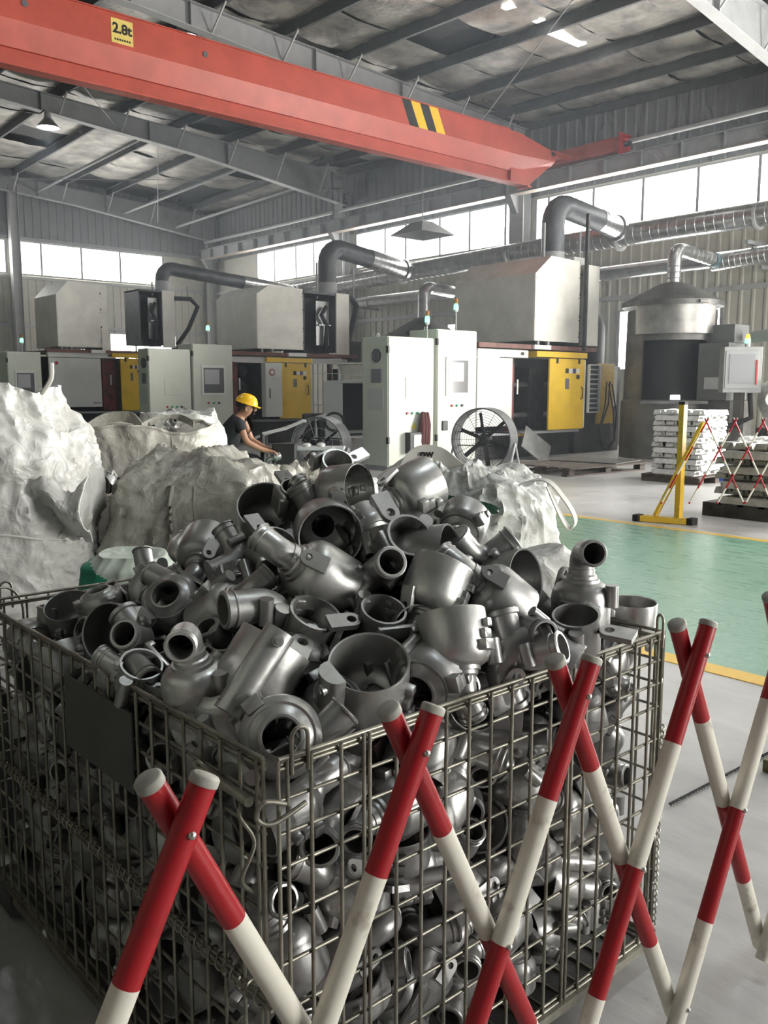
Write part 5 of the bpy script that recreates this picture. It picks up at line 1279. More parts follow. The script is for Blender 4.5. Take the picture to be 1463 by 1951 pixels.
# ------------------------------------------------------------------ wire mesh basket
BX0, BX1, BY0, BY1, BZ0, BZ1 = 0.735, 1.87, 1.10, 2.50, 0.08, 0.87
bk = empty('wire_basket', ((BX0+BX1)/2, (BY0+BY1)/2, 0), 'greasy steel wire mesh basket heaped with grey castings', 'basket')
WR = 0.0036
def spring(mb, p, q, r, turns, wr, n=10):
    p, q = Vector(p), Vector(q); d = (q - p).normalized(); x = d.orthogonal().normalized(); y = d.cross(x)
    N = turns*n
    return mb.tube([p + (q - p)*k/N + x*math.cos(2*math.pi*k/n)*r + y*math.sin(2*math.pi*k/n)*r for k in range(N + 1)], wr, 5)
ZH = [0.852, 0.80, 0.742, 0.684, 0.60, 0.515, 0.43, 0.345, 0.26, 0.175, 0.09]
def wire_panel(along, c, a, b, step, inset):
    """frame with top rail and posts, each wire a piece of its own"""
    f = MB()
    def pt(u, z, o=0.0): return (u, c + o, z) if along == 'x' else (c + o, u, z)
    f.cyl(pt(a, BZ1), pt(b, BZ1), WR*1.15, 8); f.cyl(pt(a, BZ1 - 0.012, inset), pt(b, BZ1 - 0.012, inset), WR, 8)
    for u in (a, a + 0.018, b - 0.018, b): f.cyl(pt(u, BZ0), pt(u, BZ1), WR, 8)
    f.cyl(pt(a, BZ0), pt(b, BZ0), WR*1.4, 8)
    p = f.build('mesh_panel', m_wire, bk, 60)
    vm = MB().cyl((0, 0, BZ0), (0, 0, BZ1 - 0.005), WR, 8).mesh('upright_wire', m_wire, 60, center=False)[0]
    hm = (MB().cyl((a, 0, 0), (b, 0, 0), WR, 8) if along == 'x' else MB().cyl((0, a, 0), (0, b, 0), WR, 8)).mesh('cross_wire', m_wire, 60, center=False)[0]
    u = a + step
    while u < b - step*0.5:
        piece('upright_wire', vm, pt(u, 0, -inset*0.55), p); u += step
    for z in ZH:
        piece('cross_wire', hm, (0, c + inset*0.55, z) if along == 'x' else (c + inset*0.55, 0, z), p)
    return p
pf = wire_panel('x', BY0, BX0 + 0.015, BX1, 0.0625, 0.006)
pl_ = wire_panel('y', BX0, BY0 + 0.02, BY1, 0.0625, 0.006)
pb_ = wire_panel('x', BY1, BX0, BX1, 0.0625, -0.006)
pr_ = wire_panel('y', BX1, BY0, BY1, 0.0625, -0.006)
# doubled middle wires of the front flap
mid = MB().cyl((0, 0, BZ0), (0, 0, BZ1), WR, 8).mesh('upright_wire', m_wire, 60, center=False)[0]
for u in (0.923, 0.936, 1.50, 1.513): piece('upright_wire', mid, (u, BY0 - 0.005, 0), pf)
# floor grid and base frame with feet
fb = MB()
for a, b in (((BX0, BY0), (BX1, BY0)), ((BX1, BY0), (BX1, BY1)), ((BX1, BY1), (BX0, BY1)), ((BX0, BY1), (BX0, BY0))): fb.bar((*a, BZ0 - 0.01), (*b, BZ0 - 0.01), 0.03, 0.022)
fl2 = fb.build('base_frame', m_wire, bk)
for k in range(18): MB().cyl((BX0 + 0.03 + k*0.063, BY0, BZ0), (BX0 + 0.03 + k*0.063, BY1, BZ0), WR, 6).build('floor_wire', m_wire, fl2, 60)
MB().box((BX0, BY0, BZ0 - 0.004), (BX1, BY1, BZ0 - 0.001)).build('floor_sheet', m_plate, fl2)
for x in (BX0 + 0.12, BX1 - 0.12):
    for y in (BY0 + 0.12, BY1 - 0.12):
        MB().prism([(-0.06, 0), (0.06, 0), (0.045, BZ0 - 0.02), (-0.045, BZ0 - 0.02)], 'y', -0.05, 0.05).mesh('x', m_plate)
        f = MB().box((x - 0.055, y - 0.055, 0), (x + 0.055, y + 0.055, BZ0 - 0.02), 0.006).build('foot', m_plate, bk)
MB().box((BX0 - 0.02, BY1 - 0.16, 0.02), (BX0 + 0.02, BY1 - 0.04, BZ0)).build('foot', m_plate, bk)
# spiral hinges
spring(h := MB(), (BX0 - 0.004, BY0 + 0.02, 0.452), (BX0 - 0.004, BY1 - 0.02, 0.452), 0.013, 56, 0.0024); h.build('spiral_hinge', m_wire, bk, 60)
MB().cyl((BX0 - 0.004, BY0, 0.458), (BX0 - 0.004, BY1, 0.458), WR, 8).build('hinge_rod', m_wire, bk, 60)
MB().cyl((BX0 - 0.004, BY0, 0.446), (BX0 - 0.004, BY1, 0.446), WR, 8).build('hinge_rod', m_wire, bk, 60)
spring(h := MB(), (BX1 + 0.035, BY0 + 0.02, 0.04), (BX1 + 0.035, BY0 + 0.02, 0.62), 0.014, 34, 0.0024); h.build('spiral_hinge', m_wire, bk, 60)
for o_ in (-0.006, 0.006): MB().cyl((BX1 + 0.035 + o_, BY0 + 0.02, 0.04), (BX1 + 0.035 + o_, BY0 + 0.02, 0.86), WR, 8).build('hinge_rod', m_wire, bk, 60)
for z in (0.09, 0.20, 0.33, 0.46, 0.60, 0.74, 0.85): MB().cyl((BX1, BY0, z), (BX1 + 0.045, BY0 + 0.025, z), WR, 6).build('tie_wire', m_wire, bk, 60)
# corner loops and latches
def loop(p, d, w=0.032, h=0.05):
    p, d = Vector(p), Vector(d)
    q = [p - d*w/2 + Vector((0, 0, -0.03)), p - d*w/2 + Vector((0, 0, h*0.6))] + [p + d*math.cos(math.pi - math.pi*k/6)*w/2 + Vector((0, 0, h*0.6 + math.sin(math.pi*k/6)*w/2)) for k in range(7)] + [p + d*w/2 + Vector((0, 0, -0.03))]
    MB().tube(q, WR, 8).build('corner_loop', m_wire, bk, 60)
loop((BX0 + 0.055, BY0 - 0.004, BZ1), (1, 0, 0)); loop((BX0 + 0.07, BY1 + 0.004, BZ1), (1, 0, 0)); loop((BX1 - 0.02, BY0 - 0.004, BZ1), (0.5, 0.8, 0))
MB().tube(smoothpath([(BX0 + 0.0, BY1 - 0.02, BZ1 - 0.10), (BX0 - 0.01, BY1 - 0.06, BZ1 - 0.02), (BX0 - 0.004, BY1 - 0.03, BZ1 + 0.02), (BX0 + 0.07, BY1, BZ1 + 0.03), (BX0 + 0.11, BY1, BZ1 - 0.02), (BX0 + 0.11, BY1, BZ1 - 0.12)]), WR, 8).build('latch_rod', m_wire, bk, 60)
MB().tube(smoothpath([(BX0 - 0.012, BY0 + 0.20, 0.80), (BX0 - 0.03, BY0 + 0.17, 0.825), (BX0 - 0.012, BY0 + 0.14, 0.80), (BX0 - 0.012, BY0 + 0.07, 0.79), (BX0 - 0.03, BY0 + 0.045, 0.775), (BX0 - 0.012, BY0 + 0.03, 0.73), (BX0 - 0.04, BY0 + 0.025, 0.68), (BX0 - 0.012, BY0 + 0.04, 0.64)]), WR, 8).build('latch_rod', m_wire, bk, 60)
MB().cyl((BX0 - 0.014, BY0 + 0.21, 0.803), (BX0 - 0.014, BY0 + 0.04, 0.795), 0.009, 10).build('latch_sleeve', m_wire, bk, 60)
MB().tube(smoothpath([(BX0 + 0.02, BY0 - 0.012, 0.80), (BX0 - 0.02, BY0 - 0.012, 0.815), (BX0 - 0.03, BY0 - 0.005, 0.79), (BX0 - 0.005, BY0 - 0.012, 0.775), (BX0 + 0.06, BY0 - 0.012, 0.79)]), WR*1.2, 8).build('latch_hook', m_wire, bk, 60)
# dull label plate wired to the left panel
MB().box((BX0 - 0.014, 1.56, 0.655), (BX0 - 0.010, 1.89, 0.822)).build('label_plate', m_plate, bk)
# ------------------------------------------------------------------ cast aluminium housings: part meshes shared by all copies
def mk(name, mb, m, smooth=35):
    return mb.mesh(name, m, smooth, center=False)[0]
def hollow(mb, pts, ro, ri, n=20, lip=None):
    """open pipe with wall thickness along pts; lip adds bead rings (s, extra radius) near the free end"""
    pts = [Vector(p) for p in pts]
    mb.tube(pts, ro, n, caps=False)
    d = (pts[-1] - pts[-2]).normalized()
    q = len(pts)
    mb.tube(pts[q//3:] , ri, n, caps=False)
    # end face ring
    x = d.orthogonal().normalized(); y = d.cross(x)
    vs = []
    for rr in (ro, ri):
        vs += [pts[-1] + x*math.cos(2*math.pi*k/n)*rr + y*math.sin(2*math.pi*k/n)*rr for k in range(n)]
    mb.add(vs, [(k, (k+1) % n, (k+1) % n + n, k + n) for k in range(n)])
    for s_, ex in (lip or []):
        c = pts[-1] - d*s_
        mb.ring(c, d, ro, ex, n, 6)
    return mb
def tab(mb, M, w, l, t, hr):
    """rounded plate with a bolt hole near its end"""
    out = []; hol = []; n = 16
    for k in range(n):
        a = 2*math.pi*k/n
        cx, cz = math.cos(a), math.sin(a)
        hol.append((hr*cx, hr*cz))
        out.append((w/2*cx, w/2*cz) if cz >= 0 else (w/2*(1 if cx > 0 else -1) if abs(cz) < 0.99 else w/2*cx, -(l - w/2)*min(1, -cz*1.6)))
    vs = []
    for yy in (-t/2, t/2):
        vs += [M @ Vector((a, yy, b)) for a, b in out] + [M @ Vector((a, yy, b)) for a, b in hol]
    fs = []
    N = 2*n
    for k in range(n):
        j = (k+1) % n
        fs += [(k, j, n+j, n+k), (N+k, N+n+k, N+n+j, N+j), (k, N+k, N+j, j), (n+k, n+j, N+n+j, N+n+k)]
    return mb.add(vs, fs)
def arc_pts(c, r, a0, a1, n):
    return [(c[0] + r*math.cos(a0 + (a1-a0)*i/n), c[1], c[2] + r*math.sin(a0 + (a1-a0)*i/n)) for i in range(n+1)]

CR = 0.065
def cup_profile(R_, top=0.055, floor_=-0.045, neck=0.030, step=True):
    o = [(R_ - 0.004, top), (R_ - 0.001, top + 0.0015), (R_, top - 0.001), (R_, -0.018), (R_ - 0.003, -0.032), (R_ - 0.010, floor_ + 0.002), (R_ - 0.020, floor_ - 0.004)]
    if step: o += [(neck + 0.011, floor_ - 0.006), (neck + 0.010, floor_ - 0.013), (neck + 0.005, floor_ - 0.014), (neck + 0.004, floor_ - 0.021)]
    o += [(neck, floor_ - 0.024), (neck, floor_ - 0.036), (neck - 0.005, floor_ - 0.036), (neck - 0.005, floor_ + 0.004), (neck + 0.006, floor_ + 0.006), (R_ - 0.018, floor_ + 0.012), (R_ - 0.008, -0.022), (R_ - 0.005, -0.010)]
    return o
def rib_steps(mb, R_, a, z0=-0.03):
    Mr = Matrix.Rotation(a, 4, 'Z')
    for k, (w, h, d) in enumerate(((0.030, 0.020, 0.013), (0.024, 0.018, 0.009), (0.016, 0.016, 0.012))):
        mb.obox(Mr @ Matrix.Translation((R_ + d/2 - 0.004, (k - 1)*0.006, z0 + 0.011 + k*0.021)), d + 0.008, w, h, 0.002)
    return mb
KIND = {}
# cup with elbow spout
def def_cup(key, bend, m, neck=0.029, spl=0.05):
    body = mk('cup_body', MB().lathe(cup_profile(CR, neck=neck), 40, closed=True), m)
    zz = -0.078; br = 0.034
    pts = [(0, 0, zz), (0, 0, zz - 0.01)] + (arc_pts((br, 0, zz - 0.01), br, math.pi, math.pi*1.5*0.999 if bend > 80 else math.pi + R(bend), 7) if bend else [])
    d = (Vector(pts[-1]) - Vector(pts[-2])).normalized()
    pts += [tuple(Vector(pts[-1]) + d*spl*0.55), tuple(Vector(pts[-1]) + d*spl)]
    pipe = mk('spout', hollow(MB(), pts, neck - 0.002, neck - 0.006, 20, [(0.004, 0.003), (0.016, 0.0025)]), m)
    ribs = mk('rib_block', rib_steps(MB(), CR, R(-95)), m)
    b = MB()
    Mb = Matrix.Rotation(R(-50), 4, 'Z')
    b.cyl(Mb @ Vector((CR + 0.006, 0, -0.050)), Mb @ Vector((CR + 0.006, 0, -0.002)), 0.0145, 16)
    b.obox(Mb @ Matrix.Translation((CR - 0.004, 0, -0.026)), 0.02, 0.012, 0.036)
    boss = mk('boss', b, m)
    tb = MB(); tab(tb, Matrix.Rotation(R(150), 4, 'Z') @ Matrix.Translation((CR - 0.012, 0, -0.062)) @ Matrix.Rotation(R(18), 4, 'Y') @ Matrix.Rotation(R(90), 4, 'Z') @ Matrix.Rotation(R(180), 4, 'X'), 0.032, 0.055, 0.008, 0.007)
    tbm = mk('bolt_tab', tb, m)
    KIND[key] = [('', body), ('spout', pipe), ('rib_block', ribs), ('boss', boss), ('bolt_tab', tbm)]
# volute with a large eye instead of a spout
def def_volute(key, m):
    prof = [(CR - 0.003, 0.040), (CR, 0.039), (CR, -0.010), (CR - 0.003, -0.024), (CR - 0.012, -0.034), (CR - 0.016, -0.033), (CR - 0.020, -0.037), (0.038, -0.040), (0.034, -0.046), (0.030, -0.047), (0.028, -0.042), (0.028, -0.028), (0.038, -0.026), (CR - 0.014, -0.022), (CR - 0.006, -0.008), (CR - 0.006, 0.038)]
    body = mk('volute_body', MB().lathe(prof, 40, closed=True), m)
    pipe = mk('outlet', hollow(MB(), [(0.030, CR - 0.024, 0.002), (0.06, CR - 0.022, 0.002), (0.10, CR - 0.020, 0.0)], 0.026, 0.021, 18, [(0.004, 0.003)]), m)
    pl = MB().obox(Matrix.Translation((-0.012, CR + 0.000, 0.006)) @ Matrix.Rotation(R(8), 4, 'Z'), 0.085, 0.010, 0.050, 0.003)
    plate = mk('flange_plate', pl, m)
    b = MB().cyl((-CR - 0.004, 0.01, -0.03), (-CR - 0.004, 0.01, 0.028), 0.012, 14).obox(Matrix.Translation((-CR + 0.004, 0.01, 0)), 0.02, 0.01, 0.04)
    KIND[key] = [('', body), ('outlet', pipe), ('flange_plate', plate), ('boss', mk('boss', b, m)), ('rib_block', mk('rib_block', rib_steps(MB(), CR - 0.002, R(-80), -0.035), m))]
# straight beaded pipe with a branch and a bolt bracket
def def_elbow(key, m):
    br = 0.05
    pts = [(0.0, 0, -0.09), (0, 0, -0.05)] + arc_pts((br, 0, -0.03), br, math.pi, math.pi/2, 7)[0:] + [(0.085, 0, 0.02), (0.115, 0, 0.02)]
    t = MB(); hollow(t, pts, 0.033, 0.028, 22, [(0.004, 0.0035), (0.020, 0.003)])
    t.lathe([(0.033, -0.088), (0.038, -0.088), (0.038, -0.078), (0.033, -0.076)], 22); t.lathe([(0.0, -0.086), (0.033, -0.089)], 22)
    body = mk('elbow_body', t, m)
    br_ = mk('branch_pipe', hollow(MB(), [(0.008, 0, -0.02), (-0.03, 0.02, -0.03), (-0.075, 0.045, -0.045)], 0.024, 0.019, 18, [(0.004, 0.003), (0.014, 0.0025)]), m)
    tb = MB(); tab(tb, Matrix.Translation((0.02, -0.036, -0.02)) @ Matrix.Rotation(R(50), 4, 'Y'), 0.036, 0.075, 0.009, 0.008)
    pl = MB().obox(Matrix.Translation((-0.02, -0.035, -0.055)) @ Matrix.Rotation(R(20), 4, 'Z'), 0.060, 0.012, 0.048, 0.003)
    b = MB().cyl((0.045, 0.036, -0.005), (0.045, 0.036, 0.045), 0.014, 14)
    KIND[key] = [('', body), ('branch_pipe', br_), ('bolt_tab', mk('bolt_tab', tb, m)), ('flange_plate', mk('flange_plate', pl, m)), ('boss', mk('boss', b, m))]
# block bracket with split collar, lugs and side tube
def def_bracket(key, m):
    t = MB().lathe([(0.048, -0.04), (0.048, 0.035), (0.043, 0.035), (0.041, -0.03), (0.02, -0.034), (0.02, -0.045), (0.046, -0.044)], 30, closed=True)
    body = mk('collar_body', t, m)
    tb = MB(); tab(tb, Matrix.Translation((0.068, 0, 0.01)) @ Matrix.Rotation(R(90), 4, 'X') @ Matrix.Rotation(R(-90), 4, 'Y'), 0.040, 0.07, 0.012, 0.010)
    pl = MB().obox(Matrix.Translation((-0.01, 0.052, -0.002)), 0.085, 0.012, 0.065, 0.003).obox(Matrix.Translation((-0.045, 0.06, 0.005)), 0.014, 0.02, 0.05, 0.002)
    pipe = mk('side_tube', hollow(MB(), [(-0.03, -0.01, -0.01), (-0.07, -0.02, -0.015), (-0.11, -0.03, -0.015)], 0.023, 0.019, 18, [(0.004, 0.003), (0.015, 0.003), (0.023, 0.002)]), m)
    b = MB().cyl((0.02, -0.055, -0.045), (0.02, -0.055, 0.03), 0.015, 16).obox(Matrix.Translation((0.02, -0.045, -0.005)), 0.014, 0.02, 0.06)
    KIND[key] = [('', body), ('bolt_tab', mk('bolt_tab', tb, m)), ('flange_plate', mk('flange_plate', pl, m)), ('side_tube', pipe), ('boss', mk('boss', b, m)), ('rib_block', mk('rib_block', rib_steps(MB(), 0.047, R(-140), -0.035), m))]
# cup carrying a long half round cover with bolt bosses
def def_plate(key, m):
    body = mk('cup_body', MB().lathe(cup_profile(CR, neck=0.027, top=0.060), 40, closed=True), m)
    c = MB()
    Mc = Matrix.Translation((CR + 0.008, 0, 0.0)) @ Matrix.Rotation(R(-6), 4, 'Y')
    prof = []
    for k in range(9):
        a = math.pi*k/8 - math.pi/2
        prof.append((0.020*math.cos(a), 0.026*math.sin(a)))
    prof += [(-0.008, 0.026), (-0.008, -0.026)]
    n = len(prof)
    vs = [Mc @ Vector((a, b, -0.075)) for a, b in prof] + [Mc @ Vector((a, b, 0.075)) for a, b in prof]
    c.add(vs, [tuple(range(n)), tuple(range(2*n-1, n-1, -1))] + [(i, i+n, (i+1) % n + n, (i+1) % n) for i in range(n)])
    for z in (-0.05, 0.055): c.cyl(Mc @ Vector((0.012, 0.006, z)), Mc @ Vector((0.026, 0.008, z)), 0.009, 12); c.cyl(Mc @ Vector((0.024, 0.008, z)), Mc @ Vector((0.029, 0.0083, z)), 0.005, 8)
    b = MB().cyl((-0.03, -CR - 0.006, -0.045), (-0.03, -CR - 0.006, 0.0), 0.016, 16).obox(Matrix.Translation((-0.03, -CR + 0.008, -0.02)), 0.012, 0.025, 0.035)
    zz = -0.078
    pipe = mk('spout', hollow(MB(), [(0, 0, zz), (0, 0, zz - 0.02), (0.01, 0, zz - 0.05)], 0.026, 0.021, 18, [(0.004, 0.003)]), m)
    KIND[key] = [('', body), ('long_cover', mk('long_cover', c, m)), ('boss', mk('boss', b, m)), ('spout', pipe), ('rib_block', mk('rib_block', rib_steps(MB(), CR, R(120)), m))]
for suf, m_ in (('', m_cast), ('_dark', m_cast_b), ('_bright', m_cast_c)):
    def_cup('cup' + suf, 90, m_); def_cup('straight' + suf, 40, m_, spl=0.04)
    def_volute('volute' + suf, m_); def_elbow('elbow' + suf, m_); def_bracket('bracket' + suf, m_); def_plate('plate' + suf, m_)
KNAME = {'cup': 'cup_housing', 'straight': 'cup_housing', 'volute': 'volute_housing', 'elbow': 'elbow_pipe', 'bracket': 'collar_bracket', 'plate': 'covered_housing'}
def casting(key, loc, quat, label, group, parts=True, scale=1.0):
    base = key.split('_')[0]
    ps = KIND[key]
    o = Lk(bpy.data.objects.new(KNAME[base], ps[0][1]))
    o.location = loc; o.rotation_mode = 'QUATERNION'; o.rotation_quaternion = quat; o.scale = (scale,)*3
    tag(o, label, 'casting', group)
    if parts:
        for nm, me in ps[1:]:
            c = Lk(bpy.data.objects.new(nm, me)); c.parent = o
    return o
# ------------------------------------------------------------------ the castings in the basket
# castings lying on top of the heap: kind, place, turn, size, label
TOP = [
    ('straight_bright', (1.349, 1.684, 1.2), (0.453, 0.525, -0.401, 0.599), 1, 'bright rimmed cup on the very top of the pile, opening to the right'),
    ('straight_bright', (1.474, 1.562, 1.202), (0.815, 0.188, 0.534, 0.123), 1.05, 'shiny cup near the pile top showing its rounded back and spout to the lower left'),
    ('cup', (1.267, 1.895, 1.115), (0.744, 0.147, -0.386, 0.526), 1.12, 'open cup on the left of the pile top, facing up to the viewer'),
    ('cup', (1.233, 1.595, 1.125), (-0.481, -0.204, 0.702, -0.484), 1.15, 'large open cup facing the viewer below the pile top'),
    ('cup', (1.12, 1.959, 1.037), (0.474, 0.098, 0.524, 0.7), 1, 'housing at the left slope with its curved spout pointing at the viewer'),
    ('straight_bright', (1.131, 1.486, 1.049), (0.347, 0.755, 0.459, 0.315), 1.12, 'smooth cup lying on its side in the middle, rim to the lower right'),
    ('elbow', (1.024, 1.482, 0.987), (0.098, -0.001, -0.048, 0.994), 1.1, 'beaded pipe with its open end to the left, centre of the pile'),
    ('straight', (0.984, 1.645, 0.96), (-0.426, 0.857, 0.284, -0.053), 1, 'rounded cup back left of the beaded pipe'),
    ('bracket_bright', (1.055, 1.423, 0.963), (-0.343, -0.07, -0.245, 0.904), 1.15, 'blocky split collar with a worn bright patch, middle of the pile'),
    ('straight_bright', (1.3, 1.306, 1.027), (0.928, 0.038, 0.297, 0.222), 1.05, 'bright upright cup with stepped ribs, right of the middle'),
    ('straight_bright', (1.235, 1.181, 0.951), (0.961, -0.19, 0.131, 0.149), 1.05, 'bright upright cup with stepped ribs, the lower of two in line'),
    ('straight', (1.426, 1.243, 0.997), (0.372, 0.786, 0.456, 0.19), 1.08, 'grey cup lying with its rim to the lower right, right slope'),
    ('cup', (1.542, 1.32, 1.007), (0.682, 0.586, -0.225, 0.375), 1.08, 'dark open cup with a thin bright rim at the right slope'),
    ('plate_bright', (1.065, 1.247, 0.877), (0.066, -0.152, -0.198, 0.966), 1.2, 'wide open cup near the front rim of the basket'),
    ('volute', (0.823, 1.197, 0.858), (-0.43, 0.828, 0.077, 0.352), 1.12, 'volute with a large round eye at the near basket corner'),
    ('plate_bright', (0.888, 1.367, 0.913), (-0.383, 0.286, -0.162, 0.863), 1.15, 'cup carrying a long bolted half round cover, left front'),
    ('cup_bright', (0.798, 1.435, 0.888), (0.099, -0.45, 0.887, -0.016), 1, 'rounded housing with an upturned spout beside the left basket rail'),
    ('volute_bright', (0.822, 1.373, 0.865), (0.008, 0.969, 0.15, 0.196), 0.95, 'polished dome below the long bolted cover'),
    ('cup', (0.915, 2.315, 0.823), (0.881, 0.218, -0.08, -0.412), 1, 'open cup by the left rear basket corner'),
    ('cup_dark', (0.866, 1.899, 0.884), (0.731, 0.465, -0.361, -0.344), 1.05, 'dark open cup facing the viewer at the left side of the basket'),
    ('volute', (0.942, 2.18, 0.891), (0.096, 0.715, 0.686, 0.098), 0.9, 'grey dome behind the two open cups on the left'),
    ('volute', (0.947, 1.801, 0.961), (0.124, 0.53, 0.741, 0.394), 1.05, 'volute with ringed neck on the left slope under the curved spout'),
    ('elbow', (1.224, 1.429, 1.043), (-0.43, 0.375, -0.254, 0.781), 0.95, 'pipe whose round blind end points at the viewer, centre right'),
    ('bracket', (1.317, 1.42, 1.108), (0.654, 0.208, -0.376, 0.622), 1.1, 'bracket with an upright bolt ear above the bright upright cup'),
    ('cup_dark', (1.371, 1.409, 1.071), (0.662, 0.649, -0.032, 0.373), 1.1, 'dark cup seen edge on with a thin rim, right of the bracket'),
    ('cup', (1.68, 1.204, 0.951), (-0.007, -0.447, 0.894, -0.003), 1.05, 'upright cup with a round side mouth at the right basket end'),
    ('straight_bright', (1.937, 1.234, 0.854), (0.106, -0.001, -0.019, 0.994), 1, 'open cup standing upright at the right end of the basket'),
    ('bracket', (1.578, 1.14, 0.92), (0.792, 0.134, -0.062, -0.593), 1.1, 'bracket with a bolt ear pointing right, below the side mouth cup'),
    ('elbow_dark', (1.436, 1.162, 0.942), (0.514, 0.213, -0.372, -0.743), 0.85, 'small dark pipe mouth at the right slope'),
    ('elbow', (1.362, 1.142, 0.915), (0.198, 0.793, -0.568, 0.101), 0.95, 'ribbed pipe pointing up to the right near the front rail'),
    ('cup', (1.491, 1.141, 0.872), (-0.012, -0.364, 0.759, -0.539), 0.95, 'cup lying with its mouth to the lower right at the front rail'),
    ('bracket', (1.168, 1.331, 0.973), (0.141, -0.023, -0.23, 0.963), 1, 'bracket with a bolt ear pointing left, just right of centre'),
    ('bracket_bright', (1.417, 1.789, 1.245), (0.93, 0.33, -0.157, 0.034), 0.85, 'small block shaped bracket peeking out behind the pile top'),
    ('cup_dark', (1.232, 1.304, 0.935), (0.532, 0.163, -0.505, 0.66), 0.9, 'dark open mouth hidden between the upright cups'),
    ('volute', (1.33, 1.496, 1.072), (0.91, -0.301, 0.211, 0.193), 1, 'arched volute in the middle of the pile'),
    ('volute', (1.169, 1.191, 0.884), (0.772, -0.217, 0.597, 0.003), 1.1, 'rounded cup back right of the wide open cup'),
    ('elbow', (1.335, 1.154, 0.89), (0.94, -0.027, -0.168, -0.295), 1.05, 'smooth bent pipe below the right slope'),
    ('volute', (1.015, 1.407, 0.886), (0.846, -0.463, 0.228, 0.137), 1.05, 'rounded housing behind the long bolted cover'),
    ('elbow', (1.085, 1.749, 1.051), (0.297, 0.564, 0.164, 0.753), 0.8, 'short ringed pipe opening to the left, upper left slope'),
    ('bracket', (1.152, 1.694, 1.073), (0.681, 0.186, -0.216, 0.674), 1, 'bracket with an upright bolt ear in the upper left of the pile'),
    ('elbow', (1.497, 1.372, 1.056), (0.012, 0.9, -0.264, 0.346), 0.9, 'capped pipe end at the upper right slope'),
    ('elbow', (0.84, 1.745, 0.912), (-0.089, -0.356, 0.817, -0.444), 0.9, 'ringed pipe between the dark open cup and the centre'),
    ('bracket_bright', (0.772, 1.623, 0.875), (0.748, 0.221, 0.155, -0.607), 0.9, 'small bright bracket close to the left basket rail'),
    ('cup_dark', (0.834, 1.587, 0.842), (0.979, 0.116, -0.164, -0.026), 0.95, 'dark open cup beside the left basket rail'),
    ('volute', (1.561, 1.476, 1.118), (0.838, -0.292, 0.457, -0.064), 0.95, 'volute at the right of the pile top below the green tie'),
    ('volute', (1.354, 1.59, 1.113), (0.774, -0.462, 0.255, 0.351), 0.95, 'cup back filling the gap under the pile top'),
    ('bracket', (1.295, 1.796, 1.175), (0.755, 0.139, -0.184, 0.613), 0.95, 'bracket beside the open cup on the left of the pile top'),
    ('volute_dark', (1.076, 1.725, 0.991), (0.673, -0.214, 0.335, 0.624), 0.95, 'volute back in the left centre hollow'),
    ('volute', (1.709, 1.169, 0.807), (0.777, 0.166, 0.435, 0.423), 0.95, 'cup back sunk behind the front rail at the right'),
    ('elbow', (0.771, 1.679, 0.884), (0.71, 0.102, 0.12, -0.686), 0.85, 'thin bent pipe low beside the left rail'),
    ('volute', (1.01, 1.289, 0.843), (-0.332, 0.927, 0.134, 0.116), 0.95, 'cup back under the wide open cup by the front rail'),
    ('cup', (1.298, 1.211, 0.804), (0.652, 0.295, -0.497, 0.491), 0.95, 'open cup just behind the front rail, middle right'),
    ('bracket', (0.945, 1.551, 0.923), (0.75, 0.301, -0.144, -0.571), 0.9, 'bracket tucked behind the upturned spout'),
]
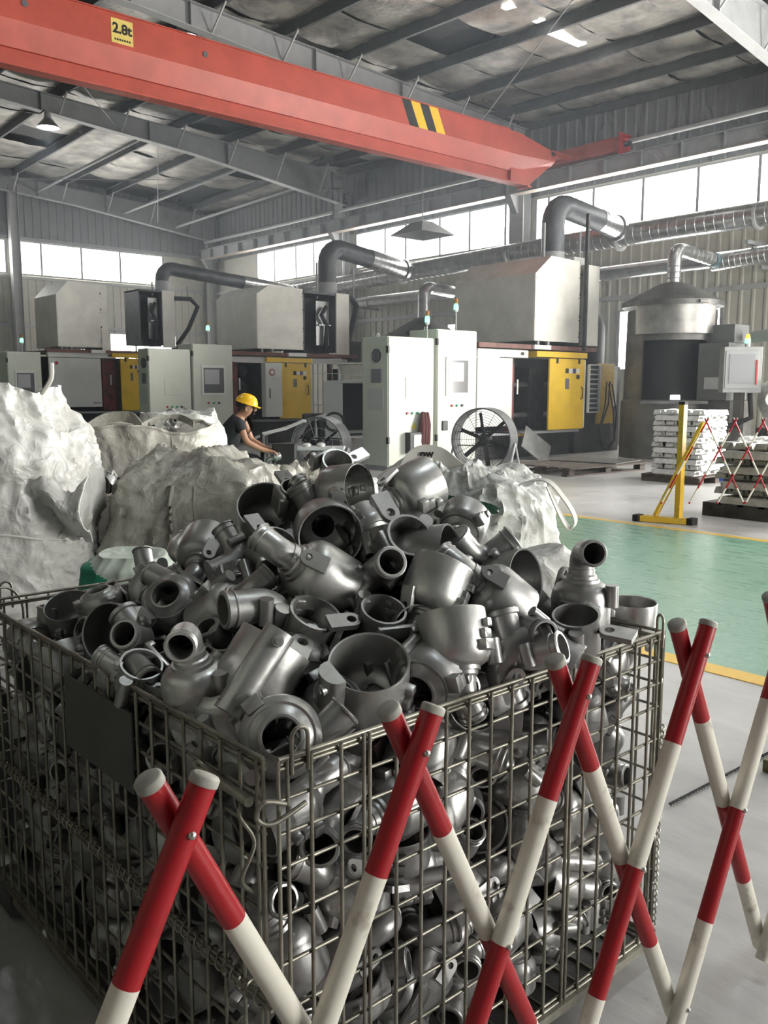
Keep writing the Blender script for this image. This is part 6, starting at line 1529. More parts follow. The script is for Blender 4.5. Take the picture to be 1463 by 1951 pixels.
# castings further down, resting on each other: kind, place, turn, parts shown
HEAP = [
    ('volute',(1.416,1.182,0.166),(0.015,0.424,-0.905,-0.003),1), ('straight',(1.535,1.198,0.19),(0.787,0.008,-0.604,-0.128),1), ('bracket',(1.08,1.211,0.183),(0.199,0.797,0.483,0.303),1),
    ('volute',(0.812,2.379,0.187),(0.641,0.64,0.301,-0.299),1), ('bracket',(1.737,1.21,0.161),(0.001,-0.26,-0.966,0.001),1), ('plate',(1.276,1.219,0.187),(0.429,0.091,0.7,0.564),1),
    ('cup_bright',(0.827,1.753,0.193),(0.604,0.459,0.6,-0.255),1), ('cup_bright',(1.18,1.322,0.18),(0.001,-0.943,0.334,0.002),0), ('bracket_dark',(0.813,2.057,0.17),(0.75,0.006,0.001,-0.661),1),
    ('elbow',(0.796,2.261,0.163),(0.475,0.639,-0.506,-0.331),1), ('bracket',(1.766,1.222,0.232),(0,-0.766,-0.642,-0.001),1), ('bracket',(0.884,1.914,0.179),(0.112,-0.147,-0.939,-0.288),1),
    ('volute',(0.796,1.389,0.187),(0.664,0.243,0.665,0.242),1), ('volute',(0.812,2.169,0.235),(0.037,-0.34,-0.937,-0.073),1), ('volute',(0.866,1.656,0.165),(0.001,-0.769,-0.639,-0.001),1),
    ('cup_bright',(1.312,1.321,0.269),(0.352,-0.795,0.494,0.009),1), ('elbow_bright',(0.832,1.286,0.231),(0.042,-0.753,-0.522,-0.398),1), ('straight_bright',(1.37,1.183,0.279),(0.557,-0.497,0.44,-0.5),1),
    ('elbow_bright',(0.868,2.371,0.266),(0.128,0.974,0.091,0.165),0), ('elbow',(1.062,1.353,0.228),(0.096,0.788,-0.55,0.258),0), ('cup',(0.817,2.008,0.257),(0.197,0.133,-0.75,0.618),1),
    ('elbow_dark',(1.479,1.335,0.23),(0.386,-0.078,-0.836,-0.382),0), ('cup_dark',(0.813,1.446,0.286),(0.176,0.417,-0.836,0.311),1), ('plate_bright',(1.597,1.19,0.289),(0.798,0.018,-0.552,-0.244),1),
    ('bracket_bright',(0.797,1.562,0.205),(0.596,-0.137,-0.736,0.289),1), ('bracket',(1.453,1.208,0.283),(0.28,0.747,-0.238,-0.554),1), ('volute_dark',(1.065,1.188,0.281),(0.053,-0.915,-0.098,-0.388),1),
    ('volute_dark',(1.758,1.194,0.306),(0.004,-0.655,-0.756,-0.01),1), ('straight',(0.822,1.864,0.28),(0.376,-0.5,-0.626,-0.464),1), ('cup',(0.869,1.604,0.262),(0.319,-0.434,-0.699,0.47),1),
    ('plate',(0.927,1.794,0.307),(0.145,-0.575,0.8,0.091),1), ('straight',(1.161,1.203,0.25),(0.245,-0.867,-0.281,0.332),1), ('plate_bright',(0.812,2.215,0.336),(0.014,-0.521,-0.853,-0.013),1),
    ('straight_bright',(0.95,1.508,0.313),(0.265,0.753,0.171,0.577),0), ('volute',(0.935,1.835,0.223),(0.783,0.127,-0.183,0.58),0), ('elbow',(0.856,1.224,0.326),(0.599,0.233,-0.331,-0.691),1),
    ('volute_bright',(0.893,1.385,0.35),(0.95,0.266,0.144,0.081),0), ('cup_dark',(1.159,1.275,0.364),(0.658,-0.733,0.099,-0.143),1), ('plate_bright',(0.917,1.899,0.356),(0.282,-0.907,0.302,-0.081),1),
    ('plate_bright',(0.818,1.587,0.398),(0.508,0.312,-0.154,0.788),1), ('cup',(0.826,1.276,0.374),(0.459,0.585,0.66,-0.111),1), ('volute',(0.976,1.182,0.321),(0.89,0.054,-0.171,-0.419),1),
    ('cup_dark',(1.489,1.185,0.403),(0.098,-0.853,-0.181,-0.48),1), ('elbow',(0.835,2.094,0.338),(0.161,0.978,-0.133,0.009),1), ('cup',(1.044,1.294,0.356),(0.141,0.042,-0.766,0.625),1),
    ('cup',(0.93,1.19,0.403),(0.366,-0.771,-0.296,0.428),1), ('elbow_bright',(1.621,1.21,0.381),(0.363,0.822,-0.375,0.228),1), ('elbow',(0.786,2.369,0.412),(0.744,-0.143,-0.39,-0.522),1),
    ('cup',(0.926,1.332,0.421),(0.561,0.344,-0.715,0.236),1), ('bracket_dark',(0.929,1.46,0.419),(0.5,0.863,-0.03,0.061),1), ('cup',(1.753,1.202,0.397),(0.003,-0.778,0.628,0.002),1),
    ('cup',(0.829,2.246,0.502),(0.478,-0.164,-0.776,-0.377),1), ('cup',(0.815,1.187,0.477),(0.069,-0.732,0.652,-0.186),1), ('volute',(0.822,1.427,0.464),(0.749,-0.077,-0.382,0.536),1),
    ('volute_bright',(1.556,1.339,0.397),(0.071,0.655,-0.746,-0.096),0), ('straight',(0.822,1.304,0.505),(0.651,-0.532,-0.46,0.285),1), ('elbow',(0.879,1.655,0.374),(0.272,-0.478,-0.81,0.202),1),
    ('volute',(0.937,2.052,0.402),(0.194,-0.197,0.251,-0.928),1), ('plate_dark',(1.047,1.562,0.387),(0.592,0.146,0.792,-0.001),0), ('plate',(1.576,1.184,0.486),(0.154,-0.904,0.137,-0.373),1),
    ('cup',(1.151,1.228,0.486),(0.611,0.056,-0.724,-0.314),1), ('bracket_dark',(1.034,1.223,0.486),(0.656,-0.194,-0.036,-0.729),1), ('elbow',(0.843,1.793,0.396),(0.224,0.808,-0.11,0.533),1),
    ('cup_dark',(0.837,1.687,0.488),(0.523,0.488,-0.143,0.684),1), ('straight_bright',(0.812,2.359,0.575),(0.023,0.119,-0.976,0.181),1), ('straight',(0.97,1.533,0.491),(0.069,0.579,-0.1,0.806),0),
    ('elbow',(1.652,1.207,0.574),(0.353,-0.179,-0.12,0.91),1), ('cup',(1.258,1.19,0.404),(0.322,-0.778,-0.196,0.503),1), ('cup_dark',(0.812,1.971,0.37),(0.124,-0.496,0.836,0.202),1),
    ('cup_dark',(0.914,1.451,0.539),(0.607,-0.739,0.292,0.012),1), ('straight',(1.394,1.291,0.394),(0.47,-0.345,-0.806,0.107),1), ('cup',(0.963,2.022,0.494),(0.502,-0.176,0.727,0.435),0),
    ('volute',(1.007,1.302,0.536),(0.482,-0.214,-0.316,-0.789),0), ('volute',(1.371,1.229,0.499),(0.727,-0.01,-0.471,0.5),1), ('elbow',(0.809,2.094,0.447),(0.258,-0.533,-0.582,-0.558),1),
    ('volute_dark',(1.081,1.182,0.567),(0.906,0.015,-0.014,-0.423),1), ('straight_bright',(0.882,2.068,0.568),(0.259,-0.538,0.049,-0.801),1), ('straight_bright',(0.942,1.184,0.551),(0.254,0.54,0.717,0.362),1),
    ('straight_dark',(1.727,1.184,0.617),(0.145,-0.956,-0.069,0.245),1), ('straight_bright',(0.815,1.547,0.548),(0.294,-0.675,0.674,0.057),1), ('volute',(1.496,1.366,0.488),(0.442,-0.462,0.587,0.497),0),
    ('elbow',(0.804,2.187,0.591),(0.196,0.621,-0.723,0.228),1), ('cup_bright',(1.448,1.195,0.59),(0.305,-0.327,0.851,-0.275),1), ('cup_dark',(0.895,1.612,0.592),(0.063,-0.428,-0.77,0.469),1),
    ('straight',(1.24,1.304,0.515),(0.155,-0.551,0.571,0.589),1), ('cup_bright',(1.201,1.187,0.632),(0.278,0.781,-0.44,-0.346),1), ('straight_dark',(0.825,1.96,0.529),(0.595,-0.555,-0.409,-0.414),1),
    ('volute_bright',(0.82,1.39,0.614),(0.935,0.269,-0.031,-0.229),1), ('straight',(1.074,1.183,0.659),(0.544,-0.511,0.465,-0.477),1), ('plate',(1.541,1.236,0.645),(0.279,-0.03,-0.755,-0.592),1),
    ('volute',(0.924,1.282,0.612),(0.9,-0.107,-0.181,0.382),1), ('plate',(0.831,2.275,0.695),(0.736,0.067,-0.556,0.382),1), ('volute',(0.812,1.293,0.661),(0.325,0.113,0.537,-0.77),1),
    ('straight_bright',(1.77,1.295,0.675),(0.587,-0.396,0.59,-0.387),1), ('elbow',(0.941,1.214,0.674),(0.157,0.38,-0.883,-0.225),1), ('cup',(1.648,1.183,0.707),(0.022,-0.969,-0.082,-0.233),1),
    ('plate',(0.822,1.189,0.742),(0.304,-0.705,-0.374,0.52),1), ('elbow',(0.951,1.941,0.622),(0.272,-0.018,0.923,0.272),1), ('bracket_dark',(0.809,1.99,0.628),(0.016,-0.649,0.759,0.04),1),
    ('straight',(0.944,2.071,0.704),(0.846,-0.425,0.246,-0.207),0), ('elbow',(0.815,1.48,0.675),(0.019,-0.881,-0.472,-0.037),1), ('volute',(0.826,2.385,0.759),(0.51,-0.51,-0.49,-0.489),1),
    ('cup_bright',(0.933,1.342,0.71),(0.547,0.6,-0.043,0.583),1), ('volute',(0.958,2.244,0.732),(0.027,0.29,-0.31,-0.905),1), ('plate',(1.134,1.318,0.716),(0.076,0.977,0.2,-0.017),1),
    ('elbow',(1.584,1.292,0.705),(0.339,0.89,0.214,0.216),1), ('cup',(0.816,2.153,0.75),(0.925,-0.27,0.018,0.266),1), ('elbow',(0.839,1.311,0.739),(0.441,0.825,-0.28,0.216),1),
    ('bracket_dark',(0.786,1.651,0.608),(0.05,0.705,-0.05,-0.706),1), ('volute',(1.755,1.227,0.765),(0.104,-0.866,0.485,0.056),1), ('bracket',(1.035,1.288,0.723),(0.257,-0.673,-0.355,0.596),1),
    ('plate',(1.401,1.222,0.727),(0.293,-0.164,0.713,-0.616),1), ('cup',(0.836,1.789,0.573),(0.321,-0.457,-0.761,-0.331),1), ('cup_bright',(1.029,1.434,0.731),(0.222,-0.576,0.646,-0.448),1),
    ('cup',(0.828,1.89,0.693),(0.72,-0.095,-0.436,-0.531),1), ('straight',(1.361,1.302,0.625),(0.169,-0.252,-0.412,-0.859),1), ('cup_dark',(1.264,1.288,0.673),(0.142,-0.898,0.123,-0.398),0),
    ('elbow',(0.942,1.892,0.728),(0.322,0.361,-0.872,-0.08),1), ('cup_bright',(0.871,1.639,0.724),(0.39,-0.513,-0.088,-0.76),1), ('bracket',(1.103,1.519,0.779),(0.028,-0.032,-0.982,-0.182),0),
    ('bracket',(0.826,2.013,0.728),(0.841,-0.372,-0.193,0.343),1), ('cup',(0.965,2.137,0.791),(0.357,0.135,-0.872,0.308),1), ('elbow',(1.146,1.409,0.801),(0.204,0.143,-0.967,-0.052),1),
    ('volute',(0.821,1.432,0.8),(0.377,-0.278,-0.867,-0.169),1), ('straight',(1.136,1.997,0.89),(0.482,0.417,-0.701,-0.318),0), ('plate_bright',(0.892,1.691,0.84),(0.611,0.464,-0.341,-0.543),1),
    ('bracket_bright',(0.928,1.542,0.768),(0.381,0.251,-0.135,-0.879),0), ('cup',(1.091,2.306,0.812),(0.047,-0.828,-0.451,0.329),0), ('cup',(1.101,1.497,0.866),(0.111,-0.684,0.706,0.146),1),
    ('volute',(1.608,1.254,0.806),(0.126,-0.349,0.434,0.821),1), ('plate',(1.098,2.205,0.888),(0.168,0.911,0.376,-0.031),1), ('straight',(0.928,1.984,0.795),(0.165,-0.353,0.812,-0.433),1),
    ('volute',(0.843,1.763,0.757),(0.042,-0.055,0.571,-0.818),1), ('cup_bright',(1.155,1.19,0.753),(0.293,0.573,-0.752,-0.145),1), ('elbow',(1.438,1.169,0.808),(0.343,0.05,-0.934,-0.091),1),
    ('cup',(1.295,1.306,0.818),(0.268,0.627,-0.632,-0.369),1), ('elbow_bright',(1.206,2.151,0.878),(0.044,0.615,0.58,0.533),0), ('plate_dark',(1.001,1.598,0.875),(0.047,-0.894,-0.038,-0.443),1),
    ('plate_bright',(1.12,1.881,0.92),(0.89,-0.124,0.422,0.121),1), ('cup',(1.056,2.11,0.918),(0.515,-0.822,0.053,-0.238),1), ('volute_bright',(1.273,1.403,0.891),(0.428,-0.88,-0.201,-0.039),0),
    ('straight_dark',(1.76,1.488,0.865),(0.13,0.606,0.667,-0.414),0), ('cup_dark',(1.724,1.271,0.885),(0.526,-0.233,-0.353,-0.738),1), ('volute_dark',(1.311,1.569,0.927),(0.263,0.023,0.916,-0.303),1),
    ('cup',(1.49,1.548,0.937),(0.406,0.198,-0.861,-0.234),1), ('straight',(1.197,1.914,1.002),(0.136,-0.492,0.422,0.749),1), ('elbow',(1.106,1.563,0.985),(0.01,-0.36,-0.904,-0.233),1),
    ('cup_bright',(1.425,1.664,0.981),(0.075,0.33,0.939,-0.06),1), ('cup_bright',(1.323,2.307,0.902),(0.432,0.857,0.163,0.228),1), ('volute_bright',(1.402,1.381,0.925),(-0.138,-0.693,-0.664,-0.247),0),
    ('bracket',(1.748,1.565,0.956),(-0.27,0.105,0.25,-0.924),1), ('plate_dark',(0.951,1.784,0.815),(0.578,-0.343,-0.652,-0.352),1), ('straight_dark',(1.423,1.325,0.819),(0.487,0.73,0.387,0.283),0),
    ('elbow_dark',(1.614,1.668,1.058),(0.493,0.54,0.328,0.598),0), ('bracket_bright',(1.583,1.545,1.035),(-0.451,0.515,0.719,0.117),0), ('straight',(1.419,1.772,1.098),(0.031,0.989,-0.103,-0.102),0),
    ('straight_dark',(1.669,1.378,0.906),(0.868,0.084,0.479,-0.1),1), ('volute_dark',(1.414,1.565,1.026),(0.11,-0.194,0.386,0.895),1), ('straight',(1.614,1.813,1.083),(0.358,0.668,-0.591,0.276),1),
    ('volute_bright',(1.469,1.456,0.986),(0.373,0.042,-0.233,-0.897),0), ('bracket_bright',(1.186,1.309,0.82),(-0.257,-0.658,-0.69,-0.156),1), ('plate',(1.485,1.991,1.022),(0.83,0.191,-0.182,0.492),0),
    ('straight_bright',(1.004,1.918,0.83),(-0.125,-0.508,-0.847,0.09),1),
]
# castings buried in the middle of the basket
BURIED = [
    (2,0.826,1.161,0.187,0.65,0.65,-0.28,0.29), (3,1.136,1.569,0.157,0.18,0.94,-0.17,0.24), (0,1.197,2.203,0.188,0.02,0.23,0.64,-0.73), (1,1.626,1.876,0.187,0.21,-0.04,0.68,-0.7),
    (0,1.003,1.603,0.196,0.47,0.75,0.17,0.44), (4,1.437,2.039,0.161,0,-0.3,-0.95,0), (0,0.931,2.243,0.193,0.49,-0.45,0.61,0.44), (3,1.42,2.352,0.155,0.29,-0.26,-0.87,-0.3),
    (2,0.939,1.526,0.187,0.42,-0.16,0.7,0.56), (1,1.749,1.671,0.188,0.63,-0.54,0.42,0.37), (0,1.222,2.067,0.191,0.49,0.07,0.74,-0.46), (0,1.082,2.268,0.19,0.33,-0.17,-0.56,0.74),
    (0,1.763,2.198,0.18,0,-0.64,-0.77,0.01), (3,1.773,1.421,0.154,0.34,0.69,-0.62,0.16), (0,1.493,1.895,0.189,0.79,-0.61,-0.03,0.1), (4,1.47,2.195,0.161,0,-0.66,0.75,-0),
    (2,1.303,1.562,0.171,0.56,-0,0,-0.83), (0,1.315,2.131,0.191,0.01,0.6,0.44,-0.67), (3,0.969,2.05,0.154,0.32,-0.14,-0.91,-0.23), (3,1.652,2.317,0.154,0.09,-0.72,-0.57,-0.38),
    (4,1.259,1.417,0.17,0.36,0,0,0.93), (2,1.399,1.321,0.173,0.23,-0.02,-0.03,0.97), (1,1.052,1.742,0.187,0.19,0.67,0.23,0.68), (0,0.976,2.36,0.187,0.7,0.18,-0.69,0.09),
    (5,1.744,1.949,0.187,0.02,0.36,-0.6,-0.71), (1,1.665,1.505,0.19,0.72,-0.55,0.15,-0.39), (0,1.22,1.932,0.18,0,0.95,-0.31,0), (1,1.312,2.286,0.189,0.16,0.3,-0.66,0.67),
    (2,1.508,1.375,0.177,0.4,0.01,0.15,-0.9), (2,1.439,1.571,0.165,0,0.93,-0.36,0), (2,1.056,2.143,0.188,0.56,-0.26,-0.26,0.74), (1,1.65,2.041,0.197,0.5,0.38,0.59,0.51),
    (5,0.913,1.427,0.189,0.01,-0.99,-0.13,-0.05), (5,1.394,1.446,0.199,0.34,-0.8,-0.05,-0.49), (3,1.416,1.683,0.154,0.39,0.13,-0.9,-0.15), (4,1.751,2.317,0.189,0.32,-0.16,0.48,-0.8),
    (0,1.106,1.441,0.19,0.54,0.72,-0.15,0.41), (0,1.55,1.639,0.188,0.71,0.19,-0.65,-0.22), (2,1.324,1.804,0.165,0,0.09,-1,0), (4,1.442,2.029,0.232,0.02,-0.45,-0.89,-0.01),
    (2,0.855,1.281,0.171,0.17,0,-0,0.98), (5,1.038,1.897,0.193,0.03,-0.18,-0.98,-0.08), (3,1.58,2.185,0.163,0.05,0.61,-0.72,0.31), (2,1.603,1.278,0.202,0.58,-0.7,-0.05,-0.42),
    (2,1.363,1.948,0.178,0.1,0.14,-0.1,-0.98), (3,0.978,2.167,0.236,0.58,-0.71,-0.29,-0.25), (5,1.545,2.351,0.216,0.57,-0.79,-0.1,-0.18), (4,1.019,1.344,0.17,0.99,0,0,-0.1),
    (0,1.54,1.48,0.201,0.27,0.23,-0.81,0.48), (2,1.202,1.634,0.187,0.46,-0.11,0.68,0.56), (5,1.653,2.155,0.231,0.09,0.21,-0.79,0.57), (0,1.394,1.842,0.253,0.18,0.56,0.34,0.73),
    (2,0.965,2.271,0.279,0.1,0.48,-0.87,-0.01), (3,1.707,1.891,0.244,0.06,-0.33,-0.87,-0.36), (3,1.206,1.753,0.162,0.11,-0.03,-0.91,-0.41), (0,1.735,2.349,0.301,0.39,0.51,0.3,0.71),
    (2,0.938,1.188,0.202,0.91,0.4,0.12,-0.09), (2,1.678,1.346,0.171,0.34,0,0,0.94), (2,1.447,1.767,0.196,0.27,0.71,-0.59,0.27), (1,1.16,2.354,0.257,0.58,-0.2,-0.29,0.73),
    (0,1.744,1.781,0.179,0,1,0.03,-0), (2,1.763,1.551,0.236,0.4,0.1,-0.2,0.89), (5,1.311,1.547,0.264,0.14,-0.47,-0.53,0.69), (2,1.483,2.146,0.241,0.93,0.02,-0.02,0.37),
    (0,0.969,1.294,0.252,0.07,0.46,0.78,-0.42), (5,1.115,2.01,0.235,0.94,-0.08,0.27,-0.18), (2,1.125,2.154,0.279,0.82,-0.02,0.02,0.56), (2,1.709,2.24,0.336,0.54,0.41,-0.13,-0.72),
    (0,1.714,1.421,0.261,0.32,-0.86,0.26,0.31), (3,1.297,1.72,0.223,0.47,-0.83,-0.23,-0.22), (0,0.922,1.994,0.27,0.65,0.13,-0.71,-0.23), (0,1.615,1.742,0.204,0.24,-0.87,0.32,0.28),
    (0,1.209,1.484,0.263,0.45,0.04,-0.61,-0.65), (1,1.151,1.842,0.218,0.26,0.75,0.58,-0.21), (1,1.064,2.356,0.319,0.36,-0.14,-0.68,-0.62), (2,1.423,2.242,0.264,0.04,-0.4,0.78,-0.48),
    (2,1.03,1.504,0.278,0.64,0.24,-0.59,-0.43), (3,1.698,1.278,0.291,0.04,-0.48,0.47,-0.74), (0,1.213,1.773,0.276,0.49,-0.78,-0.32,0.25), (3,0.959,2.311,0.341,0.05,-0.6,-0.76,-0.26),
    (3,1.77,2.104,0.203,0.39,-0.57,-0.46,-0.56), (0,1.095,1.658,0.267,0.37,0.05,0.84,-0.38), (0,1.024,2.064,0.305,0.31,-0.94,0.01,0.15), (5,1.368,2.335,0.299,0.41,-0.45,-0.31,0.73),
    (2,1.317,2.005,0.239,0.71,0.1,-0.1,-0.69), (0,1.567,1.973,0.29,0.04,-0.6,0.78,0.17), (0,1.599,1.394,0.288,0.38,0.18,-0.61,0.67), (4,1.253,2.121,0.277,0.07,0.6,0.8,0),
    (0,1.557,2.363,0.344,0.48,0.22,0.84,0.12), (3,1.447,1.558,0.241,0.29,0.52,-0.76,0.24), (0,1.224,1.611,0.319,0.3,-0.42,-0.16,-0.84), (1,1.699,2.02,0.307,0.66,0.24,0.71,-0.03),
    (0,1.689,1.517,0.328,0.32,-0.61,-0.45,0.57), (5,1.242,2.28,0.294,0.45,0.83,-0.32,0.03), (1,1.532,2.212,0.331,0.21,-0.52,-0.58,-0.59), (1,1.471,1.414,0.321,0.12,-0.83,-0.17,-0.51),
    (4,1.211,1.99,0.326,0.68,-0.7,0.12,0.15), (2,0.945,2.16,0.324,0.28,-0.29,0.1,0.91), (0,1.671,2.363,0.408,0.63,-0.15,-0.75,0.15), (2,1.526,1.296,0.329,0.99,-0,0.12,-0.11),
    (4,1.742,1.701,0.292,0.07,0.54,0.79,0.29), (2,1.177,2.357,0.377,0.99,0.04,-0.14,-0.05), (1,1.76,2.089,0.366,0.13,0.63,0.65,-0.41), (0,1.116,1.422,0.322,0.58,-0.74,-0.01,0.35),
    (0,1.714,1.313,0.383,0.02,0.3,-0.54,0.79), (5,1.545,1.81,0.282,0.65,-0.38,-0.53,0.38), (3,1.197,2.23,0.355,0.02,-0.78,-0.36,-0.52), (2,1.626,2.129,0.342,0.36,-0.2,-0.57,-0.71),
    (2,1.457,1.575,0.353,0.04,0.85,-0.51,-0.1), (3,1.396,1.714,0.331,0.09,-0.68,0.61,0.4), (3,1.403,2.248,0.376,0.04,-0.87,0.39,-0.3), (4,1.557,1.53,0.355,0.7,-0.37,-0.18,0.58),
    (1,1.003,1.714,0.388,0.82,-0.35,-0.08,-0.44), (5,1.059,2.183,0.378,0.45,0.19,-0.87,-0.04), (4,1.781,1.96,0.313,0.59,0.39,0.66,0.26), (3,1.651,1.613,0.28,0.05,0.88,0.12,0.46),
    (0,1.158,2.079,0.371,0.69,0.52,-0.38,-0.34), (4,1.055,2.36,0.412,0.11,-0.98,0.08,-0.15), (3,1.515,1.696,0.298,0.4,-0.61,0.56,-0.39), (2,1.2,1.892,0.346,0.46,0.21,-0.11,0.86),
    (3,1.415,2.095,0.286,0.17,0.84,-0.26,0.44), (0,1.352,1.492,0.356,0.15,-0.4,0.84,-0.34), (4,1.426,1.963,0.304,0.05,-0.31,-0.95,0.02), (0,0.925,2.204,0.422,0.16,-0.24,-0.8,-0.52),
    (0,1.651,2.225,0.396,0.42,-0.06,0.9,0.11), (5,1.434,1.799,0.369,0.12,-0.48,-0.03,-0.87), (1,1.759,2.272,0.445,0.29,0.2,-0.91,0.23), (5,1.484,1.457,0.439,0.1,0.16,0.65,-0.74),
    (3,1.29,1.898,0.346,0.67,0.57,-0.28,-0.38), (1,0.883,2.363,0.444,0.64,0.13,-0.75,-0.09), (0,1.327,2.176,0.351,0.27,-0.41,0.79,-0.38), (1,1.481,1.926,0.412,0.79,0.53,0.14,0.27),
    (2,1.456,2.291,0.391,0.53,0.03,-0.75,0.4), (3,1.622,1.691,0.326,0.37,0.84,0.2,0.35), (1,1.095,1.819,0.345,0.71,0.67,0.03,0.24), (0,1.348,2.041,0.384,0.34,-0.07,-0.88,-0.32),
    (5,1.553,2.3,0.45,0.1,0.5,-0.6,0.62), (0,1.152,1.724,0.359,0.44,-0.46,0.76,-0.06), (2,1.005,2.248,0.455,0.49,0.13,-0.86,0.05), (0,1.66,1.876,0.38,0.82,-0.5,0.27,0.05),
    (2,1.772,1.423,0.386,0.8,0.14,-0.59,0.03), (2,1.301,1.648,0.363,0.24,0.92,0.11,-0.3), (5,1.017,1.929,0.406,0.56,0.03,-0.82,0.12), (0,1.664,2.361,0.537,0.77,0.15,-0.62,-0.02),
    (1,1.166,1.516,0.392,0.57,-0.56,-0.11,0.59), (4,1.655,1.48,0.421,0.49,-0.09,-0.17,0.85), (3,1.271,1.774,0.369,0.33,0.84,-0.37,0.22), (2,1.071,2.053,0.445,0.56,-0.33,-0.17,0.74),
    (1,1.532,2.045,0.388,0.12,-0.82,0.41,0.38), (4,1.572,1.477,0.482,0.77,-0.23,0.4,-0.45), (0,1.364,1.88,0.419,0.23,-0.62,-0.72,0.2), (1,1.684,1.99,0.417,0.62,0.3,-0.64,-0.34),
    (5,1.233,1.601,0.463,0.22,-0.34,0.47,-0.79), (1,1.305,2.329,0.447,0.32,0.84,0.44,0.07), (5,1.699,2.147,0.47,0.07,0.32,0.56,0.77), (2,1.763,1.262,0.493,0.48,0.81,-0.32,0.13),
    (0,1.214,1.748,0.459,0.44,0.21,0.7,-0.52), (2,0.929,2.361,0.557,0.3,0.02,0.37,-0.88), (1,1.38,2.127,0.456,0.27,-0.79,0.1,-0.54), (0,1.625,1.316,0.477,0.15,0.25,-0.79,0.54),
    (0,1.251,2.002,0.447,0.15,0.34,-0.88,-0.29), (5,1.531,2.124,0.499,0.81,0.15,0.43,-0.37), (1,1.763,1.374,0.495,0.34,-0.94,-0.08,-0.03), (0,1.324,1.678,0.484,0.07,-0.99,0.13,0.05),
    (5,1.551,1.808,0.414,0.57,0.2,-0.78,-0.17), (3,1.197,1.89,0.421,0.43,-0.14,-0.89,-0.05), (2,1.282,2.203,0.465,0.02,0.78,-0.62,-0.06), (3,1.604,2.219,0.522,0.5,0.62,-0.6,0.02),
    (2,1.64,1.706,0.427,0.04,0.83,0.55,-0.02), (4,1.251,1.822,0.533,0.12,0.9,-0.42,0.09), (5,1.182,2.109,0.497,0.03,-0.65,-0.67,0.36), (3,1.783,2.076,0.521,0.03,-0.72,0.69,-0.06),
    (0,1.096,1.35,0.454,0.14,0.97,-0.02,-0.21), (4,1.724,1.468,0.511,0.55,0.76,0.29,0.2), (1,1.515,1.643,0.413,0.3,0.9,0.22,-0.24), (0,1.751,1.85,0.482,0.75,-0.26,0.19,0.58),
    (0,1.387,1.541,0.481,0.47,0.48,0.46,-0.58), (2,1.453,1.713,0.474,0.37,0.09,-0.4,-0.84), (1,0.97,2.167,0.537,0.7,-0.43,0.13,0.55), (2,1.407,2.363,0.498,0.36,0.17,0.01,-0.92),
    (0,1.297,1.382,0.361,0.09,0.59,-0.77,0.23), (1,1.013,1.807,0.448,0.12,-0.6,0.64,0.46), (0,0.928,2.26,0.594,0.28,-0.23,-0.79,-0.49), (2,1.743,2.231,0.565,0.96,0.17,-0.02,0.2),
    (3,1.19,1.411,0.41,0.49,-0.65,-0.53,-0.25), (2,1.757,1.663,0.385,0.09,-0.65,-0.75,0.07), (5,1.462,2.017,0.502,0.17,0.56,0.81,0), (1,1.44,2.231,0.515,0.46,-0.38,0.8,0.07),
    (2,1.11,1.67,0.487,0.1,-0.38,0.3,0.87), (2,1.185,2.365,0.489,0.5,0.54,0.1,-0.67), (1,1.626,1.882,0.497,0.53,-0.36,-0.71,-0.29), (0,1.063,1.462,0.502,0.56,0.1,-0.46,0.68),
    (4,1.738,1.602,0.446,0.28,-0.86,-0.32,-0.28), (3,1.345,2.037,0.536,0.25,-0.77,-0.57,-0.13), (5,1.547,2.363,0.568,0.17,0.73,0.22,0.62), (1,1.367,1.362,0.486,0.42,0.14,-0.51,0.74),
    (0,1.385,1.797,0.514,0.63,0.23,-0.68,-0.3), (5,1.569,1.988,0.572,0.51,0.36,-0,-0.78), (0,1.602,1.621,0.525,0.17,0.53,-0.38,-0.74), (1,1.107,1.838,0.517,0.6,-0.71,0.33,0.14),
    (1,1.102,2.262,0.483,0.36,0.67,-0.32,-0.57), (2,1.537,2.235,0.583,0.29,0.34,-0.22,-0.87), (2,1.062,1.55,0.579,0.8,-0.31,0.24,0.45), (0,1.692,1.335,0.585,0.17,0.82,0.33,0.43),
    (0,1.227,1.698,0.571,0.13,-0.69,0.26,-0.66), (2,1.063,2.354,0.532,0.44,0.06,-0.33,-0.83), (0,1.686,2.074,0.583,0.52,0.21,0.8,0.22), (0,0.975,1.652,0.502,0.16,0.32,0.73,-0.59),
    (1,1.14,1.986,0.519,0.31,0.69,-0.5,0.42), (4,1,2.346,0.628,0.3,0.42,-0.85,-0.09), (0,1.643,2.312,0.652,0.75,-0.61,0.26,0.07), (0,1.248,2.044,0.571,0.42,-0.11,-0.73,0.53),
    (2,1.773,2.346,0.654,0.74,0.08,-0.63,-0.23), (1,1.025,1.383,0.586,0.42,-0.59,-0.39,0.57), (2,1.174,1.595,0.574,0.25,0.04,0.66,-0.71), (4,1.248,2.24,0.581,0.69,0.2,-0.54,-0.44),
    (5,1.354,2.304,0.578,0.57,-0.28,-0.13,-0.76), (1,1.752,1.587,0.558,0.52,0.59,-0.47,0.4), (4,1.488,1.881,0.539,0.34,-0.29,0.12,-0.89), (0,1.1,2.175,0.549,0.32,-0.9,-0.27,-0.1),
    (4,1.433,2.164,0.612,0.76,-0.05,0.14,-0.63), (2,1.614,1.493,0.549,0.27,-0.12,-0.95,0.13), (3,1.494,1.632,0.511,0.34,-0.8,-0.39,-0.31), (0,1.007,2.085,0.603,0.42,-0.9,0.08,0.08),
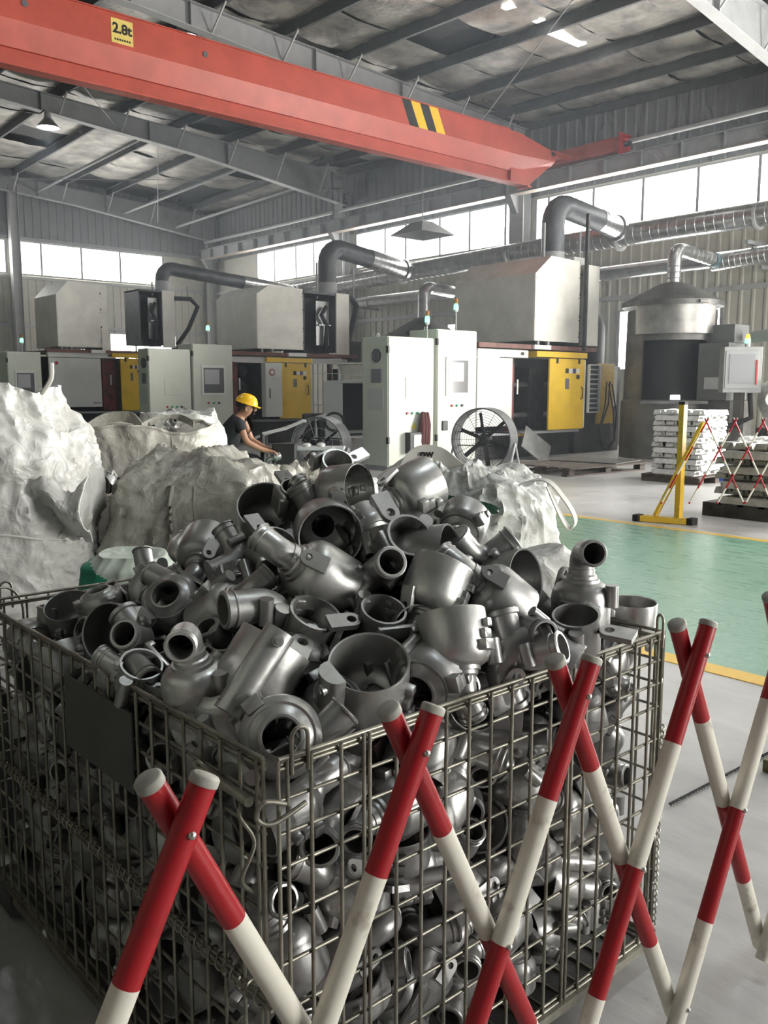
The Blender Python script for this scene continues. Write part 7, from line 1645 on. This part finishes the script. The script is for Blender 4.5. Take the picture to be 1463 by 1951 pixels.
    (0,1.472,2.28,0.642,0.22,-0.08,-0.81,0.53), (4,1.762,1.439,0.606,0.05,0.75,0.63,-0.21), (1,0.96,1.893,0.535,0.63,0.03,0.62,0.47), (0,1.758,2.16,0.642,0.31,-0.94,-0.09,-0.11),
    (3,1.674,1.489,0.606,0.27,0.54,0.73,0.3), (0,1.344,2.077,0.669,0.27,0.91,0.21,0.23), (1,1.162,2.279,0.593,0.39,0.04,-0.71,0.58), (0,1.481,1.999,0.662,0.41,0.27,-0.79,-0.37),
    (0,1.454,1.694,0.612,0.23,-0.86,0.43,0.16), (0,1.112,2.349,0.663,0.21,0.89,-0.15,0.38), (1,1.703,2.361,0.749,0.2,-0.08,-0.97,0.14), (5,1.514,1.488,0.617,0.57,0.34,0.63,-0.41),
    (5,1.005,1.802,0.59,0.29,0.64,0.53,0.48), (3,1.546,2.139,0.622,0.28,0.45,-0.81,-0.24), (1,1.346,1.896,0.583,0.59,-0.14,-0.68,0.42), (4,1.053,1.973,0.595,0.84,-0.46,-0.08,-0.26),
    (3,1.464,2.108,0.678,0.19,0.68,0.67,0.23), (2,1.3,1.579,0.562,0.68,0.46,-0,0.58), (4,1.026,2.224,0.65,0.44,-0.79,-0.2,0.38), (1,1.381,2.355,0.682,0.55,-0.2,0.74,-0.33),
    (2,0.947,1.506,0.632,0.43,-0.23,-0.09,-0.87), (5,1.761,1.572,0.674,0.58,0.32,0.65,0.36), (4,1.202,1.901,0.598,0.97,-0.05,-0.01,-0.24), (4,1.268,2.289,0.662,0.52,0.09,0.27,0.81),
    (0,1.765,1.72,0.505,0.45,0.49,0.45,0.59), (5,1.205,1.455,0.565,0.13,0.24,0.77,-0.58), (3,1.419,1.396,0.558,0.45,0.74,-0.5,0.05), (1,1.35,1.751,0.618,0.49,-0.13,0.72,-0.48),
    (3,1.012,2.333,0.705,0.18,0.9,-0.35,0.18), (5,1.658,2.151,0.707,0.05,-0.1,-0.66,-0.74), (4,1.301,1.441,0.53,0.42,-0.51,-0.18,0.73), (0,1.28,1.975,0.667,0.17,-0.68,-0.71,-0.04),
    (1,1.762,2.248,0.733,0.42,0.51,0.56,0.49), (0,1.161,1.297,0.593,0.34,0.33,0.82,0.32), (0,1.342,1.513,0.616,0.74,-0.09,-0.45,0.5), (3,1.147,1.762,0.617,0.27,0.08,-0.76,0.59),
    (1,1.37,2.225,0.712,0.3,-0.52,0.73,-0.33), (0,1.123,1.434,0.668,0.24,0.74,-0.61,-0.13), (1,1.549,1.37,0.61,0.21,0.08,0.96,0.15), (1,1.177,1.886,0.684,0.04,-0.99,-0.09,-0.08),
    (1,1.504,2.24,0.757,0.7,-0.27,-0.43,-0.51), (5,1.654,1.705,0.586,0.35,0.13,-0.85,0.36), (5,1.18,1.639,0.686,0.79,-0.26,-0.48,-0.27), (0,1.564,2.361,0.727,0.45,0.2,-0.87,0.03),
    (3,1.734,1.426,0.689,0.38,0.21,-0.9,-0.1), (5,1.56,1.792,0.592,0.04,-0.77,-0.54,-0.33), (1,1.765,2.286,0.851,0.6,0.34,0.66,0.3), (0,1.464,1.872,0.652,0.61,-0.73,0.13,-0.26),
    (2,1.209,2.371,0.748,0.43,0.28,-0.43,0.74), (4,1.695,1.492,0.739,0.85,-0.48,-0.21,0.09), (0,1.151,2.014,0.669,0.61,0.76,-0.2,0.07), (0,1.753,1.93,0.562,0.29,-0.72,0.58,0.24),
    (0,1.282,1.846,0.689,0.43,-0.59,-0.47,0.48), (2,1.65,1.938,0.594,0.66,-0.23,-0.67,-0.26), (1,1.763,1.345,0.795,0.58,0.3,0.62,0.43), (0,1.358,1.635,0.683,0.78,-0.12,-0.54,-0.29),
    (0,1.171,2.241,0.718,0.88,-0.43,-0.14,-0.17), (1,1.748,2.007,0.648,0.21,-0.69,0.56,0.4), (0,1.033,1.676,0.606,0.63,-0.17,-0.65,-0.4), (0,1.278,1.698,0.716,0.32,-0.75,-0.45,-0.36),
    (1,1.763,1.699,0.679,0.1,0.11,-0.73,0.66), (0,1.538,1.466,0.732,0.58,-0.71,0.37,-0.13), (0,1.637,1.835,0.664,0.07,-0.85,-0.22,0.47), (0,0.961,1.739,0.701,0.27,-0.17,-0.88,0.35),
    (2,1.386,2.017,0.745,0.39,0.13,0.35,-0.84), (5,0.999,1.558,0.697,0.17,-0.06,0.61,-0.77), (0,1.595,1.605,0.643,0.01,-0.22,-0.93,-0.3), (1,1.064,1.87,0.677,0.46,-0.61,0.45,-0.47),
    (0,1.062,2.111,0.724,0.89,0.33,-0.14,0.3), (5,1.546,2.052,0.769,0.24,0.12,-0.64,-0.72), (4,1.408,1.49,0.718,0.77,0.27,-0.12,0.57), (0,1.161,1.771,0.722,0.12,0.89,-0.41,-0.12),
    (0,1.4,2.125,0.805,0.41,-0.1,-0.9,-0.11), (2,1.406,1.357,0.705,0.32,-0.15,0.25,0.9), (2,1.057,1.662,0.726,0.9,-0.28,0.27,0.19), (5,1.244,2.071,0.787,0.3,-0.8,0.2,-0.47),
    (5,1.615,2.18,0.815,0.68,0.73,0.08,-0.04), (3,1.143,1.519,0.693,0.38,-0.3,-0.81,0.34), (4,1.274,1.452,0.658,0.66,-0.23,-0.36,0.62), (2,1.408,1.754,0.732,0.86,-0.07,-0.29,0.42),
    (2,1.181,1.965,0.773,0.45,0.81,-0.25,0.28), (3,1.389,1.927,0.751,0.44,-0.19,-0.84,-0.25), (3,1.681,1.676,0.703,0.15,0.49,0.74,0.44), (1,1.33,1.777,0.797,0.61,-0.69,0.13,0.38),
    (0,1.559,1.779,0.752,0.3,-0.46,0.5,0.68), (0,1.346,1.413,0.783,0.44,0.39,-0.7,-0.41), (2,1.084,1.859,0.786,0.27,0.17,-0.01,0.95), (3,1.133,2.168,0.773,0.15,-0.16,-0.92,-0.32),
    (0,1.693,1.774,0.787,0.17,0.89,0.22,-0.36), (2,1.249,1.405,0.745,0.46,-0.45,-0.49,0.59), (5,1.653,1.559,0.777,0.37,-0.43,-0.78,0.26), (5,1.503,1.661,0.77,0.36,-0.12,0.86,0.34),
    (1,1.055,1.981,0.754,0.25,-0.96,-0.12,-0.04), (3,1.505,1.902,0.764,0.37,-0.48,-0.64,-0.47), (3,1.643,1.426,0.796,0.34,0.91,0.01,0.22), (0,1.267,1.877,0.811,0.12,-0.28,0.95,0.01),
    (0,1.677,1.925,0.752,0.19,-0.84,0.11,0.5), (5,1.466,1.476,0.826,0.56,-0.82,-0.09,0.02), (3,1.358,1.662,0.829,0.3,-0.05,-0.84,-0.45), (0,1.418,2.312,0.79,0.35,0.83,-0.07,0.42),
    (1,1.61,1.678,0.834,0.28,0.75,-0.37,0.47), (3,1.114,1.626,0.792,0.2,-0.96,0.07,-0.17), (4,1.034,2.043,0.845,0.85,-0.33,0.01,0.41), (4,1.772,2.01,0.786,0.41,-0.55,-0.57,0.44),
    (3,1.307,1.561,0.744,0.15,-0.92,-0.12,-0.34), (2,1.077,1.711,0.774,0.35,0.51,-0.77,0.16), (4,1.687,2.054,0.781,0.89,0.19,0.41,-0.1), (3,1.567,1.59,0.836,0.06,-0.3,-0.78,-0.54),
    (3,1.249,1.51,0.813,0.04,0.75,-0.55,0.38), (0,1.225,2.299,0.82,0.37,-0.6,-0.15,0.69), (3,1.455,2.027,0.824,0.28,-0.83,-0.28,-0.4), (0,1.408,1.867,0.87,0.73,-0.28,-0.59,0.19),
    (0,1.761,2.155,0.852,0.04,-0.59,-0.79,0.16), (2,1.118,1.768,0.85,0.29,-0.01,-0.38,0.88), (0,1.588,1.885,0.82,0.46,-0.34,-0.81,0.12), (3,1.54,1.365,0.846,0.23,0.83,-0.39,-0.33),
    (0,1.476,1.769,0.832,0.37,-0.81,0.39,-0.22), (3,1.331,1.986,0.854,0.15,0.18,-0.92,0.32), (3,1.365,1.512,0.846,0.3,0.75,0.31,0.5), (1,1.283,1.77,0.904,0.36,0.1,-0.79,-0.49),
    (2,1.665,1.992,0.849,0.16,-0.07,-0.9,-0.39), (4,1.58,1.474,0.912,0.62,-0.68,0.1,0.39), (2,1.32,1.895,0.931,0.87,0.06,-0.42,-0.23), (2,1.504,2.156,0.841,0.6,0.7,-0.35,-0.13),
    (1,1.188,1.667,0.877,0.16,0.07,-0.94,0.28), (5,1.295,2.174,0.86,0.33,-0.52,-0.77,-0.16), (4,1.527,1.804,0.936,0.93,-0.27,0.09,0.25), (3,1.563,2.325,0.838,0.25,0.84,-0.11,0.47),
    (4,1.625,1.606,0.911,0.15,0.47,-0.86,-0.14), (3,1.537,1.992,0.903,0.17,-0.15,-0.56,-0.8), (0,1.398,1.786,0.968,0.16,-0.68,0.44,-0.56), (2,1.649,2.119,0.904,0.41,0.18,-0.01,0.89),
    (1,1.562,1.914,0.968,0.12,-0.56,0.76,0.31), (1,1.409,2.239,0.868,0.1,-0.49,-0.8,-0.34), (0,1.181,1.561,0.929,0.46,-0.85,0.23,0.12), (2,1.551,2.231,0.903,0.1,0.08,0.95,-0.27),
    (5,1.242,2.06,0.968,0.8,-0.15,-0.55,0.18), (2,1.519,2.092,0.956,0.96,0.17,-0.18,-0.13), (3,1.09,1.679,0.895,0.16,0.21,0.92,0.28), (2,1.673,1.794,0.885,0.27,0.78,0.55,0.12),
    (1,1.266,1.679,1.003,0.68,-0.54,-0.26,-0.43), (2,1.454,2.323,0.921,0.81,-0.18,0.17,0.53), (1,1.391,1.983,0.968,0.12,0.47,0.66,-0.58), (0,1.75,1.687,0.841,0.64,0.11,-0.25,-0.72),
    (4,1.551,1.664,0.951,0.51,0.22,0.81,0.18), (0,1.683,1.75,0.988,0.77,-0.29,-0.25,-0.51), (2,1.51,1.869,1.087,0.25,-0.36,0.13,-0.89), (5,1.752,1.979,0.954,0.27,-0.42,-0.71,-0.5),
    (0,1.432,1.891,1.001,0.32,0.73,-0.24,0.55), (3,1.319,1.836,1.048,-0.46,-0.1,-0.52,0.71), (4,1.499,1.641,1.091,0.29,0.6,-0.28,0.69), (0,1.716,1.872,1.018,-0.01,0.49,-0.4,0.77),
    (3,1.618,2.019,0.968,-0.18,-0.37,0.01,0.91), (4,1.393,2.13,0.915,-0.8,-0.1,-0.38,0.44), (3,1.192,1.769,0.977,-0.6,0.55,-0.34,-0.47), (2,1.508,1.244,0.841,-0.6,-0.18,-0.5,-0.59),
]

WORD = {'cup': 'elbow spout cup', 'straight': 'short spout cup', 'volute': 'volute housing', 'elbow': 'branched pipe', 'bracket': 'collar bracket', 'plate': 'covered cup'}
TONE = {'': 'grey', '_dark': 'dark grey', '_bright': 'bright grey'}
for key, l, q, s, lab in TOP:
    casting(key, l, q, lab, 'castings on top of the heap', True, s)
def where(l):
    x, y, z = l
    if z > 0.80: return 'in the gaps of the heap', 'castings in the heap gaps'
    hz = 'upper' if z > 0.60 else ('middle' if z > 0.36 else 'lower')
    if y - 1.10 < x - 0.735:
        sd = 'left' if x < 1.10 else ('middle' if x < 1.48 else 'right')
        return 'behind the front wires, %s %s part' % (hz, sd) if hz != sd else 'behind the front wires, very middle', 'castings behind the front wires'
    sd = 'near' if y < 1.6 else 'far'
    return 'behind the left wires, %s %s part' % (hz, sd), 'castings behind the left wires'
NTH = ['leftmost', 'second from left', 'third from left', 'fourth from left', 'fifth from left', 'sixth from left', 'seventh from left', 'eighth from left']
made = {}
for key, l, q, show in HEAP:
    b = key.split('_')[0]; w, gsp = where(l)
    lab = '%s %s %s' % (TONE[key[len(b):]], WORD[b], w)
    made.setdefault(lab, []).append((Vector(l).dot(CRT) / (Vector(l).dot(CF)), casting(key, l, q, lab, gsp, True if show else False)))
for lab, lst in made.items():           # same look in the same place: tell them apart from left to right
    if len(lst) > 1:
        lst.sort(key=lambda t: t[0])
        for k, (_, o) in enumerate(lst): o['label'] = lab + ', ' + NTH[min(k, 7)]
mb = MB()
KK = ['cup', 'straight', 'volute', 'elbow', 'bracket', 'plate']
low = {}
for k in KK:
    me = KIND[k][0][1]
    low[k] = ([v.co.copy() for v in me.vertices], [tuple(p.vertices) for p in me.polygons])
for t in BURIED:
    M = Matrix.Translation(t[1:4]) @ Quaternion(t[4:8]).normalized().to_matrix().to_4x4()
    vs, fs = low[KK[t[0]]]
    mb.add([M @ v for v in vs], fs)
me = bpy.data.meshes.new('buried_castings'); me.from_pydata(mb.v, [], mb.f); me.materials.append(m_cast)
me.polygons.foreach_set('use_smooth', [True]*len(me.polygons)); me.set_sharp_from_angle(angle=R(35))
o = Lk(bpy.data.objects.new('buried_castings', me)); tag(o, 'grey castings buried in the middle of the basket', 'castings', kind='stuff')
# loose castings lying in the open bags behind
for key, l, q, lab in (('cup_dark', (2.50, 5.78, 0.79), (0.7, 0.6, 0.2, 0.1), 'dark cup in the open dirty bag, left one'), ('volute', (2.68, 5.72, 0.78), (0.5, -0.6, 0.3, 0.4), 'volute in the open dirty bag, middle one'),
        ('elbow_bright', (2.84, 5.66, 0.78), (0.4, 0.3, -0.6, 0.5), 'bright pipe in the open dirty bag, right one'), ('cup', (2.62, 5.90, 0.80), (0.2, 0.8, 0.3, -0.4), 'rear cup in the open dirty bag'),
        ('bracket_dark', (2.95, 5.85, 0.78), (0.8, 0.2, 0.4, 0.1), 'dark bracket at the edge of the open dirty bag'),
        ('cup_dark', (3.62, 7.25, 1.10), (0.7, 0.5, 0.1, 0.5), 'dark cup showing over the corded rim of the cream bag'), ('elbow', (3.85, 7.20, 1.10), (0.3, 0.6, 0.5, 0.2), 'pipe showing over the corded rim of the cream bag')):
    casting(key, l, Quaternion(q).normalized(), lab, 'castings in the bags')
casting('cup', casting_in_hand, (0.8, 0.3, 0.5, 0.1), 'casting held in the worker\'s hands', None)
# ------------------------------------------------------------------ red and white expanding barriers
def pole_mesh(r, L, band, nseg=20):
    mb = MB(); z = 0.0; k = 0
    while z < L - 1e-4:
        z1 = min(L, z + band); mb.slot(k % 2)
        mb.lathe([(r, -z), (r, -z1)], nseg); z = z1; k += 1
    mb.slot(0); mb.lathe([(0.0, -0.001), (r, 0)], nseg); mb.lathe([(r, -L), (0, -L + 0.001)], nseg)
    mb.m = [i for i in mb.m]
    me = mb.mesh('pole', [m_red_pole, m_white_pole], 40, center=False)[0]
    return me
def barrier(label, base, d, n0, n1, sp, ztop, rows, r, slope, group=None, caps=True, first_b=True):
    """lattice of crossing poles; pivots every sp along d, front poles lean one way, rear poles the other"""
    d = Vector(d).normalized(); nrm = Vector((d.y, -d.x, 0))             # towards the camera side
    L = (ztop - rows[-1] + (0.055 if r > 0.01 else 0.03) * 2) / math.cos(math.atan(slope))
    e = empty('expanding_barrier', Vector(base), label, 'barrier', group)
    th = math.atan(slope); ext = 0.058 if r > 0.01 else 0.03
    pm = pole_mesh(r, L, 0.256 if r > 0.01 else 0.165)
    cap = MB().lathe([(0, 0.007), (r*0.9, 0.007), (r*1.06, 0.004), (r*1.06, -0.006), (r, -0.006)], 20).mesh('end_cap', m_cap, 50, center=False)[0]
    bolt = MB().lathe([(0, r*1.28), (r*0.16, r*1.26), (r*0.26, r*1.18), (r*0.30, r*1.02), (r*0.30, r*0.8)], 12).mesh('bolt', m_bolt, 50, center=False)[0]
    for k in range(n0, n1 + 1):
        for lay, s in ((1, -1), (-1, 1)):            # lay 1: front pole, foot to the left; lay -1: rear pole, foot to the right
            top = Vector(base) + d*(k*sp - s*ext*slope) + Vector((0, 0, ztop + ext)) + nrm*lay*r*1.02
            ax = (d*s*slope + Vector((0, 0, -1))).normalized()       # pole axis, downwards
            z_ = -ax; x_ = nrm.copy(); y_ = z_.cross(x_)
            M = Matrix((x_, y_, z_)).transposed().to_4x4(); M.translation = top
            o = Lk(bpy.data.objects.new('pole', pm)); o.parent = e; o.matrix_local = Matrix.Translation(-Vector(base)) @ M
            if caps:
                c = Lk(bpy.data.objects.new('end_cap', cap)); c.parent = o; c.matrix_local = Matrix.Identity(4)
            if lay == 1:
                for z in rows:
                    dist = (ztop + ext - z) / math.cos(th)
                    b = Lk(bpy.data.objects.new('bolt', bolt)); b.parent = o
                    b.matrix_local = Matrix.Translation((0, 0, -dist)) @ Matrix.Rotation(R(90), 4, 'Y')
    return e
ba = R(-2.2)
barrier('red and white expanding lattice barrier in front of the wire basket', (0.50, 0.957, 0.0), (math.cos(ba), math.sin(ba), 0), -1, 6, 0.389, 0.905, [0.905, 0.505, 0.105], 0.0183, 0.49)
barrier('small red and white lattice barrier behind the yellow post at the right', (8.66, 4.70, 0.0), (0.749, -0.6626, 0), 0, 6, 0.297, 1.11, [1.11, 0.82, 0.53, 0.27], 0.0095, 0.51)
# twisted wire and an olive block on the floor at the right
mb = MB()
A, B = Vector((2.68, 1.52, 0.006)), Vector((3.50, 1.49, 0.006))
for ph in (0, math.pi): mb.tube([A + (B - A)*k/160 + Vector((0, math.cos(k*0.9 + ph)*0.0035, 0.002 + math.sin(k*0.9 + ph)*0.0035)) for k in range(161)], 0.003, 5)
o = mb.build('twisted_wire', m_rubber, None, 60); tag(o, 'dark twisted wire lying on the bright floor', 'wire')
o = MB().box((3.20, 1.36, 0.0), (3.42, 1.44, 0.05), 0.006).build('olive_block', mat('olive_paint', (0.16, 0.15, 0.06), 0.5)); tag(o, 'small olive block on the floor at the right edge', 'block')
# ------------------------------------------------------------------ haze volume added for the pale veil of window light
hz = bpy.data.materials.new('pale_haze'); hz.use_nodes = True
hz.node_tree.nodes.remove(hz.node_tree.nodes['Principled BSDF'])
vs_ = hz.node_tree.nodes.new('ShaderNodeVolumeScatter')
vs_.inputs['Color'].default_value = (0.82, 0.91, 1.0, 1)
vs_.inputs['Density'].default_value = 0.0105
vs_.inputs['Anisotropy'].default_value = 0.35
hz.node_tree.links.new(vs_.outputs[0], hz.node_tree.nodes['Material Output'].inputs['Volume'])
o = MB().box((7.0, 7.0, 0.02), (19.99, 33.55, 9.6)).build('haze_volume', hz)
tag(o, 'thin haze added for the pale window veil in the far half of the hall', 'haze', kind='stuff')
